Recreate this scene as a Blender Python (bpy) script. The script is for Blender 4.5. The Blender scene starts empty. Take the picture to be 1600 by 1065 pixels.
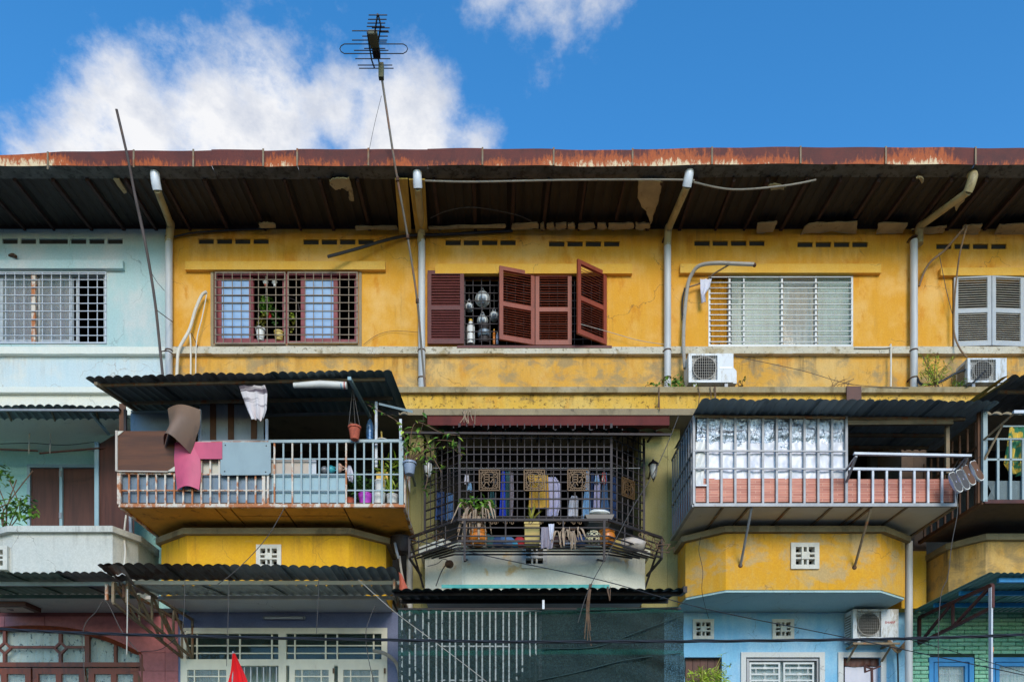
import bpy, math, random
from mathutils import Vector, Matrix, noise as mnoise
R = random.Random(7)
SC = bpy.context.scene
COL = SC.collection
# ---------------------------------------------------------------- camera, sky, sun, exposure
F, VX, VY, D, CZ = 1164.0, 780.0, 1260.0, 12.0, 1.6     # focal length and vanishing point in photo pixels
cam_d = bpy.data.cameras.new('camera'); cam = bpy.data.objects.new('camera', cam_d); COL.objects.link(cam)
cam.location = (0, -D, CZ); cam.rotation_euler = (math.radians(90), 0, 0)
cam_d.sensor_width = 36; cam_d.lens = F/1600*36
cam_d.shift_x = (800-VX)/1600; cam_d.shift_y = (VY-532.5)/1600     # level camera with a rising front: verticals stay vertical
cam_d.clip_end = 2000; SC.camera = cam
SUN_EL, SUN_AZ = 24.0, 170.0          # degrees; azimuth clockwise from +Y: hazy low sun in front of the facade, a little to the right
sun_d = bpy.data.lights.new('sun', 'SUN'); sun = bpy.data.objects.new('sun', sun_d); COL.objects.link(sun)
sun_d.energy = 2.5; sun_d.angle = math.radians(24); sun_d.color = (1, .9, .76)
_el, _az = math.radians(SUN_EL), math.radians(SUN_AZ)
sdir = Vector((math.sin(_az)*math.cos(_el), math.cos(_az)*math.cos(_el), math.sin(_el)))
sun.rotation_euler = sdir.to_track_quat('Z', 'Y').to_euler(); sun.location = (0, -20, 30)
world = bpy.data.worlds.new('World'); SC.world = world; world.use_nodes = True
SC.view_settings.view_transform = 'Standard'; SC.view_settings.look = 'None'
SC.view_settings.exposure = -.04; SC.view_settings.gamma = 1
def build_world():
    nt = world.node_tree; N = nt.nodes; L = nt.links; N.clear()
    out = N.new('ShaderNodeOutputWorld'); bg = N.new('ShaderNodeBackground'); L.new(bg.outputs[0], out.inputs[0])
    sky = N.new('ShaderNodeTexSky'); sky.sky_type = 'NISHITA'; sky.sun_disc = False
    sky.sun_elevation = _el; sky.sun_rotation = _az; sky.air_density = 1.0; sky.dust_density = .0; sky.ozone_density = 2.0
    hs = N.new('ShaderNodeHueSaturation'); hs.inputs['Saturation'].default_value = 1.34; hs.inputs['Value'].default_value = 2.05
    L.new(sky.outputs[0], hs.inputs['Color'])
    tc = N.new('ShaderNodeTexCoord'); nrm = N.new('ShaderNodeVectorMath'); nrm.operation = 'NORMALIZE'; L.new(tc.outputs['Generated'], nrm.inputs[0])
    dirv = nrm.outputs[0]
    def math_(op, a, b=None, c=None):
        m = N.new('ShaderNodeMath'); m.operation = op
        for i, s in enumerate((a, b, c)):
            if s is None: continue
            if isinstance(s, (int, float)): m.inputs[i].default_value = s
            else: L.new(s, m.inputs[i])
        return m.outputs[0]
    def noise(scale, detail, rough, off=(0, 0, 0), sc=(1, 1, 1)):
        mp = N.new('ShaderNodeMapping'); mp.inputs['Location'].default_value = off; mp.inputs['Scale'].default_value = sc
        L.new(dirv, mp.inputs[0]); n = N.new('ShaderNodeTexNoise'); n.inputs['Scale'].default_value = scale
        n.inputs['Detail'].default_value = detail; n.inputs['Roughness'].default_value = rough; L.new(mp.outputs[0], n.inputs[0])
        return n.outputs['Fac']
    # one cumulus bank low in the north-west and a small one higher up, each a heap of lobes in sky directions
    lobes = [(40, 245, 70, 1), (130, 190, 85, .95), (155, 120, 60, .75), (220, 195, 110, 1.1), (330, 118, 66, .85), (345, 180, 110, 1.2), (425, 125, 70, .85), (430, 195, 120, 1.25), (530, 170, 100, 1), (600, 220, 110, 1.2),
             (620, 135, 70, .85), (675, 130, 55, .75), (655, 205, 85, 1), (120, 245, 90, 1.1), (745, 225, 60, .7), (770, -25, 60, 1.05), (850, -20, 70, 1.15), (930, -30, 65, 1.05), (818, 28, 42, .8), (880, 32, 44, .8), (856, 80, 60, .36), (852, 130, 60, .3)]
    acc = None
    for (x, y, r, pk) in lobes:
        if x < 700: y, r = y+(22 if y < 170 else 10), r*.92
        v = Vector(((x-VX)/F, 1, (VY-y)/F)); k = 1/v.length; v.normalize()
        dn = N.new('ShaderNodeVectorMath'); dn.operation = 'DISTANCE'; L.new(dirv, dn.inputs[0]); dn.inputs[1].default_value = v
        t = math_('MULTIPLY_ADD', dn.outputs['Value'], -1/(r/F*k), pk)
        acc = t if acc is None else math_('SMOOTH_MAX', acc, t, .5)
    # more of the same scattered over the rest of the sky
    far = math_('MULTIPLY_ADD', noise(2.1, 3, .5, (4.3, 1.7, 9.1)), 6.0, -4.3)
    acc = math_('MAXIMUM', math_('MAXIMUM', acc, -1.2), far)
    fl = noise(9.5, 14, .62, (1.3, .4, 2.2), (1, 1, 1.5)); fl2 = noise(34, 10, .66, (.3, 5.4, 1.2), (1, 1, 1.5)); flo = noise(9.5, 14, .62, (1.3, .41, 2.235), (1, 1, 1.5))
    d = math_('ADD', acc, math_('MULTIPLY_ADD', fl, 2.5, -1.42))
    d = math_('ADD', d, math_('MULTIPLY_ADD', fl2, .9, -.45))
    mr = N.new('ShaderNodeMapRange'); mr.interpolation_type = 'SMOOTHSTEP'; L.new(d, mr.inputs[0])
    mr.inputs[1].default_value = -.2; mr.inputs[2].default_value = .8; mr.inputs[3].default_value = 0; mr.inputs[4].default_value = .97
    shade = math_('ADD', noise(4.0, 8, .55, (7, 2, 1)), math_('MULTIPLY', math_('SUBTRACT', flo, fl), 2.2))
    cr = N.new('ShaderNodeMix'); cr.data_type = 'RGBA'; L.new(math_('MULTIPLY_ADD', shade, 2.4, -.75), cr.inputs['Factor'])
    cr.inputs['A'].default_value = (5.1, 5.4, 6.1, 1); cr.inputs['B'].default_value = (7.3, 7.3, 7.4, 1)
    mx = N.new('ShaderNodeMix'); mx.data_type = 'RGBA'; L.new(mr.outputs[0], mx.inputs['Factor'])
    L.new(hs.outputs[0], mx.inputs['A']); L.new(cr.outputs['Result'], mx.inputs['B'])
    L.new(mx.outputs['Result'], bg.inputs['Color']); bg.inputs['Strength'].default_value = .135
build_world()
# ---------------------------------------------------------------- pixel -> place (distance always from the wall or sheet touched)
def P(x, y, Y): d = D+Y; return Vector(((x-VX)*d/F, Y, CZ+(VY-y)*d/F))
def PX(x, Y): return (x-VX)*(D+Y)/F
def PZ(y, Y): return CZ+(VY-y)*(D+Y)/F
def Pz(x, y, z): d = F*(z-CZ)/(VY-y); return Vector(((x-VX)*d/F, d-D, z))
def S(r, g, b, k=1.0):
    f = lambda c: ((c/255)/12.92 if c/255 <= .04045 else ((c/255+.055)/1.055)**2.4)*k
    return (f(r), f(g), f(b), 1)
# ---------------------------------------------------------------- materials
class NT:
    def __init__(s, name):
        s.m = bpy.data.materials.new(name); s.m.use_nodes = True; s.N = s.m.node_tree.nodes; s.L = s.m.node_tree.links
        s.b = s.N['Principled BSDF']; s.out = s.N['Material Output']
        s.pos = s.N.new('ShaderNodeNewGeometry').outputs['Position']
    def lk(s, a, b): s.L.new(a, b)
    def mp(s, sc, off=(0, 0, 0)):
        n = s.N.new('ShaderNodeMapping'); n.inputs['Scale'].default_value = sc; n.inputs['Location'].default_value = off
        s.lk(s.pos, n.inputs[0]); return n.outputs[0]
    def noise(s, scale, detail=6, rough=.6, sc=None, off=(0, 0, 0), dist=0):
        n = s.N.new('ShaderNodeTexNoise'); n.inputs['Scale'].default_value = scale; n.inputs['Detail'].default_value = detail
        n.inputs['Roughness'].default_value = rough; n.inputs['Distortion'].default_value = dist
        s.lk(s.mp(sc or (1, 1, 1), off), n.inputs[0]); return n.outputs['Fac']
    def ramp(s, fac, a, b, v0=0.0, v1=1.0):
        n = s.N.new('ShaderNodeMapRange'); n.interpolation_type = 'SMOOTHSTEP'; s.lk(fac, n.inputs[0])
        for i, v in enumerate((a, b, v0, v1)): n.inputs[i+1].default_value = v
        return n.outputs[0]
    def mix(s, fac, a, b, mode='MIX'):
        n = s.N.new('ShaderNodeMix'); n.data_type = 'RGBA'; n.blend_type = mode
        for sock, v in ((n.inputs['Factor'], fac), (n.inputs['A'], a), (n.inputs['B'], b)):
            if isinstance(v, (int, float)): sock.default_value = v
            elif isinstance(v, tuple): sock.default_value = v
            else: s.lk(v, sock)
        return n.outputs['Result']
    def math(s, op, a, b=None):
        m = s.N.new('ShaderNodeMath'); m.operation = op
        for i, v in enumerate((a, b)):
            if v is None: continue
            if isinstance(v, (int, float)): m.inputs[i].default_value = v
            else: s.lk(v, m.inputs[i])
        return m.outputs[0]
    def bump(s, h, strength=.3, dist=.01):
        n = s.N.new('ShaderNodeBump'); n.inputs['Strength'].default_value = strength; n.inputs['Distance'].default_value = dist
        s.lk(h, n.inputs['Height']); s.lk(n.outputs[0], s.b.inputs['Normal'])
    def sep(s):
        n = s.N.new('ShaderNodeSeparateXYZ'); s.lk(s.pos, n.inputs[0]); return n.outputs
    def done(s, col, rough=.8, metal=0):
        if isinstance(col, tuple): s.b.inputs['Base Color'].default_value = col
        else: s.lk(col, s.b.inputs['Base Color'])
        if isinstance(rough, (int, float)): s.b.inputs['Roughness'].default_value = rough
        else: s.lk(rough, s.b.inputs['Roughness'])
        s.b.inputs['Metallic'].default_value = metal
        return s.m
_so = [0]
def so():
    _so[0] += 1; return (3.1*_so[0], 1.7*_so[0], 2.3*_so[0])
def plaster(name, base, pale, deep, palef=.5, deepf=.5, grey=None, greyf=0., streak=.3, specks=0., greycol=(.32, .29, .23, 1), stain=(.05, .04, .03, 1), crack=True, drip=None):
    n = NT(name); o = so()
    c = n.mix(n.ramp(n.noise(1.6, 7, .6, (1, 1, .8), o), .42, .7, 0, palef), base, pale)
    c = n.mix(n.ramp(n.noise(3.2, 6, .65, (1, 1, .45), so()), .54, .66, 0, deepf), c, deep)
    c = n.mix(n.ramp(n.noise(5, 6, .6, (1.6, 1.6, .22), so()), .45, .8, 0, .36), c, pale)
    if greyf:
        c = n.mix(n.ramp(n.noise(2.6, 10, .66, (1, 1, 1.3), so(), .4), .66-.22*greyf, .78-.18*greyf, 0, .75), c, greycol)
    if streak:
        c = n.mix(n.ramp(n.noise(7, 6, .7, (1.5, 1.5, .12), so()), .56, .85, 0, streak), c, stain)
    if specks:
        c = n.mix(n.ramp(n.noise(15, 10, .75, (1, 1, 1.2), so(), .3), .72-.2*specks, .78-.2*specks, 0, .8), c, stain)
    if drip:
        z = n.sep()[2]; dm = n.math('MULTIPLY', n.ramp(z, drip[0]-drip[1], drip[0], 0, 1), n.ramp(n.noise(9, 6, .7, (1.1, 1.1, .09), so(), .3), .42, .72))
        dm = n.math('MULTIPLY', dm, n.ramp(n.noise(1.1, 4, .6, (1, 1, .6), so()), .42, .64, .12, 1)); c = n.mix(n.math('MULTIPLY', dm, drip[2]), c, stain)
    if crack:
        v = n.N.new('ShaderNodeTexVoronoi'); v.feature = 'DISTANCE_TO_EDGE'; v.inputs['Scale'].default_value = .9
        w_ = n.N.new('ShaderNodeVectorMath'); w_.operation = 'ADD'; nn = n.N.new('ShaderNodeTexNoise'); nn.inputs['Scale'].default_value = 3; nn.inputs['Detail'].default_value = 8; n.lk(n.pos, nn.inputs[0]); n.lk(n.pos, w_.inputs[0])
        sc_ = n.N.new('ShaderNodeVectorMath'); sc_.operation = 'SCALE'; sc_.inputs['Scale'].default_value = .5; n.lk(nn.outputs['Color'], sc_.inputs[0]); n.lk(sc_.outputs[0], w_.inputs[1]); n.lk(w_.outputs[0], v.inputs[0])
        ck = n.math('MULTIPLY', n.ramp(v.outputs['Distance'], .0, .006, 1, 0), n.ramp(n.noise(.8, 3, .6, None, so()), .48, .6))
        c = n.mix(n.math('MULTIPLY', ck, .55), c, stain)
    c = n.mix(n.ramp(n.noise(45, 4, .6), .35, .7, 0, .16), c, (1, 1, 1, 1), 'OVERLAY')
    h = n.math('ADD', n.noise(9, 8, .6), n.math('MULTIPLY', n.noise(70, 4, .6), .35))
    n.bump(h, .35, .012)
    return n.done(c, .85)
def plain(name, col, rough=.6, metal=0, var=.25, dirt=None, dirtf=.0, scale=6, stretch=(1, 1, 1), bump=0., dscale=9, lo=.55):
    n = NT(name)
    v = tuple(x*(1-var) for x in col[:3])+(1,)
    c = n.mix(n.ramp(n.noise(scale, 6, .6, stretch, so()), .35, .68), col, v)
    if dirt: c = n.mix(n.ramp(n.noise(dscale, 9, .7, stretch, so(), .3), lo, lo+.12, 0, dirtf), c, dirt)
    if bump: n.bump(n.noise(scale*6, 6, .6, stretch), bump, .01)
    return n.done(c, rough, metal)
RUST = S(150, 82, 30); RUSTD = S(84, 42, 24)
YEL, YPALE, YDEEP = S(216, 150, 36), S(226, 174, 98), S(202, 128, 8)
M = {}
M['yel_upper'] = plaster('plaster_yellow', YEL, YPALE, YDEEP, .95, .8, None, 0, .3, .2, drip=(10.7, .5, .35))
M['yel_skirt'] = plaster('plaster_yellow_skirt', S(210, 152, 56), S(212, 170, 102), YDEEP, .95, .5, 1, .9, .34, .34, S(146, 128, 92), S(58, 46, 26), drip=(8.86, .5, .75))
M['yel_band'] = plaster('plaster_yellow_band', S(214, 164, 58), S(212, 176, 100), YDEEP, .7, .4, 1, .5, .5, .85, S(128, 110, 66), S(50, 40, 20), drip=(8.06, .25, .8))
M['yel_lintel'] = plaster('plaster_yellow_lintel', S(216, 160, 56), S(216, 174, 88), YEL, .6, .2, None, 0, .08)
M['mint_upper'] = plaster('plaster_mint', S(164, 190, 188), S(194, 196, 190), S(142, 180, 182), .95, .3, None, 0, .10)
M['mint_skirt'] = plaster('plaster_mint_skirt', S(186, 202, 204), S(214, 208, 192), S(168, 194, 200), .9, .3, None, 0, .3, .06, S(190, 170, 130), S(130, 90, 48), drip=(8.86, .75, .6))
M['mint_band'] = plaster('plaster_mint_band', S(214, 212, 196), S(222, 214, 190), S(190, 190, 180), .6, .2, 1, .1, .3, .25)
M['mint_deep'] = plaster('plaster_mint_inner', S(150, 196, 190), S(170, 205, 198), S(120, 178, 172), .6, .3, None, 0, .2)
M['ledge_white'] = plaster('ledge_white', S(196, 186, 166), S(180, 164, 130), S(208, 202, 190), .7, .4, 1, .6, .45, .8, S(146, 124, 78), S(84, 72, 42))
M['ledge_mint'] = plaster('ledge_mint', S(214, 216, 204), S(226, 220, 200), S(186, 208, 204), .5, .3, 1, .12, .2, .12)
M['ledge_grey'] = plaster('ledge_grey', S(146, 126, 88), S(180, 166, 138), S(108, 90, 56), .6, .6, 1, .5, .6, .62, S(120, 108, 84))
M['slab_edge'] = plaster('slab_edge', S(138, 122, 96), S(160, 142, 108), S(100, 86, 64), .6, .6, None, 0, .6, .35)
M['red_beam'] = plaster('red_beam', S(92, 32, 27), S(108, 48, 40), S(70, 26, 22), .5, .5, None, 0, .4, .2)
M['parapet_white'] = plaster('parapet_white', S(190, 190, 182), S(204, 200, 188), S(172, 176, 170), .5, .4, None, 0, .3, .34, drip=(5.66, .3, .5))
M['parapet_cream'] = plaster('parapet_cream', S(204, 200, 182), S(212, 206, 184), S(188, 188, 172), .5, .4, 1, .5, .3, .16, S(200, 150, 60), drip=(5.5, .4, .7))
M['parapet_yel'] = plaster('parapet_yellow', S(214, 156, 8), S(214, 160, 50), S(200, 138, 4), .4, .4, 1, .16, .4, .32, S(190, 168, 126), drip=(5.66, .5, .8))
M['parapet_worn'] = plaster('parapet_worn', S(212, 150, 30), S(208, 172, 94), S(222, 156, 8), .5, .5, 1, .86, .4, .3, S(176, 154, 112), drip=(5.7, .35, .6))
M['parapet_old'] = plaster('parapet_old', S(196, 150, 70), S(200, 170, 116), S(190, 136, 30), .6, .5, 1, .8, .6, .5, S(140, 118, 80), drip=(5.6, .6, .9))
M['pilaster'] = plaster('pilaster_olive', S(150, 140, 88), S(164, 152, 104), S(126, 116, 66), .6, .5, 1, .2, .4, .2)
M['pilaster_yel'] = plaster('pilaster_yellow', S(212, 160, 40), S(206, 176, 110), S(190, 130, 10), .5, .5, 1, .45, .4, .35)
M['cap_grey'] = plaster('cap_grey', S(128, 114, 88), S(158, 144, 112), S(84, 74, 56), .6, .6, None, 0, .6, .4)
M['soffit_white'] = plaster('soffit_white', S(200, 202, 200), S(210, 206, 196), S(180, 184, 184), .4, .3, None, 0, .1)
M['soffit_mint'] = plaster('soffit_mint', S(186, 190, 178), S(200, 198, 184), S(160, 170, 160), .4, .3, 1, .1, .1, .2)
M['soffit_blue'] = plaster('soffit_blue', S(160, 186, 184), S(176, 194, 190), S(140, 170, 172), .4, .3, None, 0, .1)
M['wall_blue'] = plaster('wall_blue', S(120, 178, 214), S(178, 205, 222), S(92, 160, 206), .55, .3, None, 0, .1)
M['wall_slate'] = plaster('wall_slate', S(108, 116, 146), S(120, 128, 158), S(92, 100, 130), .4, .3, None, 0, .1)
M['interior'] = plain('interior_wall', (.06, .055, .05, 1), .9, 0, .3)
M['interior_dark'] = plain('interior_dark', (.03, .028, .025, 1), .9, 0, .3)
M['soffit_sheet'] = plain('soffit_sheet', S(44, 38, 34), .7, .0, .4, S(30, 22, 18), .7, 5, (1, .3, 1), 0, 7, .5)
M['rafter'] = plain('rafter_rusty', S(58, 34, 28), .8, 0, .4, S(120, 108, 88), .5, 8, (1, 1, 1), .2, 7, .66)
M['plaster_bit'] = plain('ceiling_plaster', S(178, 158, 116), .9, 0, .25, S(104, 84, 54), .7, 4, (1, 1, 1), .3)
M['board'] = plain('eaves_board', S(196, 160, 74), .85, 0, .25, S(120, 90, 40), .5, 5, (4, .4, 4), .2)
M['gutter_under'] = plain('gutter_underside', S(92, 92, 88), .75, .1, .45, S(36, 34, 30), .85, 6, (1, 1, 1), .2, 10, .5)
M['pvc'] = plain('pvc_pipe', S(196, 196, 194), .5, 0, .16, S(140, 116, 78), .5, 5, (1, 1, .25), 0, 7, .62)
M['pvc_dirty'] = plain('pvc_pipe_dirty', S(176, 158, 112), .55, 0, .25, S(110, 90, 52), .6, 5, (1, .6, .6), 0, 7, .52)
M['pvc_bright'] = plain('pvc_white', S(226, 230, 234), .35, 0, .06)
M['clamp'] = plain('rusty_clamp', S(92, 62, 42), .8, .2, .4)
M['steel_dark'] = plain('dark_iron', S(52, 44, 44), .6, .3, .35, RUST, .35, 12, (1, 1, 1), 0, 9, .62)
M['steel_grille'] = plain('brown_grille', S(50, 42, 44), .6, .2, .3, RUST, .3, 12, (1, 1, 1), 0, 9, .62)
M['steel_blue'] = plain('pale_blue_steel', S(150, 166, 168), .5, .1, .12, RUST, .9, 6, (1, 1, .8), 0, 7, .6)
M['steel_rust'] = plain('rusted_white_steel', S(212, 200, 184), .6, .1, .15, S(172, 96, 36), .95, 6, (1, 1, .6), .1, 7, .44)
M['steel_grey'] = plain('grey_steel', S(146, 148, 152), .5, .3, .2, S(110, 92, 70), .5, 6, (1, 1, 1), 0, 8, .6)
M['steel_white'] = plain('white_grille', S(196, 200, 206), .45, .1, .12, S(140, 100, 60), .5, 6, (1, 1, 1), 0, 8, .64)
M['steel_tan'] = plain('tan_grille', S(134, 118, 98), .5, .3, .3, RUSTD, .6, 9, (1, 1, 1), 0, 10, .56)
M['steel_bracket'] = plain('bracket_steel', S(140, 122, 96), .7, .2, .3, RUST, .8, 7, (1, 1, 1), .2, 9, .52)
M['steel_red'] = plain('red_oxide_steel', S(80, 32, 28), .65, .1, .35, S(60, 30, 24), .6)
M['alu'] = plain('aluminium', S(186, 190, 190), .4, .1, .12, S(140, 136, 124), .4)
M['maroon'] = plain('maroon_paint', S(138, 62, 64), .5, 0, .18, S(96, 40, 42), .5, 6, (1, 1, .5))
M['shut_old'] = plain('shutter_old_brown', S(98, 44, 40), .6, 0, .25, S(160, 120, 104), .35, 7, (1, 1, 2), .2, 14, .62)
M['shut_red'] = plain('shutter_red_brown', S(142, 62, 36), .5, 0, .2, S(96, 44, 30), .5, 6, (1, 1, .4), .15)
M['shut_white'] = plain('shutter_white', S(176, 180, 182), .6, 0, .12, S(120, 108, 96), .6, 7, (1, 1, 1), .15, 12, .62)
M['slat_white'] = plain('slat_offwhite', S(206, 196, 180), .6, 0, .2, S(120, 104, 84), .5, 7, (1, 1, 1), 0, 12, .6)
M['wood_frame'] = plain('varnished_wood', S(128, 54, 14), .4, 0, .3, S(76, 30, 12), .6, 4, (1, 1, .2), .1, 9, .5)
M['wood_dark'] = plain('dark_wood', S(92, 52, 38), .6, 0, .35, S(70, 36, 26), .6, 5, (4, 4, .3), .1)
M['wood_post'] = plain('brown_post', S(104, 66, 40), .7, 0, .3)
M['blue_louvre'] = plain('blue_louvre', S(150, 184, 222), .4, 0, .1)
M['cream_paint'] = plain('cream_window_paint', S(226, 222, 202), .5, 0, .1, S(180, 168, 140), .4, 5, (1, 1, .5), 0, 8, .6)
M['blue_paint'] = plain('bright_blue_paint', S(30, 140, 204), .5, 0, .12, S(20, 100, 160), .4)
M['concrete_white'] = plain('white_vent_block', S(212, 208, 196), .8, 0, .15, S(130, 118, 96), .5, 8, (1, 1, 1), .3, 14, .58)
M['ac_white'] = plain('ac_enamel', S(206, 210, 212), .4, 0, .1, S(140, 130, 106), .7, 4, (1, 1, .35), 0, 8, .48)
M['ac_grille'] = plain('ac_grille', S(140, 136, 128), .5, .2, .2)
M['ac_dark'] = plain('ac_fan_dark', S(126, 120, 112), .6, .1, .2)
M['roof_grey'] = plain('corrugated_grey', S(112, 116, 116), .55, .1, .25, S(52, 48, 46), .7, 4, (1, .3, 1), 0, 6, .56)
M['roof_teal'] = plain('corrugated_teal', S(104, 124, 130), .5, .1, .2, S(52, 62, 66), .7, 4, (1, .3, 1), 0, 6, .56)
M['roof_light'] = plain('corrugated_slate', S(142, 160, 164), .5, .1, .2, S(96, 108, 112), .7, 4, (1, .3, 1), 0, 6, .56)
M['roof_green'] = plain('corrugated_green', S(96, 126, 112), .5, .2, .2, S(86, 70, 58), .7, 4, (1, .3, 1), 0, 6, .56)
M['roof_aqua'] = plain('corrugated_aqua', S(104, 146, 134), .5, .1, .2, S(66, 90, 84), .6, 4, (1, .3, 1), 0, 6, .56)
M['roof_rusty'] = plain('corrugated_rusty', S(92, 84, 78), .7, .2, .3, S(70, 38, 22), .9, 4, (1, .5, 1), .1, 5, .48)
M['roof_dark'] = plain('corrugated_dark_green', S(36, 62, 60), .5, .2, .3, S(24, 32, 34), .6)
M['sheet_light'] = plain('corrugated_light', S(176, 180, 170), .6, .1, .2, S(110, 104, 90), .5)
M['ochre_panel'] = plain('ochre_panel', S(206, 146, 42), .8, 0, .2, S(128, 84, 26), .8, 3, (1, 1, 1), .1, 5, .54)
M['white_panel'] = plain('white_panel', S(206, 200, 184), .7, 0, .1, S(150, 138, 112), .6, 3, (1, 1, 1), .1, 5, .6)
M['brown_panel'] = plain('brown_panel', S(96, 74, 56), .8, 0, .25, S(60, 44, 34), .6)
M['galv'] = plain('galvanised_sheet', S(122, 136, 148), .45, .3, .25, S(80, 90, 98), .6, 5, (1, 1, .6), .05)
M['galv_light'] = plain('pale_galvanised', S(168, 174, 180), .45, .3, .2, S(116, 122, 128), .6, 4, (1, 1, .5), .05)
M['blue_plate'] = plain('pale_blue_plate', S(150, 178, 186), .5, .1, .08, S(150, 110, 70), .8, 6, (1, 1, 1), 0, 6, .66)
M['grey_plate'] = plain('grey_blue_plate', S(142, 160, 164), .5, .1, .12, S(70, 76, 80), .8, 5, (1, 1, .6), .05, 16, .68)
M['beige_board'] = plain('beige_board', S(196, 182, 168), .8, 0, .12)
M['pink'] = plain('pink_sheet', S(206, 84, 116), .55, 0, .22, S(160, 60, 88), .35, 3, (1, 1, .5), .1, 5, .55)
M['taupe'] = plain('taupe_sheet', S(130, 104, 86), .55, 0, .25, S(90, 76, 68), .5, 3, (1, 1, .4), .1, 5, .52)
M['lam'] = plain('brown_laminate', S(98, 54, 22), .6, 0, .45, S(140, 96, 66), .35, 3, (.4, 1, 4), .2, 9, .64)
M['terra'] = plain('terracotta', S(190, 92, 66), .8, 0, .15, S(110, 60, 46), .5)
M['orange_pot'] = plain('orange_glazed', S(214, 124, 34), .3, 0, .15)
M['yellow_pot'] = plain('yellow_planter', S(206, 176, 96), .6, 0, .12)
M['white_pl'] = plain('painted_daylight_white', S(222, 220, 214), .4, 0, .08, S(170, 160, 140), .4)
M['blue_pl'] = plain('blue_grey_plastic', S(146, 158, 178), .4, 0, .1)
M['magenta'] = plain('magenta_plastic', S(206, 70, 206), .4, 0, .08)
M['teal_pl'] = plain('teal_plastic', S(72, 180, 190), .35, 0, .08)
M['peach_pl'] = plain('peach_plastic', S(226, 178, 154), .4, 0, .08)
M['yellow_pl'] = plain('yellow_plastic', S(226, 176, 50), .4, 0, .1)
M['blue_bottle'] = plain('blue_foil', S(70, 110, 150), .3, .4, .5, S(200, 210, 220), .7, 30, (1, 1, 1), 0, 40, .55)
M['black_pl'] = plain('black_plastic', S(26, 26, 29), .4, 0, .2)
M['red_pl'] = plain('red_cloth', S(190, 40, 46), .7, 0, .1)
M['cyan_pl'] = plain('cyan_cloth', S(50, 150, 190), .6, 0, .1)
M['cable'] = plain('black_cable', S(34, 36, 42), .5, 0, .2)
M['wire'] = plain('thin_wire', S(80, 74, 70), .6, .1, .2)
M['wire_pale'] = plain('pale_wire', S(186, 180, 168), .6, 0, .15)
M['conduit'] = plain('grey_conduit', S(168, 160, 148), .6, 0, .15, S(100, 90, 76), .5)
M['conduit_white'] = plain('white_conduit', S(222, 212, 194), .6, 0, .12)
M['conduit_brown'] = plain('brown_tape_conduit', S(140, 112, 82), .7, 0, .3, S(70, 50, 36), .6)
M['pole'] = plain('weathered_pole', S(96, 84, 80), .7, .1, .35, S(128, 92, 66), .5, 6, (1, 1, .4))
M['mast'] = plain('mast_steel', S(122, 112, 98), .6, .3, .3, S(150, 92, 60), .6, 5, (1, 1, .5), 0, 5, .5)
M['ant'] = plain('antenna_rod', S(74, 72, 74), .5, .4, .2)
M['ant_box'] = plain('antenna_clamp', S(120, 116, 84), .6, .1, .2)
M['bronze'] = plain('bronze_fretwork', S(104, 78, 48), .55, .2, .3)
M['lamp_glass'] = plain('lamp_glass', S(200, 200, 196), .2, 0, .05)
M['dead'] = plain('dead_leaf', S(176, 150, 124), .85, 0, .3, S(120, 92, 70), .6)
M['stem'] = plain('plant_stem', S(112, 84, 62), .8, 0, .3)
def leafmat(name, a, b):
    n = NT(name); c = n.mix(n.ramp(n.noise(14, 3, .5, None, so()), .35, .65), a, b)
    n.b.inputs['Transmission Weight'].default_value = 0
    n.b.inputs['Subsurface Weight'].default_value = .0
    return n.done(c, .5)
M['leaf'] = leafmat('leaf_green', S(70, 116, 34), S(126, 160, 56))
M['leaf_dark'] = leafmat('leaf_dark_green', S(52, 86, 36), S(86, 124, 50))
M['leaf_lime'] = leafmat('leaf_lime', S(150, 178, 44), S(186, 200, 84))
M['leaf_olive'] = leafmat('leaf_olive', S(120, 124, 46), S(168, 160, 70))
def clothmat(name, col, col2=None, scale=8, stretch=(1, 1, 1), w=.55):
    n = NT(name)
    if col2: c = n.mix(n.ramp(n.noise(scale, 4, .5, stretch, so()), w-.05, w+.05), col, col2)
    else: c = n.mix(n.ramp(n.noise(5, 4, .5), .4, .7, 0, .3), col, tuple(x*.75 for x in col[:3])+(1,))
    n.bump(n.noise(260, 2, .5), .15, .002)
    return n.done(c, .9)
M['c_white'] = clothmat('cloth_white', S(214, 212, 222)); M['c_grey'] = clothmat('cloth_grey', S(150, 140, 150))
M['c_yellow'] = clothmat('cloth_yellow', S(214, 168, 70)); M['c_blue'] = clothmat('cloth_blue', S(40, 70, 190))
M['c_sky'] = clothmat('cloth_sky', S(140, 180, 214)); M['c_navy'] = clothmat('cloth_navy', S(42, 66, 110))
M['c_denim'] = clothmat('cloth_denim', S(84, 118, 160)); M['c_teal'] = clothmat('cloth_teal', S(52, 96, 100))
M['c_lilac'] = clothmat('cloth_lilac', S(190, 186, 214)); M['c_red'] = clothmat('cloth_red', S(186, 62, 62), S(220, 214, 200), 30)
M['c_stripe'] = clothmat('cloth_banded', S(216, 206, 204), S(96, 84, 92), 5, (.2, .2, 3), .56)
M['c_print'] = clothmat('cloth_print', S(60, 130, 96), S(226, 190, 80), 9, (1, 1, 1), .52)
M['c_check'] = None
def checkmat(name, a, b, sc):
    n = NT(name); k = n.N.new('ShaderNodeTexChecker'); k.inputs['Scale'].default_value = sc; n.lk(n.mp((1, 1, 1)), k.inputs[0])
    k.inputs[1].default_value = a; k.inputs[2].default_value = b; return n.done(k.outputs[0], .5)
M['c_check'] = checkmat('check_cloth', S(226, 214, 170), S(30, 30, 34), 28)
M['curtain_yel'] = clothmat('curtain_ochre', S(190, 130, 16)); M['curtain_pale'] = clothmat('curtain_pale', S(214, 204, 180), S(196, 168, 126), 3, (1, 1, .3))
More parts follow.
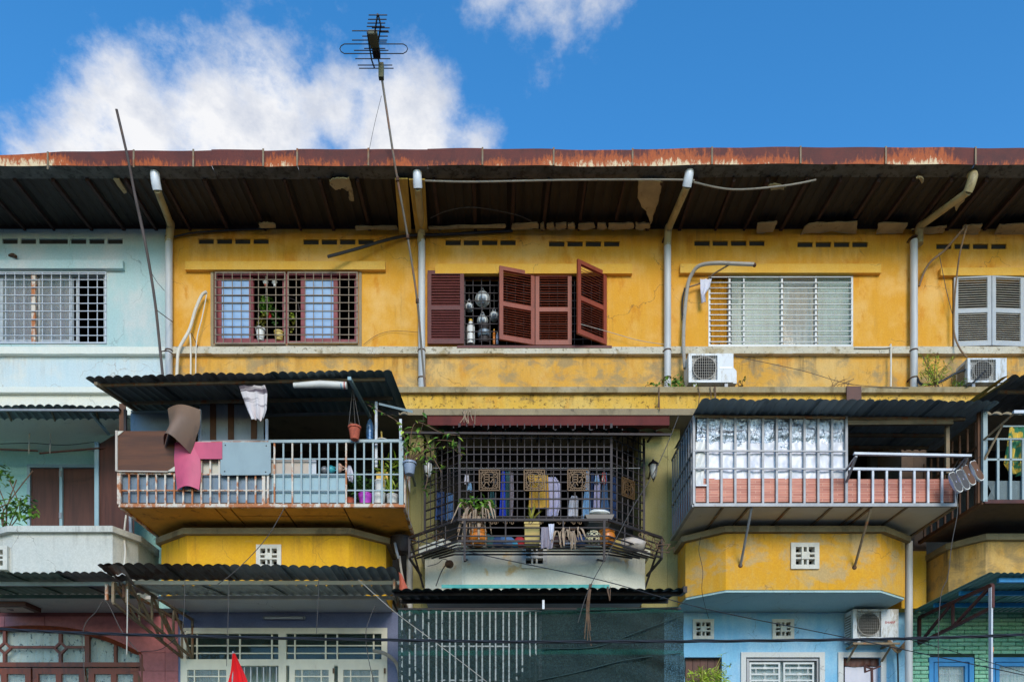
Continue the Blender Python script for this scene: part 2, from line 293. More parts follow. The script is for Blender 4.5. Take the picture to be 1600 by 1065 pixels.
M['curtain_brown'] = clothmat('curtain_brown', S(132, 106, 106), S(100, 76, 78), 9)
M['curtain_lace'] = clothmat('curtain_lace', S(210, 224, 222), S(170, 200, 196), 14, (2, 2, .3))
M['curtain_flower'] = clothmat('curtain_flowered', S(206, 220, 212), S(84, 110, 112), 16, (1, 1, .8), .62)
def glassmat(name, tint, rough=.08, alpha=.35):
    n = NT(name); n.b.inputs['Alpha'].default_value = alpha
    n.b.inputs['IOR'].default_value = 1.5
    return n.done(tint, rough)
M['glass'] = glassmat('window_glass', S(180, 196, 196), .05, .22)
M['glass_green'] = glassmat('frosted_green_glass', S(158, 186, 178), .25, .34)
M['glass_dark'] = glassmat('dark_glass', S(50, 66, 62), .06, .55)
def foilmat():
    n = NT('silver_foil'); h = n.math('ADD', n.noise(4, 6, .6, (1, 1, .35), so(), .6), n.math('MULTIPLY', n.noise(17, 4, .6, (1, 1, .5)), .25))
    n.bump(h, .9, .08); return n.done(n.mix(n.ramp(n.noise(3, 4, .6), .4, .6), S(160, 168, 178), S(126, 136, 148)), .3, .85)
M['foil'] = foilmat(); M['white_sheet'] = plain('white_plastic_sheet', S(224, 224, 232), .35, 0, .1, S(186, 190, 200), .4, 3, (1, 1, .4), .05)
def vinylmat():
    n = NT('brick_print_vinyl'); b = n.N.new('ShaderNodeTexBrick')
    n.lk(n.mp((1, 1, 1), (0, 0, 0)), b.inputs[0])
    sp = n.sep(); cb = n.N.new('ShaderNodeCombineXYZ'); n.lk(n.math('ADD', sp[0], sp[1]), cb.inputs[0]); n.lk(sp[2], cb.inputs[1]); n.lk(cb.outputs[0], b.inputs[0])
    b.inputs['Scale'].default_value = 1; b.inputs['Brick Width'].default_value = .21; b.inputs['Row Height'].default_value = .036; b.inputs['Mortar Size'].default_value = .004
    b.inputs['Color1'].default_value = S(206, 122, 96); b.inputs['Color2'].default_value = S(176, 92, 70); b.inputs['Mortar'].default_value = S(206, 150, 124)
    return n.done(n.mix(n.ramp(n.noise(7, 3, .5, (.3, .3, 3)), .4, .65, 0, .5), b.outputs['Color'], S(164, 84, 64)), .5)
M['vinyl'] = vinylmat()
def rustmat():
    n = NT('rusted_gutter'); z = n.sep()[2]
    lowf = n.ramp(z, 10.84, 11.05, 1, 0)
    c = n.mix(n.ramp(n.noise(3, 8, .7, (1, 1, 1), so()), .35, .7), S(100, 36, 22), S(76, 28, 20))
    a = n.math('MULTIPLY', n.ramp(n.noise(.55, 3, .6, (1, 1, .1), so()), .42, .6), 1.0)
    st = n.noise(13, 8, .75, (1.6, 1, .5), so())
    e = n.math('ADD', n.math('MULTIPLY', st, 1.25), n.math('MULTIPLY', lowf, .36))
    e = n.math('ADD', e, n.math('MULTIPLY', a, .42))
    c = n.mix(n.ramp(e, .90, 1.14, 0, .88), c, S(180, 84, 20))
    c = n.mix(n.ramp(e, 1.22, 1.40, 0, .85), c, S(232, 212, 170))
    n.bump(n.noise(30, 5, .6), .25, .01)
    return n.done(c, .7)
M['rust_gutter'] = rustmat()
def brickmat():
    n = NT('green_brick_paint'); oi = n.N.new('ShaderNodeObjectInfo'); 
    c = n.mix(oi.outputs['Random'], S(104, 182, 142), S(142, 206, 172))
    c = n.mix(n.ramp(n.noise(60, 4, .6), .45, .6, 0, .5), c, S(176, 216, 190)); n.bump(n.noise(50, 4, .6), .5, .01); return n.done(c, .6)
M['green_brick'] = brickmat()
M['green_mortar'] = plain('green_mortar', S(36, 62, 48), .9, 0, .3)
M['pink_tile'] = plain('pink_wall_tile', S(172, 96, 96), .5, 0, .2, S(140, 72, 70), .5, 12, (1, 1, 1), .1)
M['pink_grout'] = plain('pink_grout', S(120, 66, 64), .9, 0, .2)
M['turq'] = plain('turquoise_paint', S(70, 170, 164), .6, 0, .15, S(40, 110, 110), .5)
M['yel_flash'] = plain('yellow_flashing', S(196, 160, 70), .6, 0, .25, S(120, 96, 50), .6)
M['red_flag'] = clothmat('flag_red', S(226, 24, 30))
M['asphalt'] = plain('asphalt', (.07, .07, .07, 1), .9, 0, .3); M['paving'] = plain('paving', (.09, .085, .075, 1), .9, 0, .2)
def netmat():
    n = NT('shade_net'); z = n.sep()
    w1 = n.noise(1, 2, .5)
    band = n.N.new('ShaderNodeTexWave'); band.wave_type = 'BANDS'; band.bands_direction = 'Z'; band.inputs['Scale'].default_value = .55
    band.inputs['Distortion'].default_value = 1.2; band.inputs['Detail'].default_value = 1; n.lk(n.mp((.35, .35, 1)), band.inputs[0])
    gl = n.ramp(band.outputs['Fac'], .93, .995)
    mott = n.noise(38, 6, .8, None, so())
    c = n.mix(n.ramp(mott, .38, .7), S(12, 34, 33), S(40, 62, 60)); c = n.mix(gl, c, S(14, 66, 58))
    tr = n.N.new('ShaderNodeBsdfTransparent'); mx = n.N.new('ShaderNodeMixShader')
    f = n.ramp(n.noise(55, 5, .8, None, so()), .40, .60, .76, 1.0)
    n.lk(f, mx.inputs[0]); n.lk(tr.outputs[0], mx.inputs[1]); n.lk(n.b.outputs[0], mx.inputs[2]); n.lk(mx.outputs[0], n.out.inputs[0])
    return n.done(c, .9)
M['net'] = netmat(); M['net_bar'] = plain('grimy_white_bar', S(150, 156, 152), .6, 0, .2, S(80, 84, 80), .7, 20, (1, 1, 1), 0, 24, .48)
# ---------------------------------------------------------------- geometry helpers
WL = {}
def props(o, label=None, cat=None, group=None, kind=None):
    for k, v in (('label', label), ('category', cat), ('group', group), ('kind', kind)):
        if v: o[k] = v
    return o
def place(o, parent, wl):
    WL[o.name] = Vector(wl)
    if parent is not None:
        o.parent = parent; o.location = Vector(wl)-WL[parent.name]
    else: o.location = Vector(wl)
def thing(name, label, cat, loc, group=None):
    o = bpy.data.objects.new(name, None); COL.objects.link(o); o.empty_display_size = .1; place(o, None, loc)
    return props(o, label, cat, group)
class MB:
    def __init__(s): s.v = []; s.f = []
    def add(s, vs, fs):
        b = len(s.v); s.v += [Vector(p) for p in vs]; s.f += [tuple(i+b for i in f) for f in fs]; return s
    def quad(s, *p): return s.add(p, [tuple(range(len(p)))])
    def hexa(s, p): return s.add(p, [(0, 3, 2, 1), (4, 5, 6, 7), (0, 1, 5, 4), (1, 2, 6, 5), (2, 3, 7, 6), (3, 0, 4, 7)])
    def box(s, x0, x1, y0, y1, z0, z1):
        return s.hexa([(x0, y0, z0), (x1, y0, z0), (x1, y1, z0), (x0, y1, z0), (x0, y0, z1), (x1, y0, z1), (x1, y1, z1), (x0, y1, z1)])
    def prism(s, pts, off):          # planar polygon of 3-D points extruded by off
        n = len(pts); off = Vector(off); a = [Vector(p) for p in pts]
        return s.add(a+[p+off for p in a], [tuple(range(n)), tuple(range(2*n-1, n-1, -1))]+[(i, i+n, (i+1) % n+n, (i+1) % n) for i in range(n)])
    def bar(s, p, q, w, d=None, up=(0, -1, 0)):
        p, q = Vector(p), Vector(q); d = d or w; z = (q-p).normalized(); u = Vector(up)
        if abs(z.dot(u)) > .95: u = Vector((0, 0, 1))
        x = u.cross(z).normalized()*w/2; y = z.cross(x).normalized()*d/2
        c = [p-x-y, p+x-y, p+x+y, p-x+y]; return s.hexa(c+[k+(q-p) for k in c])
    def tube(s, pts, r, n=8, cap=True):
        pts = [Vector(p) for p in pts]; rs = r if isinstance(r, (list, tuple)) else [r]*len(pts); b = len(s.v); prev = None
        for i, p in enumerate(pts):
            t = (pts[min(i+1, len(pts)-1)]-pts[max(i-1, 0)]).normalized()
            if prev is None:
                u = Vector((0, 0, 1)) if abs(t.z) < .9 else Vector((1, 0, 0)); x = t.cross(u).normalized()
            else: x = (prev-t*prev.dot(t)).normalized()
            prev = x; y = t.cross(x)
            for k in range(n):
                a = 2*math.pi*k/n; s.v.append(p+(x*math.cos(a)+y*math.sin(a))*rs[i])
        for i in range(len(pts)-1):
            for k in range(n): s.f.append((b+i*n+k, b+i*n+(k+1) % n, b+(i+1)*n+(k+1) % n, b+(i+1)*n+k))
        if cap: s.f.append(tuple(b+k for k in range(n-1, -1, -1))); s.f.append(tuple(b+(len(pts)-1)*n+k for k in range(n)))
        return s
    def ribbon(s, pts, w, side=(1, 0, 0)):
        sd = Vector(side); n = len(pts); b = len(s.v)
        for i, p in enumerate(pts):
            k = w*(.25+.75*math.sin(math.pi*min(1, (i+.6)/n)))
            s.v += [p-sd*k, p+Vector((0, -.35*k, 0)), p+sd*k]
        for i in range(n-1):
            for j in (0, 1): q = b+i*3+j; s.f.append((q, q+1, q+4, q+3))
        return s
    def lathe(s, prof, c, n=14, axis=None):
        c = Vector(c); b = len(s.v)
        q = Vector(axis).to_track_quat('Z', 'Y') if axis else None
        for (r, z) in prof:
            for k in range(n):
                a = 2*math.pi*k/n; w = Vector((r*math.cos(a), r*math.sin(a), z)); s.v.append(c+(q @ w if q else w))
        for i in range(len(prof)-1):
            for k in range(n): s.f.append((b+i*n+k, b+i*n+(k+1) % n, b+(i+1)*n+(k+1) % n, b+(i+1)*n+k))
        if prof[0][0] > 1e-4: s.f.append(tuple(b+k for k in range(n-1, -1, -1)))
        if prof[-1][0] > 1e-4: s.f.append(tuple(b+(len(prof)-1)*n+k for k in range(n)))
        return s
    def grid(s, fn, nu, nv):
        b = len(s.v)
        for j in range(nv+1):
            for i in range(nu+1): s.v.append(Vector(fn(i/nu, j/nv)))
        for j in range(nv):
            for i in range(nu): k = b+j*(nu+1)+i; s.f.append((k, k+1, k+nu+2, k+nu+1))
        return s
    def ball(s, c, r, n=10, sq=(1, 1, 1)):
        prof = [(r*math.sin(math.pi*i/7), -r*math.cos(math.pi*i/7)) for i in range(8)]; b = len(s.v); s.lathe(prof, (0, 0, 0), n)
        for i in range(b, len(s.v)): v = s.v[i]; s.v[i] = Vector((v.x*sq[0]+c[0], v.y*sq[1]+c[1], v.z*sq[2]+c[2]))
        return s
    def holes(s, x0, x1, z0, z1, Y0, Y1, hs):     # wall slab with rectangular openings and their reveals
        xs = sorted({x0, x1, *[min(max(h[i], x0), x1) for h in hs for i in (0, 1)]}); zs = sorted({z0, z1, *[min(max(h[i], z0), z1) for h in hs for i in (2, 3)]})
        ins = lambda x, z: x0 < x < x1 and z0 < z < z1 and not any(h[0] < x < h[1] and h[2] < z < h[3] for h in hs)
        for i in range(len(xs)-1):
            for j in range(len(zs)-1):
                a, b, c, d = xs[i], xs[i+1], zs[j], zs[j+1]; mx, mz = (a+b)/2, (c+d)/2
                if not ins(mx, mz): continue
                s.quad((a, Y0, c), (b, Y0, c), (b, Y0, d), (a, Y0, d)); s.quad((b, Y1, c), (a, Y1, c), (a, Y1, d), (b, Y1, d))
                e = 1e-3
                if not ins(a-e, mz): s.quad((a, Y1, c), (a, Y0, c), (a, Y0, d), (a, Y1, d))
                if not ins(b+e, mz): s.quad((b, Y0, c), (b, Y1, c), (b, Y1, d), (b, Y0, d))
                if not ins(mx, c-e): s.quad((a, Y1, c), (b, Y1, c), (b, Y0, c), (a, Y0, c))
                if not ins(mx, d+e): s.quad((a, Y0, d), (b, Y0, d), (b, Y1, d), (a, Y1, d))
        return s
    def build(s, name, mat, parent=None, smooth=False, label=None, cat=None, group=None, kind=None, base=False):
        c = sum(s.v, Vector())/len(s.v)
        if base: c.z = min(v.z for v in s.v)
        me = bpy.data.meshes.new(name); me.from_pydata([v-c for v in s.v], [], s.f); me.materials.append(M[mat] if isinstance(mat, str) else mat)
        if smooth:
            me.polygons.foreach_set('use_smooth', [True]*len(me.polygons))
            try: me.set_sharp_from_angle(angle=math.radians(42))
            except Exception: pass
        me.update(); o = bpy.data.objects.new(name, me); COL.objects.link(o); place(o, parent, c)
        return props(o, label, cat, group, kind)
_unit = {}
def unit(kind, mat):
    k = (kind, mat)
    if k not in _unit:
        m = MB()
        if kind == 'box': m.box(-.5, .5, -.5, .5, -.5, .5)
        else: m.tube([(0, 0, -.5), (0, 0, .5)], .5, 8)
        me = bpy.data.meshes.new('unit_'+kind); me.from_pydata(m.v, [], m.f); me.materials.append(M[mat])
        if kind == 'rod': me.polygons.foreach_set('use_smooth', [len(p.vertices) == 4 for p in me.polygons])
        _unit[k] = me
    return _unit[k]
def bar(name, p, q, w, d, mat, parent=None, kind='box', up=(0, -1, 0)):   # shared-mesh bar from p to q
    p, q = Vector(p), Vector(q); z = q-p; ln = z.length; z.normalize(); u = Vector(up)
    if abs(z.dot(u)) > .95: u = Vector((0, 0, 1))
    x = u.cross(z).normalized(); y = z.cross(x)
    o = bpy.data.objects.new(name, unit(kind, mat)); COL.objects.link(o); c = (p+q)/2; WL[o.name] = c
    base = WL[parent.name] if parent else Vector()
    if parent: o.parent = parent
    o.matrix_basis = Matrix.Translation(c-base) @ Matrix((x, y, z)).transposed().to_4x4() @ Matrix.Diagonal((w, d, ln, 1))
    return o
def rod(name, p, q, r, mat, parent=None): return bar(name, p, q, 2*r, 2*r, mat, parent, 'rod')
def bx(name, x0, y0, x1, y1, Y, depth, mat, parent=None, **k):      # box whose front face covers a pixel rectangle at plane Y
    a, b = P(x0, y1, Y), P(x1, y0, Y); return MB().box(a.x, b.x, Y, Y+depth, a.z, b.z).build(name, mat, parent, **k)
def pb(m, x0, y0, x1, y1, Y, depth):
    a, b = P(x0, y1, Y), P(x1, y0, Y); return m.box(a.x, b.x, Y, Y+depth, a.z, b.z)
def smoothpath(pts, n=6):
    pts = [Vector(p) for p in pts]; out = []
    for i in range(len(pts)-1):
        a, b, c, d = pts[max(i-1, 0)], pts[i], pts[i+1], pts[min(i+2, len(pts)-1)]
        for k in range(n):
            t = k/n; out.append(.5*((2*b)+(c-a)*t+(2*a-5*b+4*c-d)*t*t+(3*b-a-3*c+d)*t**3))
    return out+[pts[-1]]
def tube(name, pts, r, mat, parent=None, n=8, sm=True, **k):
    return MB().tube(smoothpath(pts) if sm else pts, r, n).build(name, mat, parent, True, **k)
def cloth(name, rows, Y, mat, parent=None, folds=3, amp=.03, nu=18, nv=14, th=.006, seed=0, **k):
    # rows: (y, x_left, x_right) in pixels at plane Y, hung with folds that deepen downwards
    rr = random.Random(seed); ph = rr.random()*6
    def at(v):
        y = rows[0][0]+(rows[-1][0]-rows[0][0])*v
        for a, b in zip(rows, rows[1:]):
            if a[0] <= y <= b[0]+1e-6:
                t = (y-a[0])/max(b[0]-a[0], 1e-6); return y, a[1]+(b[1]-a[1])*t, a[2]+(b[2]-a[2])*t
        return rows[-1]
    def fn(u, v, o=0):
        y, xl, xr = at(v); a = amp*(.35+.65*v)
        dy = a*(math.sin(u*folds*6.283+ph+v*1.3)+.4*math.sin(u*folds*14.1+ph*2))
        p = P(xl+(xr-xl)*u, y+rr_jit(u, v), Y); p.y += dy+o; return p
    def rr_jit(u, v): return (1.2*math.sin(u*9+ph) if v > .98 else 0)
    m = MB(); m.grid(fn, nu, nv); m.grid(lambda u, v: fn(1-u, v, th), nu, nv)
    return m.build(name, mat, parent, True, **k)
def corr(name, fl, fr, bl, br, mat, parent, pitch=.125, amp=.016, jag=0, seed=1):     # corrugated sheet, ribs running front to back
    fl, fr, bl, br = map(Vector, (fl, fr, bl, br)); wd = (fr-fl).length; nw = max(2, round(wd/pitch)); nu = nw*8
    nrm = (fr-fl).cross(bl-fl).normalized(); nrm = nrm if nrm.z > 0 else -nrm; rr = random.Random(seed)
    j = [rr.uniform(-jag, jag) for _ in range(nw+2)]
    def fn(u, v, o=0):
        a = fl.lerp(fr, u); b = bl.lerp(br, u); t = u*nw; h = abs(math.sin(t*math.pi))**.8
        a = a+(a-b).normalized()*j[int(t)]
        p = a.lerp(b, v); return p+nrm*(amp*2*h*(1+.35*mnoise.noise(p*2.3))-amp+o+.014*mnoise.noise(p*1.3+Vector((seed, 0, 0))))
    m = MB(); m.grid(fn, nu, 4); m.grid(lambda u, v: fn(1-u, v, .004), nu, 4)
    return m.build(name, mat, parent, True)
def awning_sheets(par, fl, fr, bl, br, mat, n, pitch=.125, amp=.016, jag=.01, name='roof_sheet', mats=None):
    fl, fr, bl, br = map(Vector, (fl, fr, bl, br))
    for i in range(n):
        a, b = i/n, min(1, (i+1)/n+.012); up = Vector((0, 0, .003*(i % 2)+R.uniform(0, .004)))
        corr(name, fl.lerp(fr, a)+up, fl.lerp(fr, b)+up, bl.lerp(br, a)+up, bl.lerp(br, b)+up, (mats[i] if mats else mat), par, pitch, amp, jag, seed=i+3)
# ---------------------------------------------------------------- ground
def sheet(name, x0, x1, y0, y1, z, mat):
    m = MB().box(x0, x1, y0, y1, z-.2, z); return m.build(name, mat, kind='structure')
sheet('street', -400, 400, -400, -3.2, 0, 'asphalt'); sheet('pavement', -400, 400, -3.2, .25, .13, 'paving'); sheet('ground', -400, 400, .25, 400, -.01, 'asphalt')
# ---------------------------------------------------------------- the five row houses
BND = [-9.35, PX(268, 0), PX(659, 0), PX(1043, 0), PX(1428, 0), 10.7]
GY, LY, PF = .25, .75, -.9          # ground-floor wall, recessed loggia wall, balcony parapet front
ZT, ZS, ZL, ZB = 10.9, PZ(546, 0), PZ(604, -.42), PZ(648, -.42)   # wall top, sill course, ledge top, slab underside
Z1 = 4.8                            # underside of the balcony slabs
HL = ['mint green row house with white parapet and pink tiled ground floor', 'yellow row house with maroon grid grille window and slate blue ground floor',
      'yellow row house with brown louvred shutters and a cream parapet', 'yellow row house with aluminium louvred window and light blue ground floor',
      'yellow row house with white shutters and green brick ground floor']
HOUSE = []
for i in range(5): HOUSE.append(thing('row_house', HL[i], 'house', ((BND[i]+BND[i+1])/2, .2, 0.13), 'row houses under one eaves'))
WIN = [[-60, 424, 165, 537], [334, 424, 560, 537], [724, 428, 948, 541], [1107, 427, 1333, 541], [1488, 431, 1655, 544]]
LINT = [(-100, 406, 192, 419), (289, 408, 602, 421), (680, 412, 988, 427), (1063, 412, 1377, 426), (1470, 418, 1760, 430)]
SLOT = [[(82, 373), (-25, 373)], [(310, 373), (474, 374)], [(696, 375), (858, 377)], [(1085, 376), (1246, 378)], [(1463, 381), (1630, 381)]]
UP = ['mint_upper']+['yel_upper']*4; SK = ['mint_skirt']+['yel_skirt']*4; BD = ['mint_band']+['yel_band']*4
def rectm(r, Y): a, b = P(r[0], r[3], Y), P(r[2], r[1], Y); return (a.x, b.x, a.z, b.z)
for i, h in enumerate(HOUSE):
    x0, x1 = BND[i], BND[i+1]
    hs = [rectm(WIN[i], 0)]
    for (sx, sy) in SLOT[i]:
        for k in range(4): hs.append(rectm((sx+28.6*k, sy, sx+28.6*k+24, sy+8), 0))
    MB().holes(x0, x1, ZS, ZT, 0, .16, hs).build('upper_wall', UP[i], h)
    for q in hs[1:]: MB().box(q[0]+.001, q[1]-.001, .025, .155, q[2]+.001, q[3]-.001).build('slot_shade_fill', 'interior_dark', h)  # dark fillers stand in for the shade inside the slots
    MB().holes(x0, x1, ZL, ZS, 0, .16, []).build('skirt_wall', SK[i], h)
    a, b = PZ(541, -.08), PZ(552, -.08)
    n = 6; xs = [x0+(x1-x0)*k/n for k in range(n+1)]
    m = MB()
    for k in range(n):      # hand-run course, never quite straight
        j0, j1 = R.uniform(-.006, .006), R.uniform(-.006, .006)
        m.hexa([(xs[k], -.08, b+j0), (xs[k+1], -.08, b+j1), (xs[k+1], -.002, b+j1), (xs[k], -.002, b+j0), (xs[k], -.08, a+j0), (xs[k+1], -.08, a+j1), (xs[k+1], -.002, a+j1), (xs[k], -.002, a+j0)])
    m.build('sill_course', 'ledge_mint' if i == 0 else 'ledge_white', h)
    MB().box(x0, x1, -.42, -.002, ZL-.085, ZL).build('ledge', 'ledge_mint' if i == 0 else 'ledge_grey', h)
    MB().box(x0, x1, -.35, .9, ZB+.10, ZL-.086).build('floor_band', BD[i], h)
    MB().box(x0, x1, -.42, .9, ZB, ZB+.098).build('slab_edge', 'mint_band' if i == 0 else 'slab_edge', h)
    l = LINT[i]; bx('lintel', l[0], l[1], l[2], l[3], -.07, .068, 'mint_upper' if i == 0 else 'yel_lintel', h)
    # rooms behind the openings
    m = MB(); e = .05
    def room(z0, z1, yf, yb=5.0):
        m.quad((x0+e, yb, z0), (x1-e, yb, z0), (x1-e, yb, z1), (x0+e, yb, z1)); m.quad((x0+e, yf, z0), (x1-e, yf, z0), (x1-e, yb, z0), (x0+e, yb, z0))
        m.quad((x0+e, yf, z1), (x1-e, yf, z1), (x1-e, yb, z1), (x0+e, yb, z1)); m.quad((x0+e, yf, z0), (x0+e, yb, z0), (x0+e, yb, z1), (x0+e, yf, z1))
        m.quad((x1-e, yf, z0), (x1-e, yb, z0), (x1-e, yb, z1), (x1-e, yf, z1))
    room(ZL+.02, ZT-.01, .165); room(Z1+.2, ZB-.01, LY+.13); room(.14, Z1-.03, GY+.16)
    m.build('room', 'interior', h)
    MB().box(x0+.01, x1-.01, 5.1, 5.25, 0, ZT+.9).build('rear_wall', 'slab_edge', h)
    # party piers either side of the recessed loggia
    for a_, b_, lo, hi in ((x0+.002, x0+.2, ('mint_deep', 'mint_deep', 'pilaster', 'pilaster', 'pilaster_yel')[i], ('mint_deep', 'brown_panel', 'pilaster', 'pilaster', 'brown_panel')[i]),
                           (x1-(.42 if i == 2 else .2), x1-.002, ('mint_deep', 'pilaster', 'pilaster', 'pilaster_yel', 'brown_panel')[i], ('mint_deep', 'pilaster', 'pilaster', 'brown_panel', 'brown_panel')[i])):
        if lo == hi: MB().box(a_, b_, 0, LY, Z1-.002, ZB-.002).build('pier', lo, h)
        else: MB().box(a_, b_, 0, LY, Z1-.002, 5.72).build('pier', lo, h); MB().box(a_, b_, 0, LY, 5.722, ZB-.002).build('pier', hi, h)
# loggia walls with their doorways
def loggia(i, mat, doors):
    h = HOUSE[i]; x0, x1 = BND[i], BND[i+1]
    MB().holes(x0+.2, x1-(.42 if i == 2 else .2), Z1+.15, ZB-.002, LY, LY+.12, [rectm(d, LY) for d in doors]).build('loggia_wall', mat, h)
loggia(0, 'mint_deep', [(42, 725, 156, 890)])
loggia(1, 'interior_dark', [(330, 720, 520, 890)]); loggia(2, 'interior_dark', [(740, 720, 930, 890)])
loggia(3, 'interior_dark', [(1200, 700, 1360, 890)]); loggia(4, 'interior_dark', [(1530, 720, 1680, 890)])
# balcony parapets: canted plan, front panel pierced by a vent block
def vent_block(par, x0, y0, x1, y1, Y, mat='concrete_white', fill=True):
    r = rectm((x0, y0, x1, y1), Y); w = r[1]-r[0]; hh = r[3]-r[2]; hs = []
    for a in (0, 1, 2):
        for b in (0, 1, 2):
            if a == b == 1: continue
            cw = (.21, .11, .21)[a]; ch = (.21, .11, .21)[b]; cx = (.27, .5, .73)[a]; cz = (.27, .5, .73)[b]
            hs.append((r[0]+w*(cx-cw/2), r[0]+w*(cx+cw/2), r[2]+hh*(cz-ch/2), r[2]+hh*(cz+ch/2)))
    o = MB().holes(r[0], r[1], r[2], r[3], Y-.03, Y+.09, hs).build('vent_block', mat, par)
    MB().box(r[0]+w*.36, r[1]-w*.36, Y-.045, Y-.031, r[2]+hh*.36, r[3]-hh*.36).build('centre_boss', mat, o)
    return r
def parapet(i, xo, xa, xb, xp, ytop, ybot, mat, capmat, slabmat, vent, Yc=-.5):
    h = HOUSE[i]; zt, zb = PZ(ytop, PF), PZ(ybot, PF)
    A, B = PX(xa, PF), PX(xb, PF); O, Q = PX(xo, Yc), PX(xp, Yc); th = .1
    m = MB(); hs = [rectm(vent, PF)] if vent else []
    m.holes(A, B, zb, zt, PF, PF+th, hs)
    def seg(p, q):
        p, q = Vector((*p, 0)), Vector((*q, 0)); nrm = Vector((0, 0, 1)).cross(q-p).normalized()*th
        c = [p, q, q+nrm, p+nrm]; m.hexa([(v.x, v.y, zb) for v in c]+[(v.x, v.y, zt) for v in c])
    seg((O, .2), (O, Yc)); seg((O, Yc), (A, PF)); seg((B, PF), (Q, Yc)); seg((Q, Yc), (Q, .2))
    m.build('parapet', mat, h)
    g = .07; m = MB(); pl = [(O-g, .2), (O-g, Yc-g*.6), (A-g*.5, PF-g), (B+g*.5, PF-g), (Q+g, Yc-g*.6), (Q+g, .2)]
    pi = [(O+th, .2), (O+th, Yc+th*.6), (A+th*.5, PF+th), (B-th*.5, PF+th), (Q-th, Yc+th*.6), (Q-th, .2)]
    for k in range(5):
        c = [pl[k], pl[k+1], pi[k+1], pi[k]]; m.hexa([(*v, zt+.002) for v in c]+[(*v, zt+.09) for v in c])
    m.build('parapet_cap', capmat, h)
    m = MB(); po = [(O+.01, LY+.1), (O+.01, Yc+.01), (A, PF+.012), (B, PF+.012), (Q-.01, Yc+.01), (Q-.01, LY+.1)]
    m.prism([(x, y, Z1) for x, y in po], (0, 0, .15)); m.build('balcony_slab', slabmat, h)
    if vent: vent_block(h, *vent, PF)
    return zt
parapet(0, -40, 20, 176, 216, 833, 924, 'parapet_white', 'parapet_white', 'soffit_mint', (-27, 853, 13, 890))
parapet(1, 252, 292, 545, 603, 836, 924, 'parapet_yel', 'cap_grey', 'soffit_white', (401, 851, 440, 888))
parapet(2, 664, 722, 952, 1008, 856, 924, 'parapet_cream', 'parapet_cream', 'soffit_white', (815, 846, 855, 888))
parapet(3, 1071, 1134, 1376, 1414, 833, 921, 'parapet_worn', 'cap_grey', 'soffit_blue', (1235, 848, 1279, 889))
parapet(4, 1482, 1540, 1800, 1850, 845, 924, 'parapet_old', 'cap_grey', 'soffit_white', None)
MB().box(PX(690, PF), PX(952, PF), PF-.012, PF-.002, PZ(918.5, PF), PZ(913, PF)).build('painted_strip', 'turq', HOUSE[2])
bx('red_beam', 668, 649, 1046, 664, -.4, .3, 'red_beam', HOUSE[2])
# ---------------------------------------------------------------- ground-floor walls
def gwall(i, mat, holes, top=None):
    h = HOUSE[i]; x0, x1 = BND[i], BND[i+1]
    MB().holes(x0+.003, x1-.003, .13, Z1-.002, GY, GY+.15, holes).build('ground_floor_wall', mat, h)
gwall(1, 'wall_slate', [rectm((284, 982, 603, 1400), GY)])
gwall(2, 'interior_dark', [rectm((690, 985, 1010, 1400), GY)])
gwall(3, 'wall_blue', [rectm((1070, 1026, 1128, 1200), GY), rectm((1166, 1026, 1281, 1200), GY), rectm((1318, 1026, 1377, 1200), GY), rectm((1083, 968, 1114, 997), GY), rectm((1207, 968, 1239, 997), GY)])
gwall(4, 'green_mortar', [rectm((1456, 1030, 1518, 1200), GY), rectm((1552, 1030, 1680, 1200), GY)])
vent_block(HOUSE[3], 1082, 967, 1115, 998, GY); vent_block(HOUSE[3], 1206, 967, 1240, 998, GY)
for a, b in ((1070, 1128), (1166, 1281), (1318, 1377)):      # raised plaster surrounds
    m = MB(); t = 8
    pb(m, a-t, 1018, b+t, 1026, GY-.03, .028); pb(m, a-t, 1026, a, 1200, GY-.03, .028); pb(m, b, 1026, b+t, 1200, GY-.03, .028)
    m.build('window_surround', 'soffit_white' if a > 1100 else 'wall_blue', HOUSE[3])
# pink tiled wall with the arched opening
def arch_y(x): # photo row of the arch soffit
    t = (x-52)/172.0
    return 979+44*min(1, abs(t))**2.3 if abs(t) < 1 else 2000
h = HOUSE[0]; m = MB(); xs = [PX(-120+k*8.6, GY) for k in range(41)]; zt = Z1-.002
AX0, AX1 = PX(-120, GY), PX(224, GY)
m.box(BND[0]+.2, AX0, GY+.012, GY+.15, .13, zt); m.box(AX1, BND[1]-.003, GY+.012, GY+.15, .13, zt)
for k in range(40):
    a, b = AX0+(AX1-AX0)*k/40, AX0+(AX1-AX0)*(k+1)/40
    pa, pb_ = VX+a*F/(D+GY), VX+b*F/(D+GY); za, zb = PZ(min(arch_y(pa), 1023), GY), PZ(min(arch_y(pb_), 1023), GY)
    m.hexa([(a, GY+.012, za), (b, GY+.012, zb), (b, GY+.15, zb), (a, GY+.15, za), (a, GY+.012, zt), (b, GY+.012, zt), (b, GY+.15, zt), (a, GY+.15, zt)])
m.build('ground_floor_wall', 'pink_grout', h)
TW, TH = .66, .30
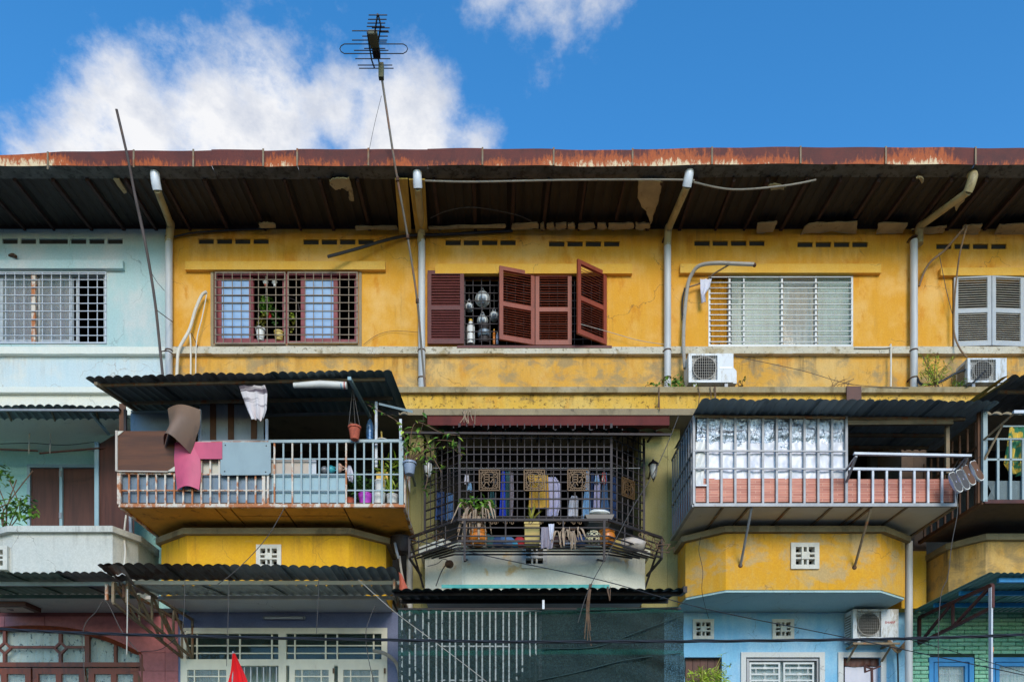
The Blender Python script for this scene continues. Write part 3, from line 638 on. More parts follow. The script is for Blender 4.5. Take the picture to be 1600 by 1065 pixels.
for r_ in range(7):
    for c_ in range(-1, 8):
        xa = AX1+.36-TW*c_-TW; xb = xa+TW-.006; zb = 4.68-TH*r_-TH+.06; ztt = zb+TH-.006
        xa, xb, ztt = max(xa, BND[0]+.2), min(xb, BND[1]-.003), min(ztt, zt-.002)
        if xb-xa < .03 or ztt-zb < .03: continue
        cut = []
        for x in [xa+(xb-xa)*k/6 for k in range(7)]:
            cut.append(max(zb, PZ(min(arch_y(VX+x*F/(D+GY)), 1023), GY)+.012) if AX0 < x < AX1 else zb)
        if max(ztt-c for c in cut) < .03: continue
        mm = MB()
        for k in range(6):
            a, b = xa+(xb-xa)*k/6, xa+(xb-xa)*(k+1)/6; za, zz = min(cut[k], ztt-.001), min(cut[k+1], ztt-.001)
            mm.hexa([(a, GY, za), (b, GY, zz), (b, GY+.012, zz), (a, GY+.012, za), (a, GY, ztt), (b, GY, ztt), (b, GY+.012, ztt), (a, GY+.012, ztt)])
        mm.build('wall_tile', 'pink_tile', h)
# green brick facing, brick by brick
h = HOUSE[4]; bw, bh, g = .225, .053, .013; r4 = [rectm((1452, 1026, 1522, 1200), GY), rectm((1548, 1026, 1684, 1200), GY)]
brk = MB().box(-bw/2, bw/2, -.012, .012, -bh/2, bh/2); bme = bpy.data.meshes.new('brick'); bme.from_pydata(brk.v, [], brk.f); bme.materials.append(M['green_brick'])
zrow = PZ(953, GY); row = 0; nb = 0
while zrow > PZ(1075, GY):
    x = BND[4]+.01+(0 if row % 2 else -bw/2)
    while x < PX(1625, GY):
        xa, xb = max(x, BND[4]+.01), x+bw; parts = [(xa, xb)]
        for q in r4:
            if zrow-bh < q[3]:
                parts = [s_ for (a, b) in parts for s_ in ((a, min(b, q[0])), (max(a, q[1]), b)) if s_[1]-s_[0] > .03]
        for (a, b) in parts:
            o = bpy.data.objects.new('brick', bme); COL.objects.link(o); place(o, h, ((a+b)/2, GY-.011+R.uniform(-.002, .002), zrow-bh/2)); o.scale = ((b-a)/bw, 1, 1); nb += 1
        x += bw+g
    zrow -= bh+g; row += 1
# ---------------------------------------------------------------- eaves roof with gutter
roof = thing('eaves_roof', 'long corrugated roof with rusty red gutter over all the houses', 'roof', (0, .2, ZT))
RX0, RX1 = -9.6, 10.9; RZ0, RZ1 = 10.88, 10.975
for k in range(14):
    a, b = RX0+(RX1-RX0)*k/14, RX0+(RX1-RX0)*(k+1)/14; u = .003*(k % 2)
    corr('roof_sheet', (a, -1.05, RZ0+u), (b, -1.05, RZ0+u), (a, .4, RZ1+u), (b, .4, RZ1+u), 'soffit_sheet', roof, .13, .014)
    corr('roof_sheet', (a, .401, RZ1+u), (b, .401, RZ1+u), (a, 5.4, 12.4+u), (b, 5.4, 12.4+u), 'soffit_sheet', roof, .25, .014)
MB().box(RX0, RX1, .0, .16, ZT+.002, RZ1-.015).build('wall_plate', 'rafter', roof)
x = RX0+.2
while x < RX1:
    w = R.choice([.035, .045, .05]); bar('rafter', (x, -1.03, RZ0-.05), (x+R.uniform(-.03, .03), .0, RZ1-.075), w, .06, 'rafter', roof); x += .55+R.uniform(-.06, .06)
GYF, GYB = -1.25, -1.02
jx = [-140, -20, 76, 210, 303, 331, 412, 465, 576, 668, 754, 865, 988, 1112, 1250, 1383, 1523, 1660, 1800]
tops = [(-140, 252), (0, 244), (100, 239), (200, 237), (400, 235.5), (800, 233), (1000, 235), (1040, 233.5), (1200, 231), (1400, 232), (1600, 233), (1800, 236)]
def topy(x):
    for a, b in zip(tops, tops[1:]):
        if a[0] <= x <= b[0]: return a[1]+(b[1]-a[1])*(x-a[0])/(b[0]-a[0])
    return 236
for a, b in zip(jx, jx[1:]):
    off = R.uniform(-1, 1); m = MB(); n = 6
    def pt(k, kind):
        x = a+(b-a)*k/n; X = PX(x, GYF); zt = PZ(topy(x)+off, GYF); zb = PZ(min(259.5, topy(x)+25)+off*.6, GYF); wob = .006*math.sin(x*.05)
        return {'t': (X, GYF+.0+wob, zt), 'l': (X, GYF-.012+wob, zt), 'l2': (X, GYF-.012+wob, zt-.02), 'b': (X, GYF+wob, zb), 'bi': (X, GYB, zb+.008), 'ti': (X, GYB, zb+.15), 'f2': (X, GYF+.006+wob, zt)}[kind]
    for k in range(n):
        for p_, q_ in (('l', 'l2'), ('l2', 'b')): m.quad(pt(k, p_), pt(k, q_), pt(k+1, q_), pt(k+1, p_))
        m.quad(pt(k, 'f2'), pt(k, 'l'), pt(k+1, 'l'), pt(k+1, 'f2'))
        m.quad(pt(k, 'f2'), pt(k, 'b'), pt(k+1, 'b'), pt(k+1, 'f2'))
    seg = m.build('gutter_front', 'rust_gutter', roof)
    m = MB()
    for k in range(n): m.quad(pt(k, 'b'), pt(k, 'bi'), pt(k+1, 'bi'), pt(k+1, 'b')); m.quad(pt(k, 'bi'), pt(k, 'ti'), pt(k+1, 'ti'), pt(k+1, 'bi'))
    m.build('gutter_trough', 'gutter_under', roof)
for x in jx[1:-1]:
    if x in (331, 668): continue
    m = MB(); X = PX(x, GYF); t, b = PZ(topy(x)-1, GYF), PZ(topy(x)+26, GYF)
    m.box(X-.012, X+.012, GYF-.026, GYF-.016, b-.004, t); m.build('gutter_strap', 'steel_bracket', roof)
# remains of the plaster ceiling, and boards, still fixed under the rafters
ZP = 10.80
def bit(pts, z=ZP, mat='plaster_bit', name='ceiling_plaster'):
    q = []; n = 1 if mat == 'board' else 5
    for (a, b), (c_, d_) in zip(pts, pts[1:]+pts[:1]):
        for k in range(n):
            j = 0 if n == 1 else R.uniform(-.9, .9)
            q.append(Pz(a+(c_-a)*k/n+j, b+(d_-b)*k/n+j*.8, z)+Vector((0, 0, -.02*mnoise.noise(Vector((a*.1+k, b*.1, 0)))*(n > 1))))
    MB().prism(q, (0, 0, .02)).build(name, mat, roof)
bit([(515, 283), (522, 279), (546, 279), (551, 300), (553, 316), (545, 312), (546, 300), (536, 295), (524, 297), (516, 290)])
bit([(998, 284), (1008, 282), (1035, 284), (1032, 300), (1024, 330), (1016, 352), (1010, 330), (1003, 324), (997, 310)])
bit([(405, 349), (418, 348), (430, 351), (431, 357), (405, 356)], 10.81); bit([(555, 354), (620, 354), (622, 359), (556, 359)], 10.81)
for x0_, x1_ in ((800, 842), (845, 851), (855, 867), (869, 886), (888, 899), (904, 930), (934, 948), (951, 991), (994, 1016), (670, 790)):
    bit([(x0_, 350), (x1_-2, 349), (x1_, 357), (x0_+6, 360), (x0_-1, 358)] if x0_ > 700 else [(x0_, 355), (x1_, 352), (x1_, 357), (x0_, 358)], 10.81)
bit([(1262, 350), (1340, 347), (1338, 366), (1300, 362), (1250, 367)], 10.81); bit([(1372, 349), (1419, 350), (1410, 364), (1370, 366)], 10.81)
bit([(1183, 349), (1215, 347), (1208, 362), (1182, 366)], 10.81); bit([(1425, 360), (1480, 353), (1472, 365), (1440, 365)], 10.81)
bit([(1506, 352), (1536, 351), (1528, 366), (1500, 369)], 10.81); bit([(1562, 352), (1600, 350), (1640, 352), (1640, 372), (1552, 368)], 10.81)
bit([(1432, 278), (1440, 277), (1444, 281), (1441, 288), (1438, 282)]); bit([(1200, 290), (1212, 288), (1228, 292), (1224, 296), (1204, 296)])
bit([(178, 281), (186, 281), (198, 300), (194, 304)]); bit([(1490, 320), (1500, 308), (1508, 312), (1494, 330)])
bit([(617, 280), (637, 280), (643, 366), (624, 368)], 10.78, 'board', 'eaves_board'); bit([(639, 281), (664, 281), (668, 362), (650, 364)], 10.77, 'board', 'eaves_board')
# batten and loose wire under the eaves
tube('sagging_wire', [Pz(655, 282, 10.78), Pz(740, 284, 10.78), Pz(900, 281, 10.78), Pz(1070, 281, 10.78), Pz(1085, 285, 10.78), Pz(1146, 296, 10.75), Pz(1226, 290, 10.75), Pz(1275, 281, 10.79)], .012, 'conduit', roof)
tube('sagging_wire', [Pz(672, 341, 10.78), Pz(700, 329, 10.78), Pz(740, 324, 10.78), Pz(800, 334, 10.78), Pz(830, 345, 10.78)], .006, 'wire', roof)
# ---------------------------------------------------------------- downpipes
def downpipe(top, elb, low, bot, label, dirty, Y=-.09):
    base = P(bot[0], bot[1], Y); t = thing('downpipe', label, 'pipe', base, 'white downpipes from the gutter')
    a = P(*top, -1.13); b = P(*elb, -1.06); c = P(*low, -.14); d = P(low[0]-1 if low[0] > 300 else low[0]-3, low[1]+22, Y)
    MB().tube(smoothpath([a+Vector((0, .03, .06)), a, a.lerp(b, .6)+Vector((0, -.02, 0)), b], 4), .066, 12).build('elbow', 'pvc_bright' if not dirty else 'pvc_dirty', t, True)
    MB().tube([b.lerp(c, -.02), c], .052, 12).build('offset_pipe', 'pvc_dirty', t, True)
    MB().tube(smoothpath([c.lerp(b, .08), c, d, d+Vector((0, 0, -.06))], 4), .06, 12).build('lower_elbow', 'pvc_dirty', t, True)
    MB().tube([Vector((base.x, Y, d.z)), Vector((base.x, Y, ZL+.001))], .056, 14).build('pipe', 'pvc', t, True)
    for yy in (372, 548, 591):
        z = PZ(yy, Y); m = MB(); m.lathe([(.056, -.01), (.062, -.01), (.062, .01), (.056, .01)], (base.x, Y, z), 14); m.box(base.x-.07, base.x-.05, Y, -.001, z-.01, z+.01); m.build('clamp', 'clamp', t)
    return t
downpipe((242, 270), (246, 297), (267, 352), (264, 585), 'white downpipe at the seam of mint wall and yellow wall', False)
downpipe((652, 268), (653, 294), (659, 354), (659, 600), 'white downpipe beside the antenna mast', False)
downpipe((1077, 269), (1073, 292), (1044, 358), (1043, 602), 'white downpipe left of the air conditioner on the ledge', False)
downpipe((1520, 276), (1512, 300), (1437, 354), (1428, 602), 'white downpipe with stained elbow left of the white shutters', True)
# ================================================================ third-floor windows
def frame(name, x0, y0, x1, y1, Y, w, dep, mat, par, mull=()):
    m = MB(); pb(m, x0, y0, x1, y0+w, Y, dep); pb(m, x0, y1-w, x1, y1, Y, dep); pb(m, x0, y0+w, x0+w, y1-w, Y, dep); pb(m, x1-w, y0+w, x1, y1-w, Y, dep)
    for a in mull: pb(m, a-w/2, y0+w, a+w/2, y1-w, Y, dep)
    return m.build(name, mat, par)
def grille(par, xs, ys, x0, y0, x1, y1, Y, r, mat, rim=True):
    g = frame('grille', x0, y0, x1, y1, Y, 2, .02, mat, par) if rim else par
    for x in xs: bar('bar', P(x, y0, Y+.006), P(x, y1, Y+.006), r, r, mat, g)
    for y in ys: bar('bar', P(x0, y, Y-.006), P(x1, y, Y-.006), r, r, mat, g)
    return g
def curtain(par, x0, y0, x1, y1, Y, mat, folds=5, amp=.02, name='curtain', seed=1):
    return cloth(name, [(y0, x0, x1), (y1, x0, x1)], Y, mat, par, folds, amp, max(24, int(folds*8)), 4, seed=seed)
# mint house: white sliding sashes behind a square grille
h = HOUSE[0]; w = frame('window', -60, 424, 165, 537, .05, 3, .06, 'alu', h, (52,))
for a, b in ((-58, 0), (0, 54), (58, 113)): frame('sash', a, 430, b, 535, .075, 4.5, .02, 'alu', w); bx('pane', a+4.5, 434.5, b-4.5, 530.5, .085, .005, 'glass', w)
curtain(w, -56, 432, 112, 533, .2, 'curtain_brown', 12, .03)
frame('sash', 112, 430, 122, 535, .09, 3, .02, 'alu', w)
grille(w, [52+14.3*k for k in range(-7, 8) if k], [428, 437, 449, 461, 474, 486, 499, 511, 524], -60, 424, 166, 536, -.02, .011, 'steel_white')
bx('mullion_post', 49, 424, 55, 537, -.012, .05, 'steel_rust', w)
bx('trim', -66, 420.5, 168, 424, -.014, .012, 'mint_upper', h)
tube('broken_pipe_stub', [P(15, 400, .02), P(20, 398, -.04), P(25, 401, -.06)], .025, 'clamp', h)
# yellow house one: maroon frame, blue louvres, plants inside the grille
h = HOUSE[1]; m = MB()
pb(m, 329, 419, 565, 423.5, -.02, .018); pb(m, 329, 423.5, 333.5, 541, -.02, .018); pb(m, 560.5, 423.5, 565, 541, -.02, .018); pb(m, 333.5, 537.5, 560.5, 541, -.02, .018)
m.build('window_trim', 'slab_edge', h)
w = frame('window', 335, 425, 560, 537, .0, 4.5, .09, 'maroon', h, (447,))
for a, b, blue in ((340, 395, 1), (395, 445, 0), (450, 476, 0), (470, 527, 1)):
    if blue:
        s = frame('sash', a, 429, b, 534, .04, 6, .03, 'maroon', w)
        for k in range(8):
            y = 439+12*k; bx('louvre', a+6, y, b-6, y+10.4, .055+.004*(k % 2), .008, 'blue_louvre', s)
        bx('pane', a+6, 434, b-6, 439, .056, .004, 'glass_dark', s)
frame('sash', 524, 429, 558, 534, .06, 4, .03, 'maroon', w); frame('sash', 392, 429, 446, 534, .07, 4.5, .03, 'maroon', w)
gx = [349, 363, 377, 391, 404, 417.5, 431]; gx2 = [463, 477, 490, 504, 517.6, 531, 545]; gy = [437, 449, 461, 473, 486, 498, 511, 523]
grille(w, gx, gy, 335.5, 424.5, 446, 537, -.06, .011, 'steel_tan'); grille(w, gx2, gy, 449, 424.5, 559, 536, -.06, .011, 'steel_tan')
# brown shutters
def shutter(par, A, B, z0, z1, mat, slatmat, nsl=11, th=.035, tilt=38, out=1, sw=.03):
    A, B = Vector((A[0], A[1], 0)), Vector((B[0], B[1], 0)); u = (B-A).normalized(); L_ = (B-A).length; nrm = Vector((u.y, -u.x, 0))*out
    st, rl = .062, .075; zm = z0+(z1-z0)*.49
    pt = lambda s, z, o=0: A+u*s+nrm*o+Vector((0, 0, z))
    m = MB()
    def blk(s0, s1, a, b): m.hexa([pt(s0, a, -th/2), pt(s1, a, -th/2), pt(s1, a, th/2), pt(s0, a, th/2), pt(s0, b, -th/2), pt(s1, b, -th/2), pt(s1, b, th/2), pt(s0, b, th/2)])
    blk(0, st, z0, z1); blk(L_-st, L_, z0, z1)
    for a, b in ((z0, z0+rl), (zm-rl*.45, zm+rl*.45), (z1-rl*.8, z1)): blk(st, L_-st, a, b)
    f = m.build('shutter', mat, par)
    t = math.radians(tilt)
    for a, b in ((z0+rl, zm-rl*.45), (zm+rl*.45, z1-rl*.8)):
        for k in range(nsl):
            z = a+(b-a)*(k+.5)/nsl; wv = nrm*math.cos(t)*-1+Vector((0, 0, math.sin(t)))
            bar('slat', pt(st, z), pt(L_-st, z), sw, .006, slatmat, f, up=wv.cross(u))
    return f
h = HOUSE[2]; z0, z1 = PZ(540, 0), PZ(427, 0)
w = frame('window', 722, 426.5, 950, 543, .0, 3.2, .12, 'shut_old', h)
za, zb = PZ(537.5, -.05), PZ(423.5, -.05)
shutter(h, (PX(725, -.05), -.05), (PX(668, -.05), -.05), za, zb, 'shut_old', 'shut_old', 11, tilt=-64, sw=.052)
X0, X1 = PX(836, 0), PX(948, 0)
shutter(h, (PX(780, -.16), -.16), (PX(835, 0), -.012), z0-.0, z1, 'shut_red', 'shut_red', 12)
shutter(h, (PX(836.5, 0), -.012), (PX(893, 0), -.012), z0, z1-.01, 'shut_red', 'shut_red', 12)
shutter(h, (PX(902, -.31), -.31), (PX(947, 0), -.012), z0, z1, 'shut_red', 'shut_red', 12)
grille(w, [726+13.2*k for k in range(1, 17)], [434+12*k for k in range(9)], 725, 429, 946, 541, .04, .01, 'steel_grille', True)
bx('rough_sill', 714, 539.5, 956, 543, -.09, .088, 'shut_old', h)
# aluminium window with louvres
h = HOUSE[3]; w = frame('window', 1107, 427, 1333, 541, -.005, 3, .07, 'alu', h, (1140, 1222, 1275))
for k in range(13): bar('bar', P(1109, 433+8.4*k, -.02), P(1331, 433+8.4*k, -.02), .011, .010, 'alu', w)
bar('upright', P(1162, 430, .0), P(1162, 539, .0), .02, .02, 'alu', w)
for a, b, mt in ((1143, 1161, 'glass_green'), (1163, 1219, 'glass_green'), (1225, 1272, 'glass'), (1278, 1330, 'glass_green')):
    for k in range(7):
        y = 431+15.3*k; bx('louvre_pane', a, y, b, y+15, .045+.006*(k % 2), .005, mt, w)
curtain(w, 1109, 437, 1139, 539, .08, 'curtain_yel', 3, .025); curtain(w, 1144, 432, 1332, 539, .17, 'curtain_pale', 14, .025)
# white shutters
h = HOUSE[4]; z0, z1 = PZ(543, 0), PZ(431.5, 0)
shutter(h, (PX(1489, 0), -.02), (PX(1545, 0), -.05), z0, z1, 'shut_white', 'slat_white', 13)
shutter(h, (PX(1546, 0), -.05), (PX(1598, 0), -.02), z0, z1, 'shut_white', 'slat_white', 13); shutter(h, (PX(1599, 0), -.02), (PX(1653, 0), -.02), z0, z1, 'shut_white', 'slat_white', 13)
# ================================================================ things in the windows
def leafmesh(L_=.06, w=.02, bend=.25):
    m = MB(); pts = [(0, 0), (.25, .8), (.55, 1), (.8, .6), (1, 0)]
    for (t, k), (t2, k2) in zip(pts, pts[1:]):
        z, z2 = -bend*L_*t*t, -bend*L_*t2*t2
        m.quad((-w*k, t*L_, z+.2*w*k), (0, t*L_, z), (0, t2*L_, z2), (-w*k2, t2*L_, z2+.2*w*k2)); m.quad((0, t*L_, z), (w*k, t*L_, z+.2*w*k), (w*k2, t2*L_, z2+.2*w*k2), (0, t2*L_, z2))
    return m
_lm = {}
def leaf(par, p, d, L_, w, mat, bend=.25, name='leaf'):
    k = (mat, round(w/L_, 2), bend)
    if k not in _lm:
        m = leafmesh(1, w/L_, bend); me = bpy.data.meshes.new('leaf'); me.from_pydata(m.v, [], m.f); me.materials.append(M[mat]); me.polygons.foreach_set('use_smooth', [True]*len(me.polygons)); _lm[k] = me
    o = bpy.data.objects.new(name, _lm[k]); COL.objects.link(o); o.parent = par; WL[o.name] = Vector(p)
    d = Vector(d).normalized(); q = d.to_track_quat('Y', 'Z')
    o.matrix_basis = Matrix.Translation(Vector(p)-WL[par.name]) @ q.to_matrix().to_4x4() @ Matrix.Rotation(R.uniform(-.7, .7), 4, 'Y') @ Matrix.Diagonal((L_, L_, L_, 1))
    return o
def leafmass(name, par, pts, L_, w, mat, seed=0, spread=1., up=.2, kind=None, n=1):   # many leaves joined as one foliage part
    rr = random.Random(seed); m = MB(); lm = leafmesh(1, w/L_, .3)
    for p in pts:
        for _ in range(n):
            d = Vector((rr.uniform(-1, 1)*spread, rr.uniform(-1, .6)*spread, rr.uniform(-.6, .9)+up)); s = L_*rr.uniform(.6, 1.25)
            mt = Matrix.Translation(p) @ d.to_track_quat('Y', 'Z').to_matrix().to_4x4() @ Matrix.Rotation(rr.uniform(-1, 1), 4, 'Y') @ Matrix.Diagonal((s, s, s, 1))
            b = len(m.v); m.v += [mt @ v for v in lm.v]; m.f += [tuple(i+b for i in f) for f in lm.f]
    return m.build(name, mat, par, True, kind=kind)
def pot(name, x, yb, Y, r0, r1, hgt, mat, label, cat, group=None, z=None, rim=True):
    c = P(x, yb, Y) if z is None else Vector((PX(x, Y), Y, z))
    t = thing(name, label, cat, c, group)
    prof = [(r0*.9, 0), (r0, .004), (r1*.96, hgt*.86)]+([(r1*1.1, hgt*.86), (r1*1.1, hgt)] if rim else [(r1, hgt)])+[(r1*.9, hgt), (r1*.85, hgt*.7), (0, hgt*.7)]
    MB().lathe(prof, c, 16).build('body', mat, t, True)
    MB().lathe([(r1*.86, hgt*.72), (0, hgt*.75)], c, 12).build('soil', 'wood_dark', t)
    return t, c+Vector((0, 0, hgt))
def cloud(c, rx, ry, rz, n, seed):
    rr = random.Random(seed); out = []
    while len(out) < n:
        v = Vector((rr.uniform(-1, 1), rr.uniform(-1, 1), rr.uniform(-1, 1)))
        if v.length < 1: out.append(Vector((c.x+v.x*rx, c.y+v.y*ry, c.z+v.z*rz)))
    return out
YI = -.005
SILLZ = PZ(534, .04)
t, top = pot('flower_pot', 407, 533, .02, .05, .075, .19, 'white_pl', 'white flower pot behind the maroon window grille', 'flower pot', z=SILLZ)
leafmass('foliage', t, cloud(top+Vector((.02, 0, .10)), .10, .05, .14, 40, 3), .05, .014, 'leaf_olive', 3)
t, top = pot('flower_pot', 436, 533, .02, .06, .075, .14, 'yellow_pot', 'squat cream flower pot behind the maroon window grille', 'flower pot', z=SILLZ)
t = thing('hanging_plant', 'bushy green plant with red flower hanging in the maroon window', 'plant', P(415, 500, .02))
tube('hanger', [P(415, 426, .02), P(416, 446, .02), P(415, 470, .02)], .004, 'wire_pale', t)
leafmass('foliage', t, cloud(P(415, 476, .02), .11, .04, .16, 90, 5), .06, .022, 'leaf', 5); leafmass('trailing_foliage', t, cloud(P(428, 494, .02), .08, .04, .14, 36, 6), .05, .018, 'leaf_dark', 6)
for k in range(9):
    a = k*.7; leaf(t, P(421, 493, -.02), (math.cos(a), -.5, math.sin(a)), .045, .02, 'red_pl', .3, 'petal')
t = thing('hanging_plant', 'small trailing yellow green plant hanging beside the maroon mullion', 'plant', P(459, 520, .1))
tube('hanger', [P(441, 480, .1), P(443, 470, .1), P(452, 466, .1), P(464, 472, .1), P(468, 485, .1)], .009, 'steel_grille', t)
leafmass('foliage', t, cloud(P(458, 496, .1), .07, .05, .07, 26, 8), .05, .018, 'leaf_lime', 8); leafmass('trailing_foliage', t, cloud(P(457, 511, .1), .06, .04, .12, 22, 9), .045, .014, 'leaf_olive', 9)
for x, mt, lb in ((415, 'terra', 'small brown and white ornament hung at top of maroon window'), (429, 'white_pl', 'small white ornament hung at top of maroon window')):
    t = thing('ornament', lb, 'ornament', P(x, 447, .1)); MB().ball(P(x, 441, .1), .045, 10, (1, .7, .9)).build('body', 'white_pl', t, True); MB().ball(P(x+.5, 446, .1), .026, 8).build('drop', mt, t, True); bar('string', P(x, 426, .1), P(x, 438, .1), .004, .004, 'wire_pale', t)
# kitchenware behind the brown shutters
def pan(x, y, r, label, lid=False):
    c = P(x, y, .2); t = thing('hanging_pan', label, 'pan', c, 'pans hung in the shuttered window')
    MB().lathe([(0, -.05), (r*.7, -.045), (r*.97, -.01), (r, 0), (r*1.06, .004), (r, .012), (r*.9, -.02), (0, -.035)], c, 18, (0, 1, .25)).build('bowl', 'alu', t, True)
    MB().lathe([(r*.45, 0), (r*.5, .006), (.0, .02)], c+Vector((0, -.06, -r*.35)), 14, (0, -1, -.4)).build('base_disc', 'galv', t, True)
    tube('handle', [c+Vector((-.03, -.01, r)), c+Vector((0, -.01, r+.05)), c+Vector((.03, -.01, r))], .009, 'steel_grey', t)
    bar('hook', c+Vector((0, 0, r+.03)), Vector((c.x, c.y, PZ(432, .2))), .006, .006, 'wire', t)
pan(754, 467, .115, 'large round steel pan hung behind the open brown shutter'); pan(754, 501, .085, 'smaller round steel pan hung under the large pan')
pan(772, 494, .075, 'steel bowl hung beside the round pans'); pan(733, 480, .07, 'dull steel pan hung at the edge of the open shutter')
for k, (x0_, y0_, x1_, mt, lb) in enumerate(((729, 499, 742, 'white_pl', 'white plastic bottle standing on the shuttered window sill'), (775, 518, 779, 'blue_pl', 'slim pale blue bottle on the shuttered window sill'), (770, 514, 774, 'orange_pot', 'slim orange bottle on the shuttered window sill'))):
    r = (x1_-x0_)/2/97; c = P((x0_+x1_)/2, 538, .1); hh = (538-y0_)/97; t = thing('bottle', lb, 'bottle', c)
    MB().lathe([(r*.9, 0), (r, .02), (r, hh*.7), (r*.5, hh*.85), (r*.4, hh*.92)], c, 12).build('body', mt, t, True); MB().lathe([(r*.5, hh*.92), (r*.5, hh)], c, 10).build('cap', 'yellow_pl', t)
t = thing('cooking_pot', 'dark stacked cooking pots on the shuttered window sill', 'pot', P(757, 538, .16))
for k, (y, r) in enumerate(((538, .1), (528, .11), (518, .1))): MB().lathe([(r*.9, 0), (r, .02), (r, .085), (r*1.05, .09)], P(757, y, .16), 16).build('pot_body', ('steel_dark', 'galv', 'steel_dark')[k], t, True)
# ================================================================ air conditioners
def acunit(x0, y0, x1, y1, Y, dep, label, gx0, gx1, side, logo=None, gcol='ac_grille', bars=True, bump_=False):
    a, b = P(x0, y1, Y), P(x1, y0, Y); wz = b.z-a.z; t = thing('air_conditioner', label, 'air conditioner', ((a.x+b.x)/2, Y+dep/2, a.z))
    m = MB(); g0, g1 = PX(gx0, Y), PX(gx1, Y); zl, zh = a.z+wz*.08, b.z-wz*.07
    m.holes(a.x, b.x, a.z, b.z, Y, Y+.05, [(g0, g1, zl, zh)]); m.box(a.x, b.x, Y+.051, Y+dep, a.z, b.z); m.build('casing', 'ac_white', t)
    cx, cz = (g0+g1)/2, (zl+zh)/2; r = min(g1-g0, zh-zl)*.47
    MB().lathe([(r, 0), (r*.3, .004), (0, .004)], (cx, Y+.045, cz), 24, (0, -1, 0)).build('fan_well', 'ac_dark', t)
    for k in range(5):
        an = k*1.256; MB().bar((cx+math.cos(an)*r*.2, Y+.035, cz+math.sin(an)*r*.2), (cx+math.cos(an+.4)*r*.9, Y+.03, cz+math.sin(an+.4)*r*.9), r*.45, .006).build('fan_blade', 'ac_dark', t)
    gm = MB().lathe([(r*1.02, 0), (r*1.02, .012), (r*.97, .012), (r*.97, 0)], (cx, Y+.012, cz), 24, (0, -1, 0)).build('grille_ring', gcol, t)
    nv = 12
    for k in range(1, nv):
        X = g0+(g1-g0)*k/nv; bar('grille_wire', (X, Y+.004, zl), (X, Y+.004, zh), .006, .006, gcol, t)
    for k in range(1, 9):
        Z = zl+(zh-zl)*k/9; bar('grille_wire', (g0, Y+.008, Z), (g1, Y+.008, Z), .005, .005, gcol, t)
    if side:      # louvres on the left cheek
        for k in range(9):
            Z = a.z+wz*(.12+.085*k); MB().box(a.x-.006, a.x-.001, Y+.07, Y+dep-.04, Z, Z+.022).build('side_louvre', 'ac_dark', t)
    if bump_: MB().hexa([(b.x, Y+.03, a.z+.0), (b.x+.06, Y+.03, a.z), (b.x+.06, Y+dep, a.z), (b.x, Y+dep, a.z), (b.x, Y+.03, a.z+.26), (b.x+.06, Y+.03, a.z+.19), (b.x+.06, Y+dep, a.z+.19), (b.x, Y+dep, a.z+.26)]).build('valve_cover', 'ac_white', t)
    MB().box(a.x+.08, a.x+.13, Y+.02, Y+dep-.02, a.z-.06, a.z-.001).build('foot', 'steel_grey', t); MB().box(b.x-.13, b.x-.08, Y+.02, Y+dep-.02, a.z-.06, a.z-.001).build('foot', 'steel_grey', t)
    if logo:
        cu = bpy.data.curves.new('badge', 'FONT'); cu.body = logo; cu.size = .055; cu.align_x = 'CENTER'; cu.extrude = .001
        tmp = bpy.data.objects.new('badge_tmp', cu); COL.objects.link(tmp); bpy.context.view_layer.update()
        me = bpy.data.meshes.new_from_object(tmp.evaluated_get(bpy.context.evaluated_depsgraph_get())); bpy.data.objects.remove(tmp); me.materials.clear(); me.materials.append(M['red_pl'])
        o = bpy.data.objects.new('badge', me); COL.objects.link(o); o.parent = t; o.rotation_euler = (math.radians(90), 0, 0); w_ = Vector(((g1+b.x)/2, Y-.003, a.z+wz*.52)); o.location = w_-WL[t.name]
    return t, a, b
t, a_, b_ = acunit(1076, 552, 1146, 597, -.38, .3, 'white air conditioner on the ledge below the aluminium window', 1081, 1121, False, bump_=True)
bx('badge_strip', 1124, 572.5, 1144, 575.5, -.383, .002, 'pvc_bright', t)
acunit(1512, 559, 1573, 597, -.38, .3, 'white air conditioner on the ledge below the white shutters', 1516, 1556, True)
# ================================================================ poles, mast, antenna
t = thing('leaning_pole', 'long weathered brown pole leaning past the gutter before the mint wall', 'pole', P(255, 592, -.38))
tube('shaft', [P(256, 604, -.40), P(250, 545, -.5), P(242, 470, -.72), P(228, 385, -.98), P(210, 300, -1.24), P(200, 248, -1.40), P(182, 171, -1.62)], [.022]*24+[.019]*13, 'pole', t)
tube('tie_wire', [P(236, 425, -.85), P(245, 440, -.5), P(257, 454, -.12)], .004, 'wire', t); tube('tie_wire', [P(243, 483, -.68), P(255, 492, -.4), P(270, 503, -.1)], .006, 'wire', t)
tube('tie_wire', [P(252, 549, -.5), P(262, 548, -.3), P(270, 553, -.1)], .008, 'clamp', t)
t = thing('antenna_mast', 'thin tall rusty mast leaning out past the gutter and carrying the aerial', 'mast', P(663, 602, -.4))
mast = [P(664, 605, -.40), P(659, 550, -.5), P(652, 470, -.7), P(637, 370, -1.0), P(621, 280, -1.3), P(614, 238, -1.42), P(603, 165, -1.53), P(594, 105, -1.62)]
MB().tube(smoothpath(mast), .016, 8).build('shaft', 'mast', t, True)
for k in (2, 3, 4): MB().lathe([(.02, -.03), (.024, -.03), (.024, .03), (.02, .03)], mast[k], 10).build('joint_sleeve', 'clamp', t)
tube('stay_wire', [P(596, 150, -1.55), P(585, 195, -1.45), P(577, 234, -1.3)], .003, 'wire', t)
AZ = mast[-1].z+.06
t = thing('tv_antenna', 'many-rod television aerial on the tall leaning mast', 'antenna', mast[-1])
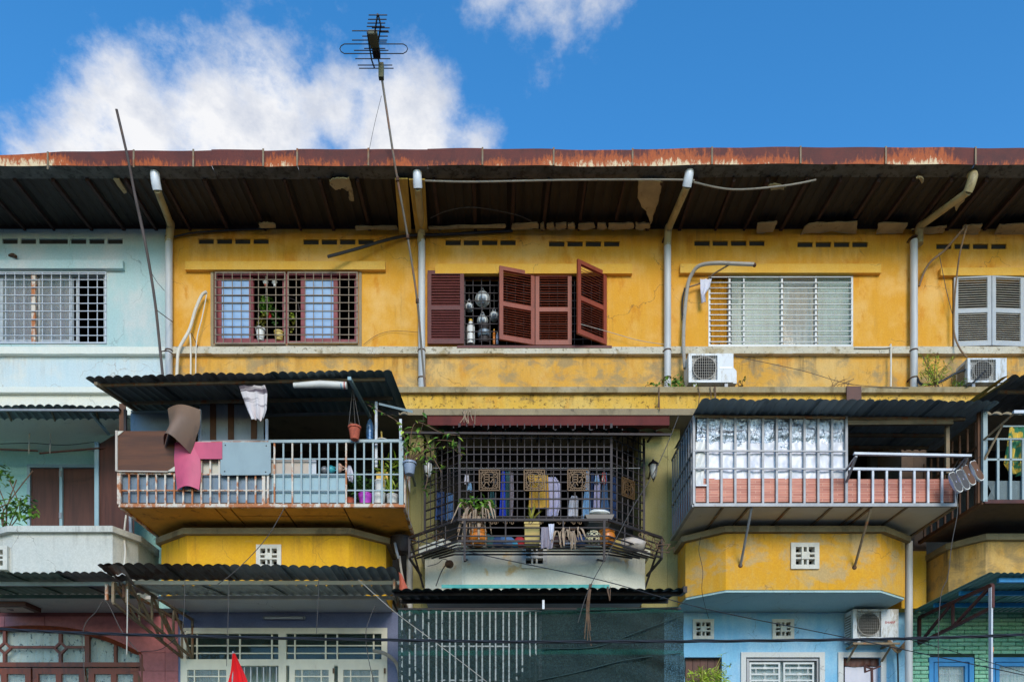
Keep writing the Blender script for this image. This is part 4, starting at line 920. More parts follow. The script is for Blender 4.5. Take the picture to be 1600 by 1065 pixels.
def el(x0, x1, y, r=.006, dz=0): rod('element', Pz(x0, y, AZ+dz), Pz(x1, y, AZ+dz), r, 'ant', t)
for x0_, x1_, y in ((576, 605, 23.8), (575, 604, 30.6), (574, 602, 36.4), (573, 601, 41.7), (581, 609, 43.8), (550, 607, 48.5), (592, 608, 50.5), (566, 606, 56.8), (550, 605, 63), (590, 604, 66), (569, 602, 76), (553, 607, 79), (555, 610, 92), (559, 613, 102), (561, 615, 107)): el(x0_, x1_, y)
lp = [(575, 69), (538, 69), (533, 72), (531, 76.5), (533, 81), (538, 84), (630, 84), (635, 81), (637, 76.5), (635, 72), (630, 69), (575, 69)]
MB().tube([Pz(x, y, AZ) for x, y in lp], .006, 6).build('folded_dipole', 'ant', t, True)
for pts in ([(590, 22), (585, 55), (588, 85)], [(591, 23), (595, 40), (589, 78), (594, 108)], [(574, 50), (577, 72), (581, 95), (585, 106)]): MB().tube([Pz(x, y, AZ+.012) for x, y in pts], .011, 6).build('boom', 'ant', t)
m = MB(); q = Pz(584, 62, AZ); m.box(q.x-.06, q.x+.06, q.y-.09, q.y+.1, AZ-.02, AZ+.04); m.build('junction_box', 'ant_box', t)
m = MB(); q = Pz(588, 80, AZ); m.box(q.x-.05, q.x+.05, q.y-.05, q.y+.05, AZ-.05, AZ+.02); m.build('clamp_block', 'steel_dark', t)
q = mast[-1]; MB().box(q.x-.02, q.x+.05, q.y-.03, q.y+.03, q.z-.16, q.z+.04).build('mast_bracket', 'ant_box', t)
# ================================================================ conduits and loose things on the upper facade
def solo(name, pts, r, mat, label, cat, group=None, n=8): return tube(name, pts, r, mat, None, n, label=label, cat=cat, group=group)
solo('vent_pipe', [P(276, 604, -.12), P(277, 570, -.14), P(280, 545, -.15), P(296, 515, -.12), P(305, 485, -.1), P(315, 462, -.1), P(323, 456, -.12)], [.024]*37, 'conduit_white', 'pale curved pipe stub bent over beside the maroon window', 'pipe')
solo('vent_pipe', [P(298, 604, -.1), P(298, 540, -.1), P(296.5, 521, -.1)], .014, 'conduit_white', 'thin straight white pipe under the pale curved stub', 'pipe')
solo('vent_pipe', [P(306, 604, -.11), P(307, 535, -.11), P(316, 495, -.1), P(323, 460, -.1)], .009, 'conduit_white', 'thinnest cream tube running up to the curved stub', 'pipe')
bar('brace', P(299, 520, -.1), P(309, 541, -.09), .012, .012, 'clamp', bpy.data.objects['vent_pipe'])
m = MB().tube(smoothpath([P(512, 401, -.3), P(560, 388, -.2), P(600, 376, -.12), P(640, 368, -.06), P(700, 366, -.05), P(790, 361, -.04), P(800, 360, -.04)]), .022, 6); m.build('hanging_cable', 'cable', None, True, label='thick black cable end sticking out above the maroon window', cat='cable')
solo('wall_cable', [P(272, 370, -.05), P(300, 364, -.05), P(350, 360, -.04), P(420, 357, -.03)], .014, 'cable', 'black cable clipped under the eaves right of the seam downpipe', 'cable')
solo('bent_conduit', [P(1070, 575, -.2), P(1068, 540, -.12), P(1069, 500, -.1), P(1074, 450, -.1), P(1080, 430, -.12), P(1093, 415, -.2), P(1120, 411, -.3), P(1150, 412, -.36), P(1178, 413, -.4)], .028, 'conduit', 'grey bent conduit arching over the aluminium window', 'conduit')
o = bpy.data.objects['bent_conduit']; MB().ball(P(1179, 414, -.4), .03, 8).build('taped_end', 'clamp', o, True); tube('inner_cable', [P(1066, 500, -.05), P(1066, 470, -.05), P(1070, 450, -.07)], .012, 'cable', o); tube('branch', [P(1140, 413, -.34), P(1115, 428, -.2), P(1100, 440, -.1), P(1077, 448, -.1)], .012, 'conduit_brown', o)
cloth('rag', [(436, 1094, 1112), (450, 1094, 1108), (460, 1095, 1101), (472, 1096, 1103)], -.14, 'c_white', None, 2, .02, label='torn white rag hanging from the bent conduit', cat='rag')
solo('drain_pipe', [P(1335, 543, -.1), P(1382, 543, -.1), P(1391, 541, -.1)], .011, 'conduit_white', 'thin white drain pipe lying along the sill by the aluminium window', 'pipe')
solo('drain_pipe', [P(1391, 538, -.1), P(1392, 545, -.1), P(1392, 604, -.1)], .014, 'conduit_white', 'thin upright white drain pipe left of the stained downpipe', 'pipe')
solo('power_lead', [P(1436, 447, -.07), P(1444, 425, -.1), P(1455, 408, -.14), P(1475, 392, -.2), P(1490, 375, -.3), P(1510, 352, -.4)], .017, 'conduit_brown', 'taped brown cable bundle swinging down to the stained downpipe', 'cable')
solo('power_lead', [P(1511, 352, -.42), P(1500, 395, -.3), P(1494, 440, -.16), P(1491, 480, -.12), P(1491, 520, -.12), P(1500, 545, -.2), P(1511, 558, -.3)], [.013]*37, 'conduit_brown', 'pale cable dropping past the white shutters to the air conditioner', 'cable')
solo('power_lead', [P(1467, 395, -.15), P(1478, 450, -.1), P(1488, 490, -.1)], .005, 'wire', 'thin dark wire looping beside the white shutters', 'cable')
solo('power_lead', [P(1433, 590, -.12), P(1440, 600, -.2), P(1465, 598, -.3), P(1495, 582, -.33), P(1512, 577, -.3)], .019, 'cable', 'thick black hose from the stained downpipe to the air conditioner', 'cable')
tube('lance', [P(1510, 603, -.45), P(1522, 596, -.46), P(1541, 578, -.5)], .013, 'cable', None, label='short black tube poking up before the air conditioner by the shutters', cat='tube')
solo('clothes_line', [P(906, 506, -.3), P(950, 518, -.1), P(1000, 532, -.1), P(1040, 538, -.1)], .004, 'wire_pale', 'slack string from the open shutter to the downpipe', 'string')
solo('slack_wire', [P(568, 538, -.03), P(590, 523, -.03), P(615, 517, -.03), P(655, 519, -.06)], .003, 'wire', 'hair-thin wire drooping across the yellow wall beside the mast', 'wire')
solo('slack_wire', [P(1146, 556, -.1), P(1250, 578, -.35), P(1330, 600, -.43), P(1420, 606, -.43)], .004, 'wire', 'thin wire slanting down the stained skirt to the ledge', 'wire')
bx('loose_rag', 1323, 603, 1346, 625, -.45, .02, 'wood_dark', None, label='dark brown rag folded over the ledge above the grey awning', cat='rag')
# weeds on the ledge
def weed(x, y, w_, h_, n, L_, wl, mat, label, seed, stems=5):
    c = Vector((PX(x, -.3), -.3, ZL)); t = thing('weed', label, 'weed', c); rr = random.Random(seed); hw, hh = w_/100, h_/100; pts = []
    for k in range(stems):
        e = c+Vector((rr.uniform(-hw, hw), rr.uniform(-.1, .1), hh*rr.uniform(.5, 1.1))); b = c+Vector((rr.uniform(-hw*.4, hw*.4), 0, 0)); mid = b.lerp(e, .5)+Vector((rr.uniform(-.03, .03), 0, .03))
        tube('stem', [b, mid, e], .004, 'stem', t); pts += [b.lerp(e, rr.uniform(.3, 1)) + Vector((rr.uniform(-.03, .03), rr.uniform(-.03, .03), rr.uniform(-.03, .03))) for _ in range(n//stems)]
    leafmass('foliage', t, pts, L_, wl, mat, seed)
weed(1052, 600, 18, 24, 70, .06, .022, 'leaf', 'leafy green weed between downpipe and air conditioner', 1); weed(1026, 600, 8, 16, 24, .05, .02, 'leaf', 'small weed left of the downpipe by the air conditioner', 2)
weed(1159, 600, 7, 22, 16, .04, .014, 'leaf_olive', 'sparse weed right of the air conditioner on the ledge', 3); weed(1086, 600, 8, 5, 20, .04, .018, 'leaf_lime', 'low weed under the air conditioner on the ledge', 4, 3)
weed(1006, 602, 8, 5, 20, .04, .014, 'leaf_olive', 'tiny dry weed on the ledge further left of the air conditioner', 5, 3); weed(1465, 600, 28, 56, 420, .07, .006, 'leaf_lime', 'feathery yellow green weed between stained downpipe and air conditioner', 6, 14)
weed(1495, 600, 18, 16, 110, .06, .006, 'leaf', 'low feathery weed under the air conditioner by the white shutters', 7, 8)
t = thing('weed', 'dry brown twigs on the ledge below the aluminium window', 'weed', Vector((PX(1310, -.35), -.35, ZL)))
for k in range(12):
    b = Vector((PX(1305+R.uniform(-16, 16), -.35), -.35, ZL)); tube('twig', [b, b+Vector((R.uniform(.0, .1), R.uniform(-.04, .04), R.uniform(.03, .09))), b+Vector((R.uniform(0, .28), 0, R.uniform(.05, .22)))], .003, 'stem', t)
for k, (x, n) in enumerate(((1100, 4), (1030, 3))):
    t = thing('dry_vine', ('dry brown roots hanging off the ledge under the air conditioner', 'thin dry root hanging down the slab edge left of the air conditioner')[k], 'vine', Vector((PX(x, -.45), -.45, ZL)))
    for j in range(n):
        X = x+R.uniform(-14, 24)*(k == 0); tube('root', [P(X, 604, -.44), P(X+R.uniform(-2, 2), 618, -.45), P(X+R.uniform(-3, 3), 628+R.uniform(0, 22), -.45)], .007, 'stem', t)
# ================================================================ second floor, mint house
h = HOUSE[0]
dr = frame('door', 42, 725, 156, 892, LY-.02, 4.5, .08, 'blue_plate', h, (95,))
bx('leaf', 46.5, 729.5, 92.8, 892, LY+.02, .03, 'wood_dark', dr); bx('leaf', 97.2, 729.5, 151.5, 892, LY+.02, .03, 'wood_dark', dr)
for x, y in ((94, 735), (94, 800)): bx('hinge', x-2, y, x+2, y+9, LY-.03, .01, 'steel_grey', dr)
fx = LY-.55
m = MB(); pb(m, 147.5, 690, 154, 826, fx, .05); m.build('loggia_post', 'blue_plate', h)
MB().hexa([P(154, 850, fx+.03), P(210, 850, .05), P(210, 850, .08), P(154, 850, fx+.06), P(154, 694, fx+.03), P(210, 660, .05), P(210, 660, .08), P(154, 694, fx+.06)]).build('side_panel', 'wood_dark', h)
aw = thing('awning', 'dark ribbed awning over the mint loggia beside the big caged balcony', 'awning', P(60, 650, -.5), 'corrugated awnings')
awning_sheets(aw, P(-130, 634, -.95), P(186, 635, -.95), P(-115, 655, -.42), P(205, 655, -.42), 'roof_teal', 4, .13, .015)
bar('purlin', P(-130, 640, -.9), P(186, 641, -.9), .03, .03, 'steel_grey', aw); bar('stay', P(141, 644, -.85), P(170, 678, .0), .035, .035, 'blue_plate', aw)
for k in range(4): bar('rib', P(-60+70*k, 640, -.86), P(-50+68*k, 657, -.42), .03, .02, 'steel_bracket', aw)
t = thing('clothes_rail', 'brown clothes rail hung on two cords under the mint awning', 'clothes rail', P(80, 706, .2))
for (x0_, y0_, x1_, y1_) in ((-60, 699, 59, 704), (62, 708, 166, 699)): rod('rail', P(x0_, y0_, .2), P(x1_, y1_, .2), .014, 'wood_dark', t)
for x in (47, 80): tube('cord', [P(x, 655, .1), P(x-1, 680, .16), P(x-2, 708, .19)], .009, 'wire_pale', t)
solo('loose_wire', [P(0, 693, .3), P(50, 692, .3), P(100, 695, .3), P(150, 690, .3)], .006, 'cable', 'dark wire drooping under the mint ceiling', 'wire')
t = thing('potted_shrub', 'green leafy shrub growing behind the white parapet', 'shrub', P(8, 835, -.6))
for k in range(7):
    b = P(6+R.uniform(-8, 8), 828, -.6); tube('stem', [b, b+Vector((R.uniform(-.1, .2), 0, .3)), b+Vector((R.uniform(-.3, .42), R.uniform(-.1, .1), R.uniform(.25, 1.0)))], .008, 'stem', t)
pts = cloud(P(4, 745, -.6), .16, .15, .20, 40, 21)+cloud(P(36, 792, -.65), .24, .15, .2, 90, 22)+cloud(P(8, 800, -.6), .2, .15, .25, 40, 23)
for p in pts: leaf(t, p, (R.uniform(-1, 1), R.uniform(-1, .3), R.uniform(-.7, .5)), R.uniform(.08, .13), R.choice([.022, .026]), R.choice(['leaf', 'leaf', 'leaf_dark']), .3)
solo('white_hose', [P(197, 805, -.35), P(194, 835, -.6), P(196, 860, -.95), P(194, 884, -1.2)], .014, 'conduit_white', 'white hose hanging beside the white parapet', 'hose')
bar('pipe_stub', P(204, 800, -.2), P(205, 850, -.2), .04, .04, 'steel_grey', h)
# ================================================================ caged balcony one
YC = -1.54
cg = thing('balcony_cage', 'caged balcony of rusty white and pale blue bars with ochre underside', 'balcony cage', P(410, 790, YC+.4), 'cages built out from the balconies')
z0 = PZ(790, YC)
cut = [188, 332, 356, 440, 535, 632]; bk = -.12
for k, (a, b) in enumerate(zip(cut, cut[1:])):
    A, B = PX(a, YC)+(.012 if k else 0), PX(b, YC)-(.012 if k < 4 else 0)
    for ya, yb_ in (((YC+.02, YC+.36), (YC+.375, bk)) if k in (2, 3) else ((YC+.02, bk),)): MB().box(A, B, ya, yb_, z0-.0+R.uniform(0, .008), z0+.03).build('floor_panel', 'ochre_panel', cg)
MB().box(PX(188, YC), PX(632, YC), YC+.03, bk, z0+.032, z0+.06).build('deck', 'brown_panel', cg)
X0, X1 = PX(187, YC), PX(631, YC)
fr = bar('bottom_rail', (X0, YC, z0), (X1, YC, z0), .045, .045, 'steel_rust', cg)
bar('side_rail', (X0, YC, z0), (X0, bk, z0), .04, .04, 'steel_rust', cg); bar('side_rail', (X1, YC, z0), (X1, bk, z0), .04, .04, 'steel_rust', cg)
bar('post', P(187, 735, YC), P(187, 788, YC), .05, .05, 'steel_rust', cg); bar('post', P(627, 690, YC), P(627, 789, YC), .06, .05, 'steel_blue', cg)
bar('post', P(419, 690, YC), P(419, 789, YC), .028, .03, 'steel_rust', cg); bar('post', P(412, 735, YC), P(412, 789, YC), .04, .03, 'steel_rust', cg)
bar('top_rail', P(420, 690, YC), P(628, 689, YC), .04, .04, 'steel_blue', cg); bar('top_rail', P(187, 739, YC), P(270, 740, YC), .03, .03, 'steel_rust', cg)
bar('top_rail', P(272, 692, YC+.02), P(420, 691, YC+.02), .03, .03, 'steel_rust', cg)
for y, a, b, mt in ((766, 187, 420, 'steel_rust'), (766, 420, 628, 'steel_blue'), (717, 420, 628, 'steel_blue'), (741, 272, 420, 'steel_rust'), (741, 420, 628, 'steel_blue')): bar('cross_rail', P(a, y, YC+.012), P(b, y, YC+.012), .018, .018, mt, cg)
for k in range(16):
    x = 202+14.1*k; yt = 737 if x < 272 or x > 345 else 716
    bar('bar', P(x, 716 if 312 < x < 348 else yt, YC), P(x, 789, YC), .022, .022, 'steel_rust', cg)
for k in range(15):
    x = 429+14.0*k
    if x < 622: bar('bar', P(x, 691, YC), P(x, 789, YC), .022, .022, 'steel_blue' if k not in (0, 2, 8) else 'steel_rust', cg)
for k in range(5):      # right cheek
    Y = YC+.13+.13*k; bar('bar', (X1, Y, z0), (X1, Y, PZ(690, YC)), .022, .022, 'steel_rust', cg)
bar('top_rail', (X1, YC, PZ(690, YC)), (X1, bk, PZ(690, YC)), .035, .035, 'steel_blue', cg)
for k in range(4): MB().box(X1-.012-.004*k, X1+.012, YC+.1+.15*k, YC+.22+.15*k, z0-.02, z0+.45).build('side_board', 'board' if k % 2 else 'steel_rust', cg)
# boards behind the bars
YB = YC+.05
bx('infill_sheet', 190, 742, 425, 767, YB, .006, 'galv', cg); bx('infill_sheet', 190, 768, 425, 789, YB+.01, .03, 'galv', cg)
bx('infill_plate', 425, 741, 540, 789, YB, .008, 'blue_plate', cg); bx('infill_board', 422, 717, 482, 741, YB+.01, .01, 'beige_board', cg); bx('infill_board', 482, 718, 494, 741, YB+.014, .01, 'steel_white', cg)
bx('infill_board', 316, 718, 345, 742, YB+.01, .01, 'white_panel', cg)
# uprights and the boarded back
YU = -.95
for x, yt, yb_, mt in ((196, 640, 690, 'steel_dark'), (312, 640, 688, 'steel_white'), (588, 628, 690, 'steel_white'), (626, 655, 690, 'steel_white'), (417, 655, 690, 'steel_white')): bar('upright', P(x, yt, YC+.1), P(x, yb_+40, YC+.1), .035, .035, mt, cg)
for k, (a, b) in enumerate(((312, 328), (337, 356), (365, 392), (401, 412))): bx('back_sheet', a, 632, b, 690, YU+.02, .01, 'galv_light', cg)
for a, b in ((328, 337), (356, 365), (392, 401)): bx('back_post', a, 630, b, 690, YU, .05, 'wood_post', cg)
bx('back_sheet', 204, 645, 270, 690, YU, .01, 'galv', cg); bar('back_rail', P(205, 643, YU-.02), P(268, 643, YU-.02), .025, .025, 'steel_blue', cg)
bar('back_rail', P(312, 690, YU-.03), P(420, 688, YU-.03), .03, .03, 'steel_white', cg)
bx('side_board', 186, 630, 196, 690, YU+.1, .02, 'wood_post', cg)
t = thing('board', 'brown wood grain laminate board tied over the cage bars', 'board', P(228, 735, YC-.03))
m = MB(); m.hexa([P(183, 735, YC-.03), P(273, 737, YC-.03), P(273, 737, YC-.01), P(183, 735, YC-.01), P(184, 673, YC-.03), P(276, 673, YC-.03), P(276, 673, YC-.01), P(184, 673, YC-.01)]); m.build('sheet', 'lam', t)
m = MB(); m.bar(P(182.5, 673, YC-.035), P(182.5, 736, YC-.035), .03, .03); m.bar(P(182, 736, YC-.035), P(262, 737, YC-.035), .015, .03); m.build('edging', 'beige_board', t)
MB().prism([P(261, 736, YC-.04), P(273, 736, YC-.04), P(273, 728, YC-.04)], (0, .008, 0)).build('corner_tape', 'white_panel', t); MB().prism([P(182, 673, YC-.04), P(193, 673, YC-.04), P(182, 682, YC-.04)], (0, .008, 0)).build('corner_tape', 'white_panel', t)
def curl(name, rows, Y, bow, mat, label, cat, nu=20, nv=14):     # stiff sheet bowed outward like a bent mat
    def fn(u, v, o=0):
        y = rows[0][0]+(rows[-1][0]-rows[0][0])*v
        for a, b in zip(rows, rows[1:]):
            if a[0] <= y <= b[0]+1e-6:
                t = (y-a[0])/(b[0]-a[0]); xl, xr, sl, sag = [a[i]+(b[i]-a[i])*t for i in (1, 2, 3, 4)]; break
        p = P(xl+(xr-xl)*u, y+sl*u-sag*math.sin(math.pi*u), Y); p.y += -bow*math.sin(math.pi*min(1, u))*(.3+.7*v)+o; return p
    m = MB().grid(fn, nu, nv); m.grid(lambda u, v: fn(1-u, v, .008), nu, nv); return m.build(name, mat, None, True, label=label, cat=cat)
curl('rubber_mat', [(638, 262, 313, 2, 2), (662, 265, 312, 4, 6), (696, 256, 298, 13, 9)], YC-.06, .3, 'taupe', 'curled taupe sheet hanging over the brown board', 'mat')
curl('pink_sheet', [(691, 273, 299, 0, 0), (718, 272, 313, 0, 0), (740, 274, 314, 0, 0), (765, 277, 311, 0, 4)], YC-.045, .05, 'pink', 'pink plastic sheet hanging down over the cage bars', 'sheet')
o = bpy.data.objects['pink_sheet']; bx('upper_flap', 298.5, 690, 347, 716.5, YC-.045, .01, 'pink', o)
t = thing('metal_plate', 'dented grey blue metal plate wired over the cage bars', 'plate', P(383, 742, YC-.03)); MB().prism([P(345, 690, YC-.035), P(347, 690, YC-.035), P(421, 690, YC-.035), P(423, 692, YC-.035), P(423, 738, YC-.035), P(419, 741.5, YC-.035), P(347, 742, YC-.035), P(344, 739, YC-.035)], (0, .012, 0)).build('plate', 'grey_plate', t)
for x, y in ((352, 695), (415, 737), (416, 696), (351, 736)): MB().lathe([(.01, 0), (.006, .006), (0, .007)], P(x, y, YC-.036), 8, (0, -1, 0)).build('bolt', 'steel_dark', t)
# awning over cage one
aw = thing('awning', 'dark corrugated awning tilted over the cage with pink sheet', 'awning', P(380, 640, -.5), 'corrugated awnings')
FL, FR, BL, BR = P(133, 589, -2.0), P(612, 579, -2.0), P(228, 652, -.45), P(637, 645, -.45)
awning_sheets(aw, FL, FR, BL, BR, 'roof_teal', 5, .125, .013, .012, mats=['roof_grey', 'roof_grey', 'roof_grey', 'roof_teal', 'roof_teal'])
def on(a, b, dz=-.04): return FL.lerp(FR, a).lerp(BL.lerp(BR, a), b)+Vector((0, 0, dz))
for b_, mt in ((.12, 'steel_bracket'), (.55, 'steel_bracket'), (.92, 'steel_grey')): bar('purlin', on(.01, b_), on(.97, b_), .035, .035, mt, aw)
for a_ in (.03, .86): bar('rafter', on(a_, .02, -.075), on(a_, .95, -.075), .045, .04, 'steel_bracket' if a_ < .5 else 'blue_plate', aw)
MB().hexa([P(592, 632, -1.7), P(645, 645, -1.2), P(645, 645, -1.15), P(592, 632, -1.65), P(592, 629, -1.7), P(645, 641, -1.2), P(645, 641, -1.15), P(592, 629, -1.65)]).build('edge_strip', 'steel_blue', aw)
cloth('hanging_cloth', [(602, 373, 414), (612, 376, 418), (640, 386, 417), (655, 393, 412)], -1.86, 'c_stripe', None, 2.5, .03, seed=4, label='grey and white banded towel hanging from the tilted awning', cat='towel')
t = thing('rolled_blind', 'white rolled blind tied under the front of the tilted awning', 'blind', P(500, 600, -1.85)); MB().tube([P(459, 602, -1.85), P(500, 600, -1.86), P(542, 602, -1.85)], [.035, .048, .045], 14).build('roll', 'white_pl', t, True)
for x, mt in ((533, 'cyan_pl'), (538, 'red_pl')): MB().tube([P(x, 602, -1.85), P(x+1.5, 602, -1.85)], .0475, 14).build('band', mt, t, True)
for x in (470, 530): bar('tie', P(x, 590, -1.85), P(x, 600, -1.85), .006, .006, 'wire', t)
t, top = pot('hanging_pot', 554, 687, YC-.1, .055, .085, .18, 'terra', 'terracotta pot hung on three cords under the tilted awning', 'flower pot')
for dx in (-.08, .08, .0): tube('cord', [P(551, 605, YC-.1), top+Vector((dx, -.02 if dx else .07, -.02))], .005, 'wire', t, sm=False)
leafmass('dry_stems', t, cloud(top+Vector((0, 0, .01)), .09, .07, .03, 20, 2), .05, .008, 'dead', 2)
# things kept on the cage floor
ZF = z0+.062
def can(name, x, Y, r0, r1, hh, mat, label, cat, z=ZF, group=None, lid=None):
    c = Vector((PX(x, Y), Y, z)); t = thing(name, label, cat, c, group); MB().lathe([(r0, 0), (r0*1.02, .01), (r1, hh*.93), (r1*1.07, hh*.94), (r1*1.07, hh), (r1*.92, hh), (r1*.85, hh*.5), (0, hh*.45)], c, 16).build('body', mat, t, True)
    if lid: MB().lathe([(r1*1.06, hh+.001), (r1*1.06, hh+.012), (0, hh+.02)], c, 16).build('lid', lid, t, True)
    return t
YK = YC+.2
can('bucket', 592, YK, .075, .095, .19, 'white_pl', 'white paint bucket under another bucket on the cage floor', 'bucket'); can('bucket', 594, YK, .065, .08, .17, 'white_pl', 'white bucket with blue print standing on top of another bucket', 'bucket', ZF+.192, lid='white_pl')
can('bucket', 613, YK, .07, .082, .17, 'white_pl', 'white pot with yellow leaves by the cage corner post', 'bucket')
leafmass('blades', bpy.data.objects['bucket.002'], [Vector((PX(612, YK), YK, ZF+.12))]*9, .3, .018, 'leaf_lime', 4, .35, 1.0)
can('planter', 571, YK, .07, .1, .18, 'magenta', 'magenta plastic flower pot on the cage floor', 'planter'); can('flower_pot', 546, YK, .07, .09, .11, 'terra', 'small dark red flower pot beside the magenta pot', 'flower pot')
t = thing('potted_shrub', 'dark green bushy plant behind the cage bars above the magenta pot', 'shrub', Vector((PX(562, YK+.1), YK+.1, ZF))); tube('stem', [Vector((PX(562, YK+.1), YK+.1, ZF)), Vector((PX(562, YK+.1), YK+.1, ZF+.4))], .012, 'stem', t)
leafmass('foliage', t, cloud(Vector((PX(560, YK+.1), YK+.1, ZF+.33)), .22, .15, .18, 220, 8), .07, .022, 'leaf_dark', 8)
t = thing('tall_plant', 'tall strappy green plant in the corner of the pale blue cage', 'plant', Vector((PX(612, YK+.1), YK+.1, ZF))); tube('stem', [Vector((PX(610, YK+.1), YK+.1, ZF)), Vector((PX(612, YK+.1), YK+.1, ZF+.6))], .01, 'stem', t)
leafmass('foliage', t, cloud(Vector((PX(608, YK+.1), YK+.1, ZF+.5)), .18, .12, .3, 70, 9), .18, .014, 'leaf_lime', 9); leafmass('lower_foliage', t, cloud(Vector((PX(606, YK+.12), YK+.12, ZF+.42)), .14, .12, .2, 90, 10), .07, .022, 'leaf_dark', 10)
MB().box(PX(588, YK), PX(606, YK), YK, YK+.1, PZ(741, YC), PZ(727, YC)).build('yellow_crate', 'yellow_pl', None, label='small yellow plastic crate resting on the buckets', cat='crate')
def shelfthing(name, x, y, r, mat, label, cat, sq=(1, 1, .9), extra=None):
    c = P(x, y, YC+.16); t = thing(name, label, cat, c); MB().ball(c+Vector((0, 0, r*sq[2])), r, 12, sq).build('body', mat, t, True)
    tube('handle', [c+Vector((r*.8, 0, r*.6)), c+Vector((r*1.5, 0, r)), c+Vector((r*.8, 0, r*1.5))], .008, extra or mat, t); return t
MB().box(PX(494, YC), PX(540, YC), YC+.07, YC+.26, PZ(741.5, YC), PZ(739.5, YC)).build('shelf', 'steel_white', cg)
shelfthing('kettle', 507, 739, .055, 'steel_grey', 'small dull kettle on the ledge behind the pale blue bars', 'kettle'); shelfthing('watering_can', 517, 739, .06, 'teal_pl', 'round teal watering can on the ledge behind the bars', 'watering can')
shelfthing('jug', 530, 738, .06, 'peach_pl', 'peach plastic jug on the ledge behind the bars', 'jug', (.85, .8, 1.1)); cloth('plastic_bag', [(727, 544, 548), (738, 540, 552), (752, 546, 552)], YC+.1, 'c_white', None, 2, .03, seed=9, label='crumpled white bag hanging behind the bars', cat='bag')
t = thing('bottle', 'dark blue speckled bottle shaped bag hung behind the cage top rail', 'bottle', P(578, 688, YC+.25)); MB().lathe([(.05, 0), (.055, .05), (.055, .2), (.035, .27), (.02, .3)], P(578, 688, YC+.25), 14).build('body', 'blue_bottle', t, True); bar('cord', P(578, 656, YC+.25), P(578, 625, YC+.25), .005, .005, 'wire', t)
t = thing('broom', 'wooden handled brush standing behind the cage top rail', 'broom', P(597, 760, YC+.12)); rod('handle', P(596, 674, YC+.1), P(600, 760, YC+.15), .012, 'board', t); MB().lathe([(.085, 0), (.085, .012), (.05, .025), (0, .03)], P(597, 689, YC+.1), 16).build('disc_head', 'beige_board', t, True)
# planter with rampant vine at the cage corner
t = thing('hanging_planter', 'blue grey planter with rambling vine on the cage corner', 'planter', P(640, 740, YC-.02)); c = P(640, 741, YC-.02)
MB().lathe([(.06, 0), (.065, .01), (.085, .14), (.1, .14), (.1, .165), (.085, .165), (.07, .1), (0, .1)], c, 18).build('body', 'blue_pl', t, True); bar('hook', c+Vector((-.1, 0, .13)), P(628, 727, YC), .01, .01, 'wire', t)
vines = [[(640, 724), (655, 700), (680, 688), (710, 690), (716, 700)], [(640, 724), (634, 690), (622, 660), (600, 646), (574, 632)], [(640, 724), (650, 690), (660, 665), (662, 640)], [(641, 724), (665, 712), (668, 745), (662, 770)],
         [(640, 724), (660, 705), (700, 698), (722, 712)], [(640, 724), (640, 700), (650, 660), (690, 676), (718, 680)], [(641, 724), (668, 700), (680, 720), (690, 738)]]
for vi, v in enumerate(vines):
    pts = smoothpath([P(x, y, YC-.02-.05*k+.03*(vi % 3)) for k, (x, y) in enumerate(v)], 6); MB().tube(pts, [.009]*8+[.006]*(len(pts)-8) if len(pts) > 8 else .008, 6).build('vine_stem', 'stem', t, True)
    for p in pts[4:]:
        for _ in range(R.choice([0, 1, 1, 1])): leaf(t, p+Vector((R.uniform(-.03, .03), R.uniform(-.04, .03), R.uniform(-.03, .03))), (R.uniform(-1, 1), R.uniform(-.8, .2), R.uniform(-.6, .35)), R.uniform(.07, .13), .022, R.choice(['leaf', 'leaf_lime', 'leaf_dark', 'leaf']), .3)
leafmass('foliage', t, cloud(P(648, 705, YC), .2, .15, .22, 26, 14), .08, .02, 'leaf', 14)
# ================================================================ balcony two: canted grille, clothes, plant shelf
Y2, Y2b = -.95, -.5
cg = thing('balcony_grille', 'dark canted square grille enclosing the balcony full of laundry', 'balcony grille', P(835, 812, Y2), 'cages built out from the balconies')
zt, zb = PZ(662, Y2), PZ(815, Y2); A, B = PX(718, Y2), PX(955, Y2); AL, BR_ = PX(664, Y2b), PX(1006, Y2b)
yv = [698.6, 710, 722.5, 734, 741, 753.5, 767, 779.5, 794, 807]
for X, Yy in ((A, Y2), (B, Y2), (AL, Y2b), (BR_, Y2b)): bar('post', (X, Yy, zb), (X, Yy, zt), .035, .035, 'steel_grille', cg)
for k in range(1, 21): X = A+(B-A)*k/21; bar('bar', (X, Y2, zb), (X, Y2, zt), .014, .014, 'steel_grille', cg)
for y in yv+[685, 672, 812]:
    z = PZ(y, Y2); w_ = .014 if y != 779.5 else .022
    bar('bar', (A, Y2-.008, z), (B, Y2-.008, z), w_, .014, 'steel_grille', cg); bar('bar', (AL, Y2b, z), (A, Y2, z), w_, .014, 'steel_grille', cg); bar('bar', (B, Y2, z), (BR_, Y2b, z), w_, .014, 'steel_grille', cg)
for k in range(1, 6):
    t_ = k/6
    for p, q in (((A, Y2), (AL, Y2b)), ((B, Y2), (BR_, Y2b))): X, Yy = p[0]+(q[0]-p[0])*t_, p[1]+(q[1]-p[1])*t_; bar('bar', (X, Yy, zb), (X, Yy, zt), .014, .014, 'steel_grille', cg)
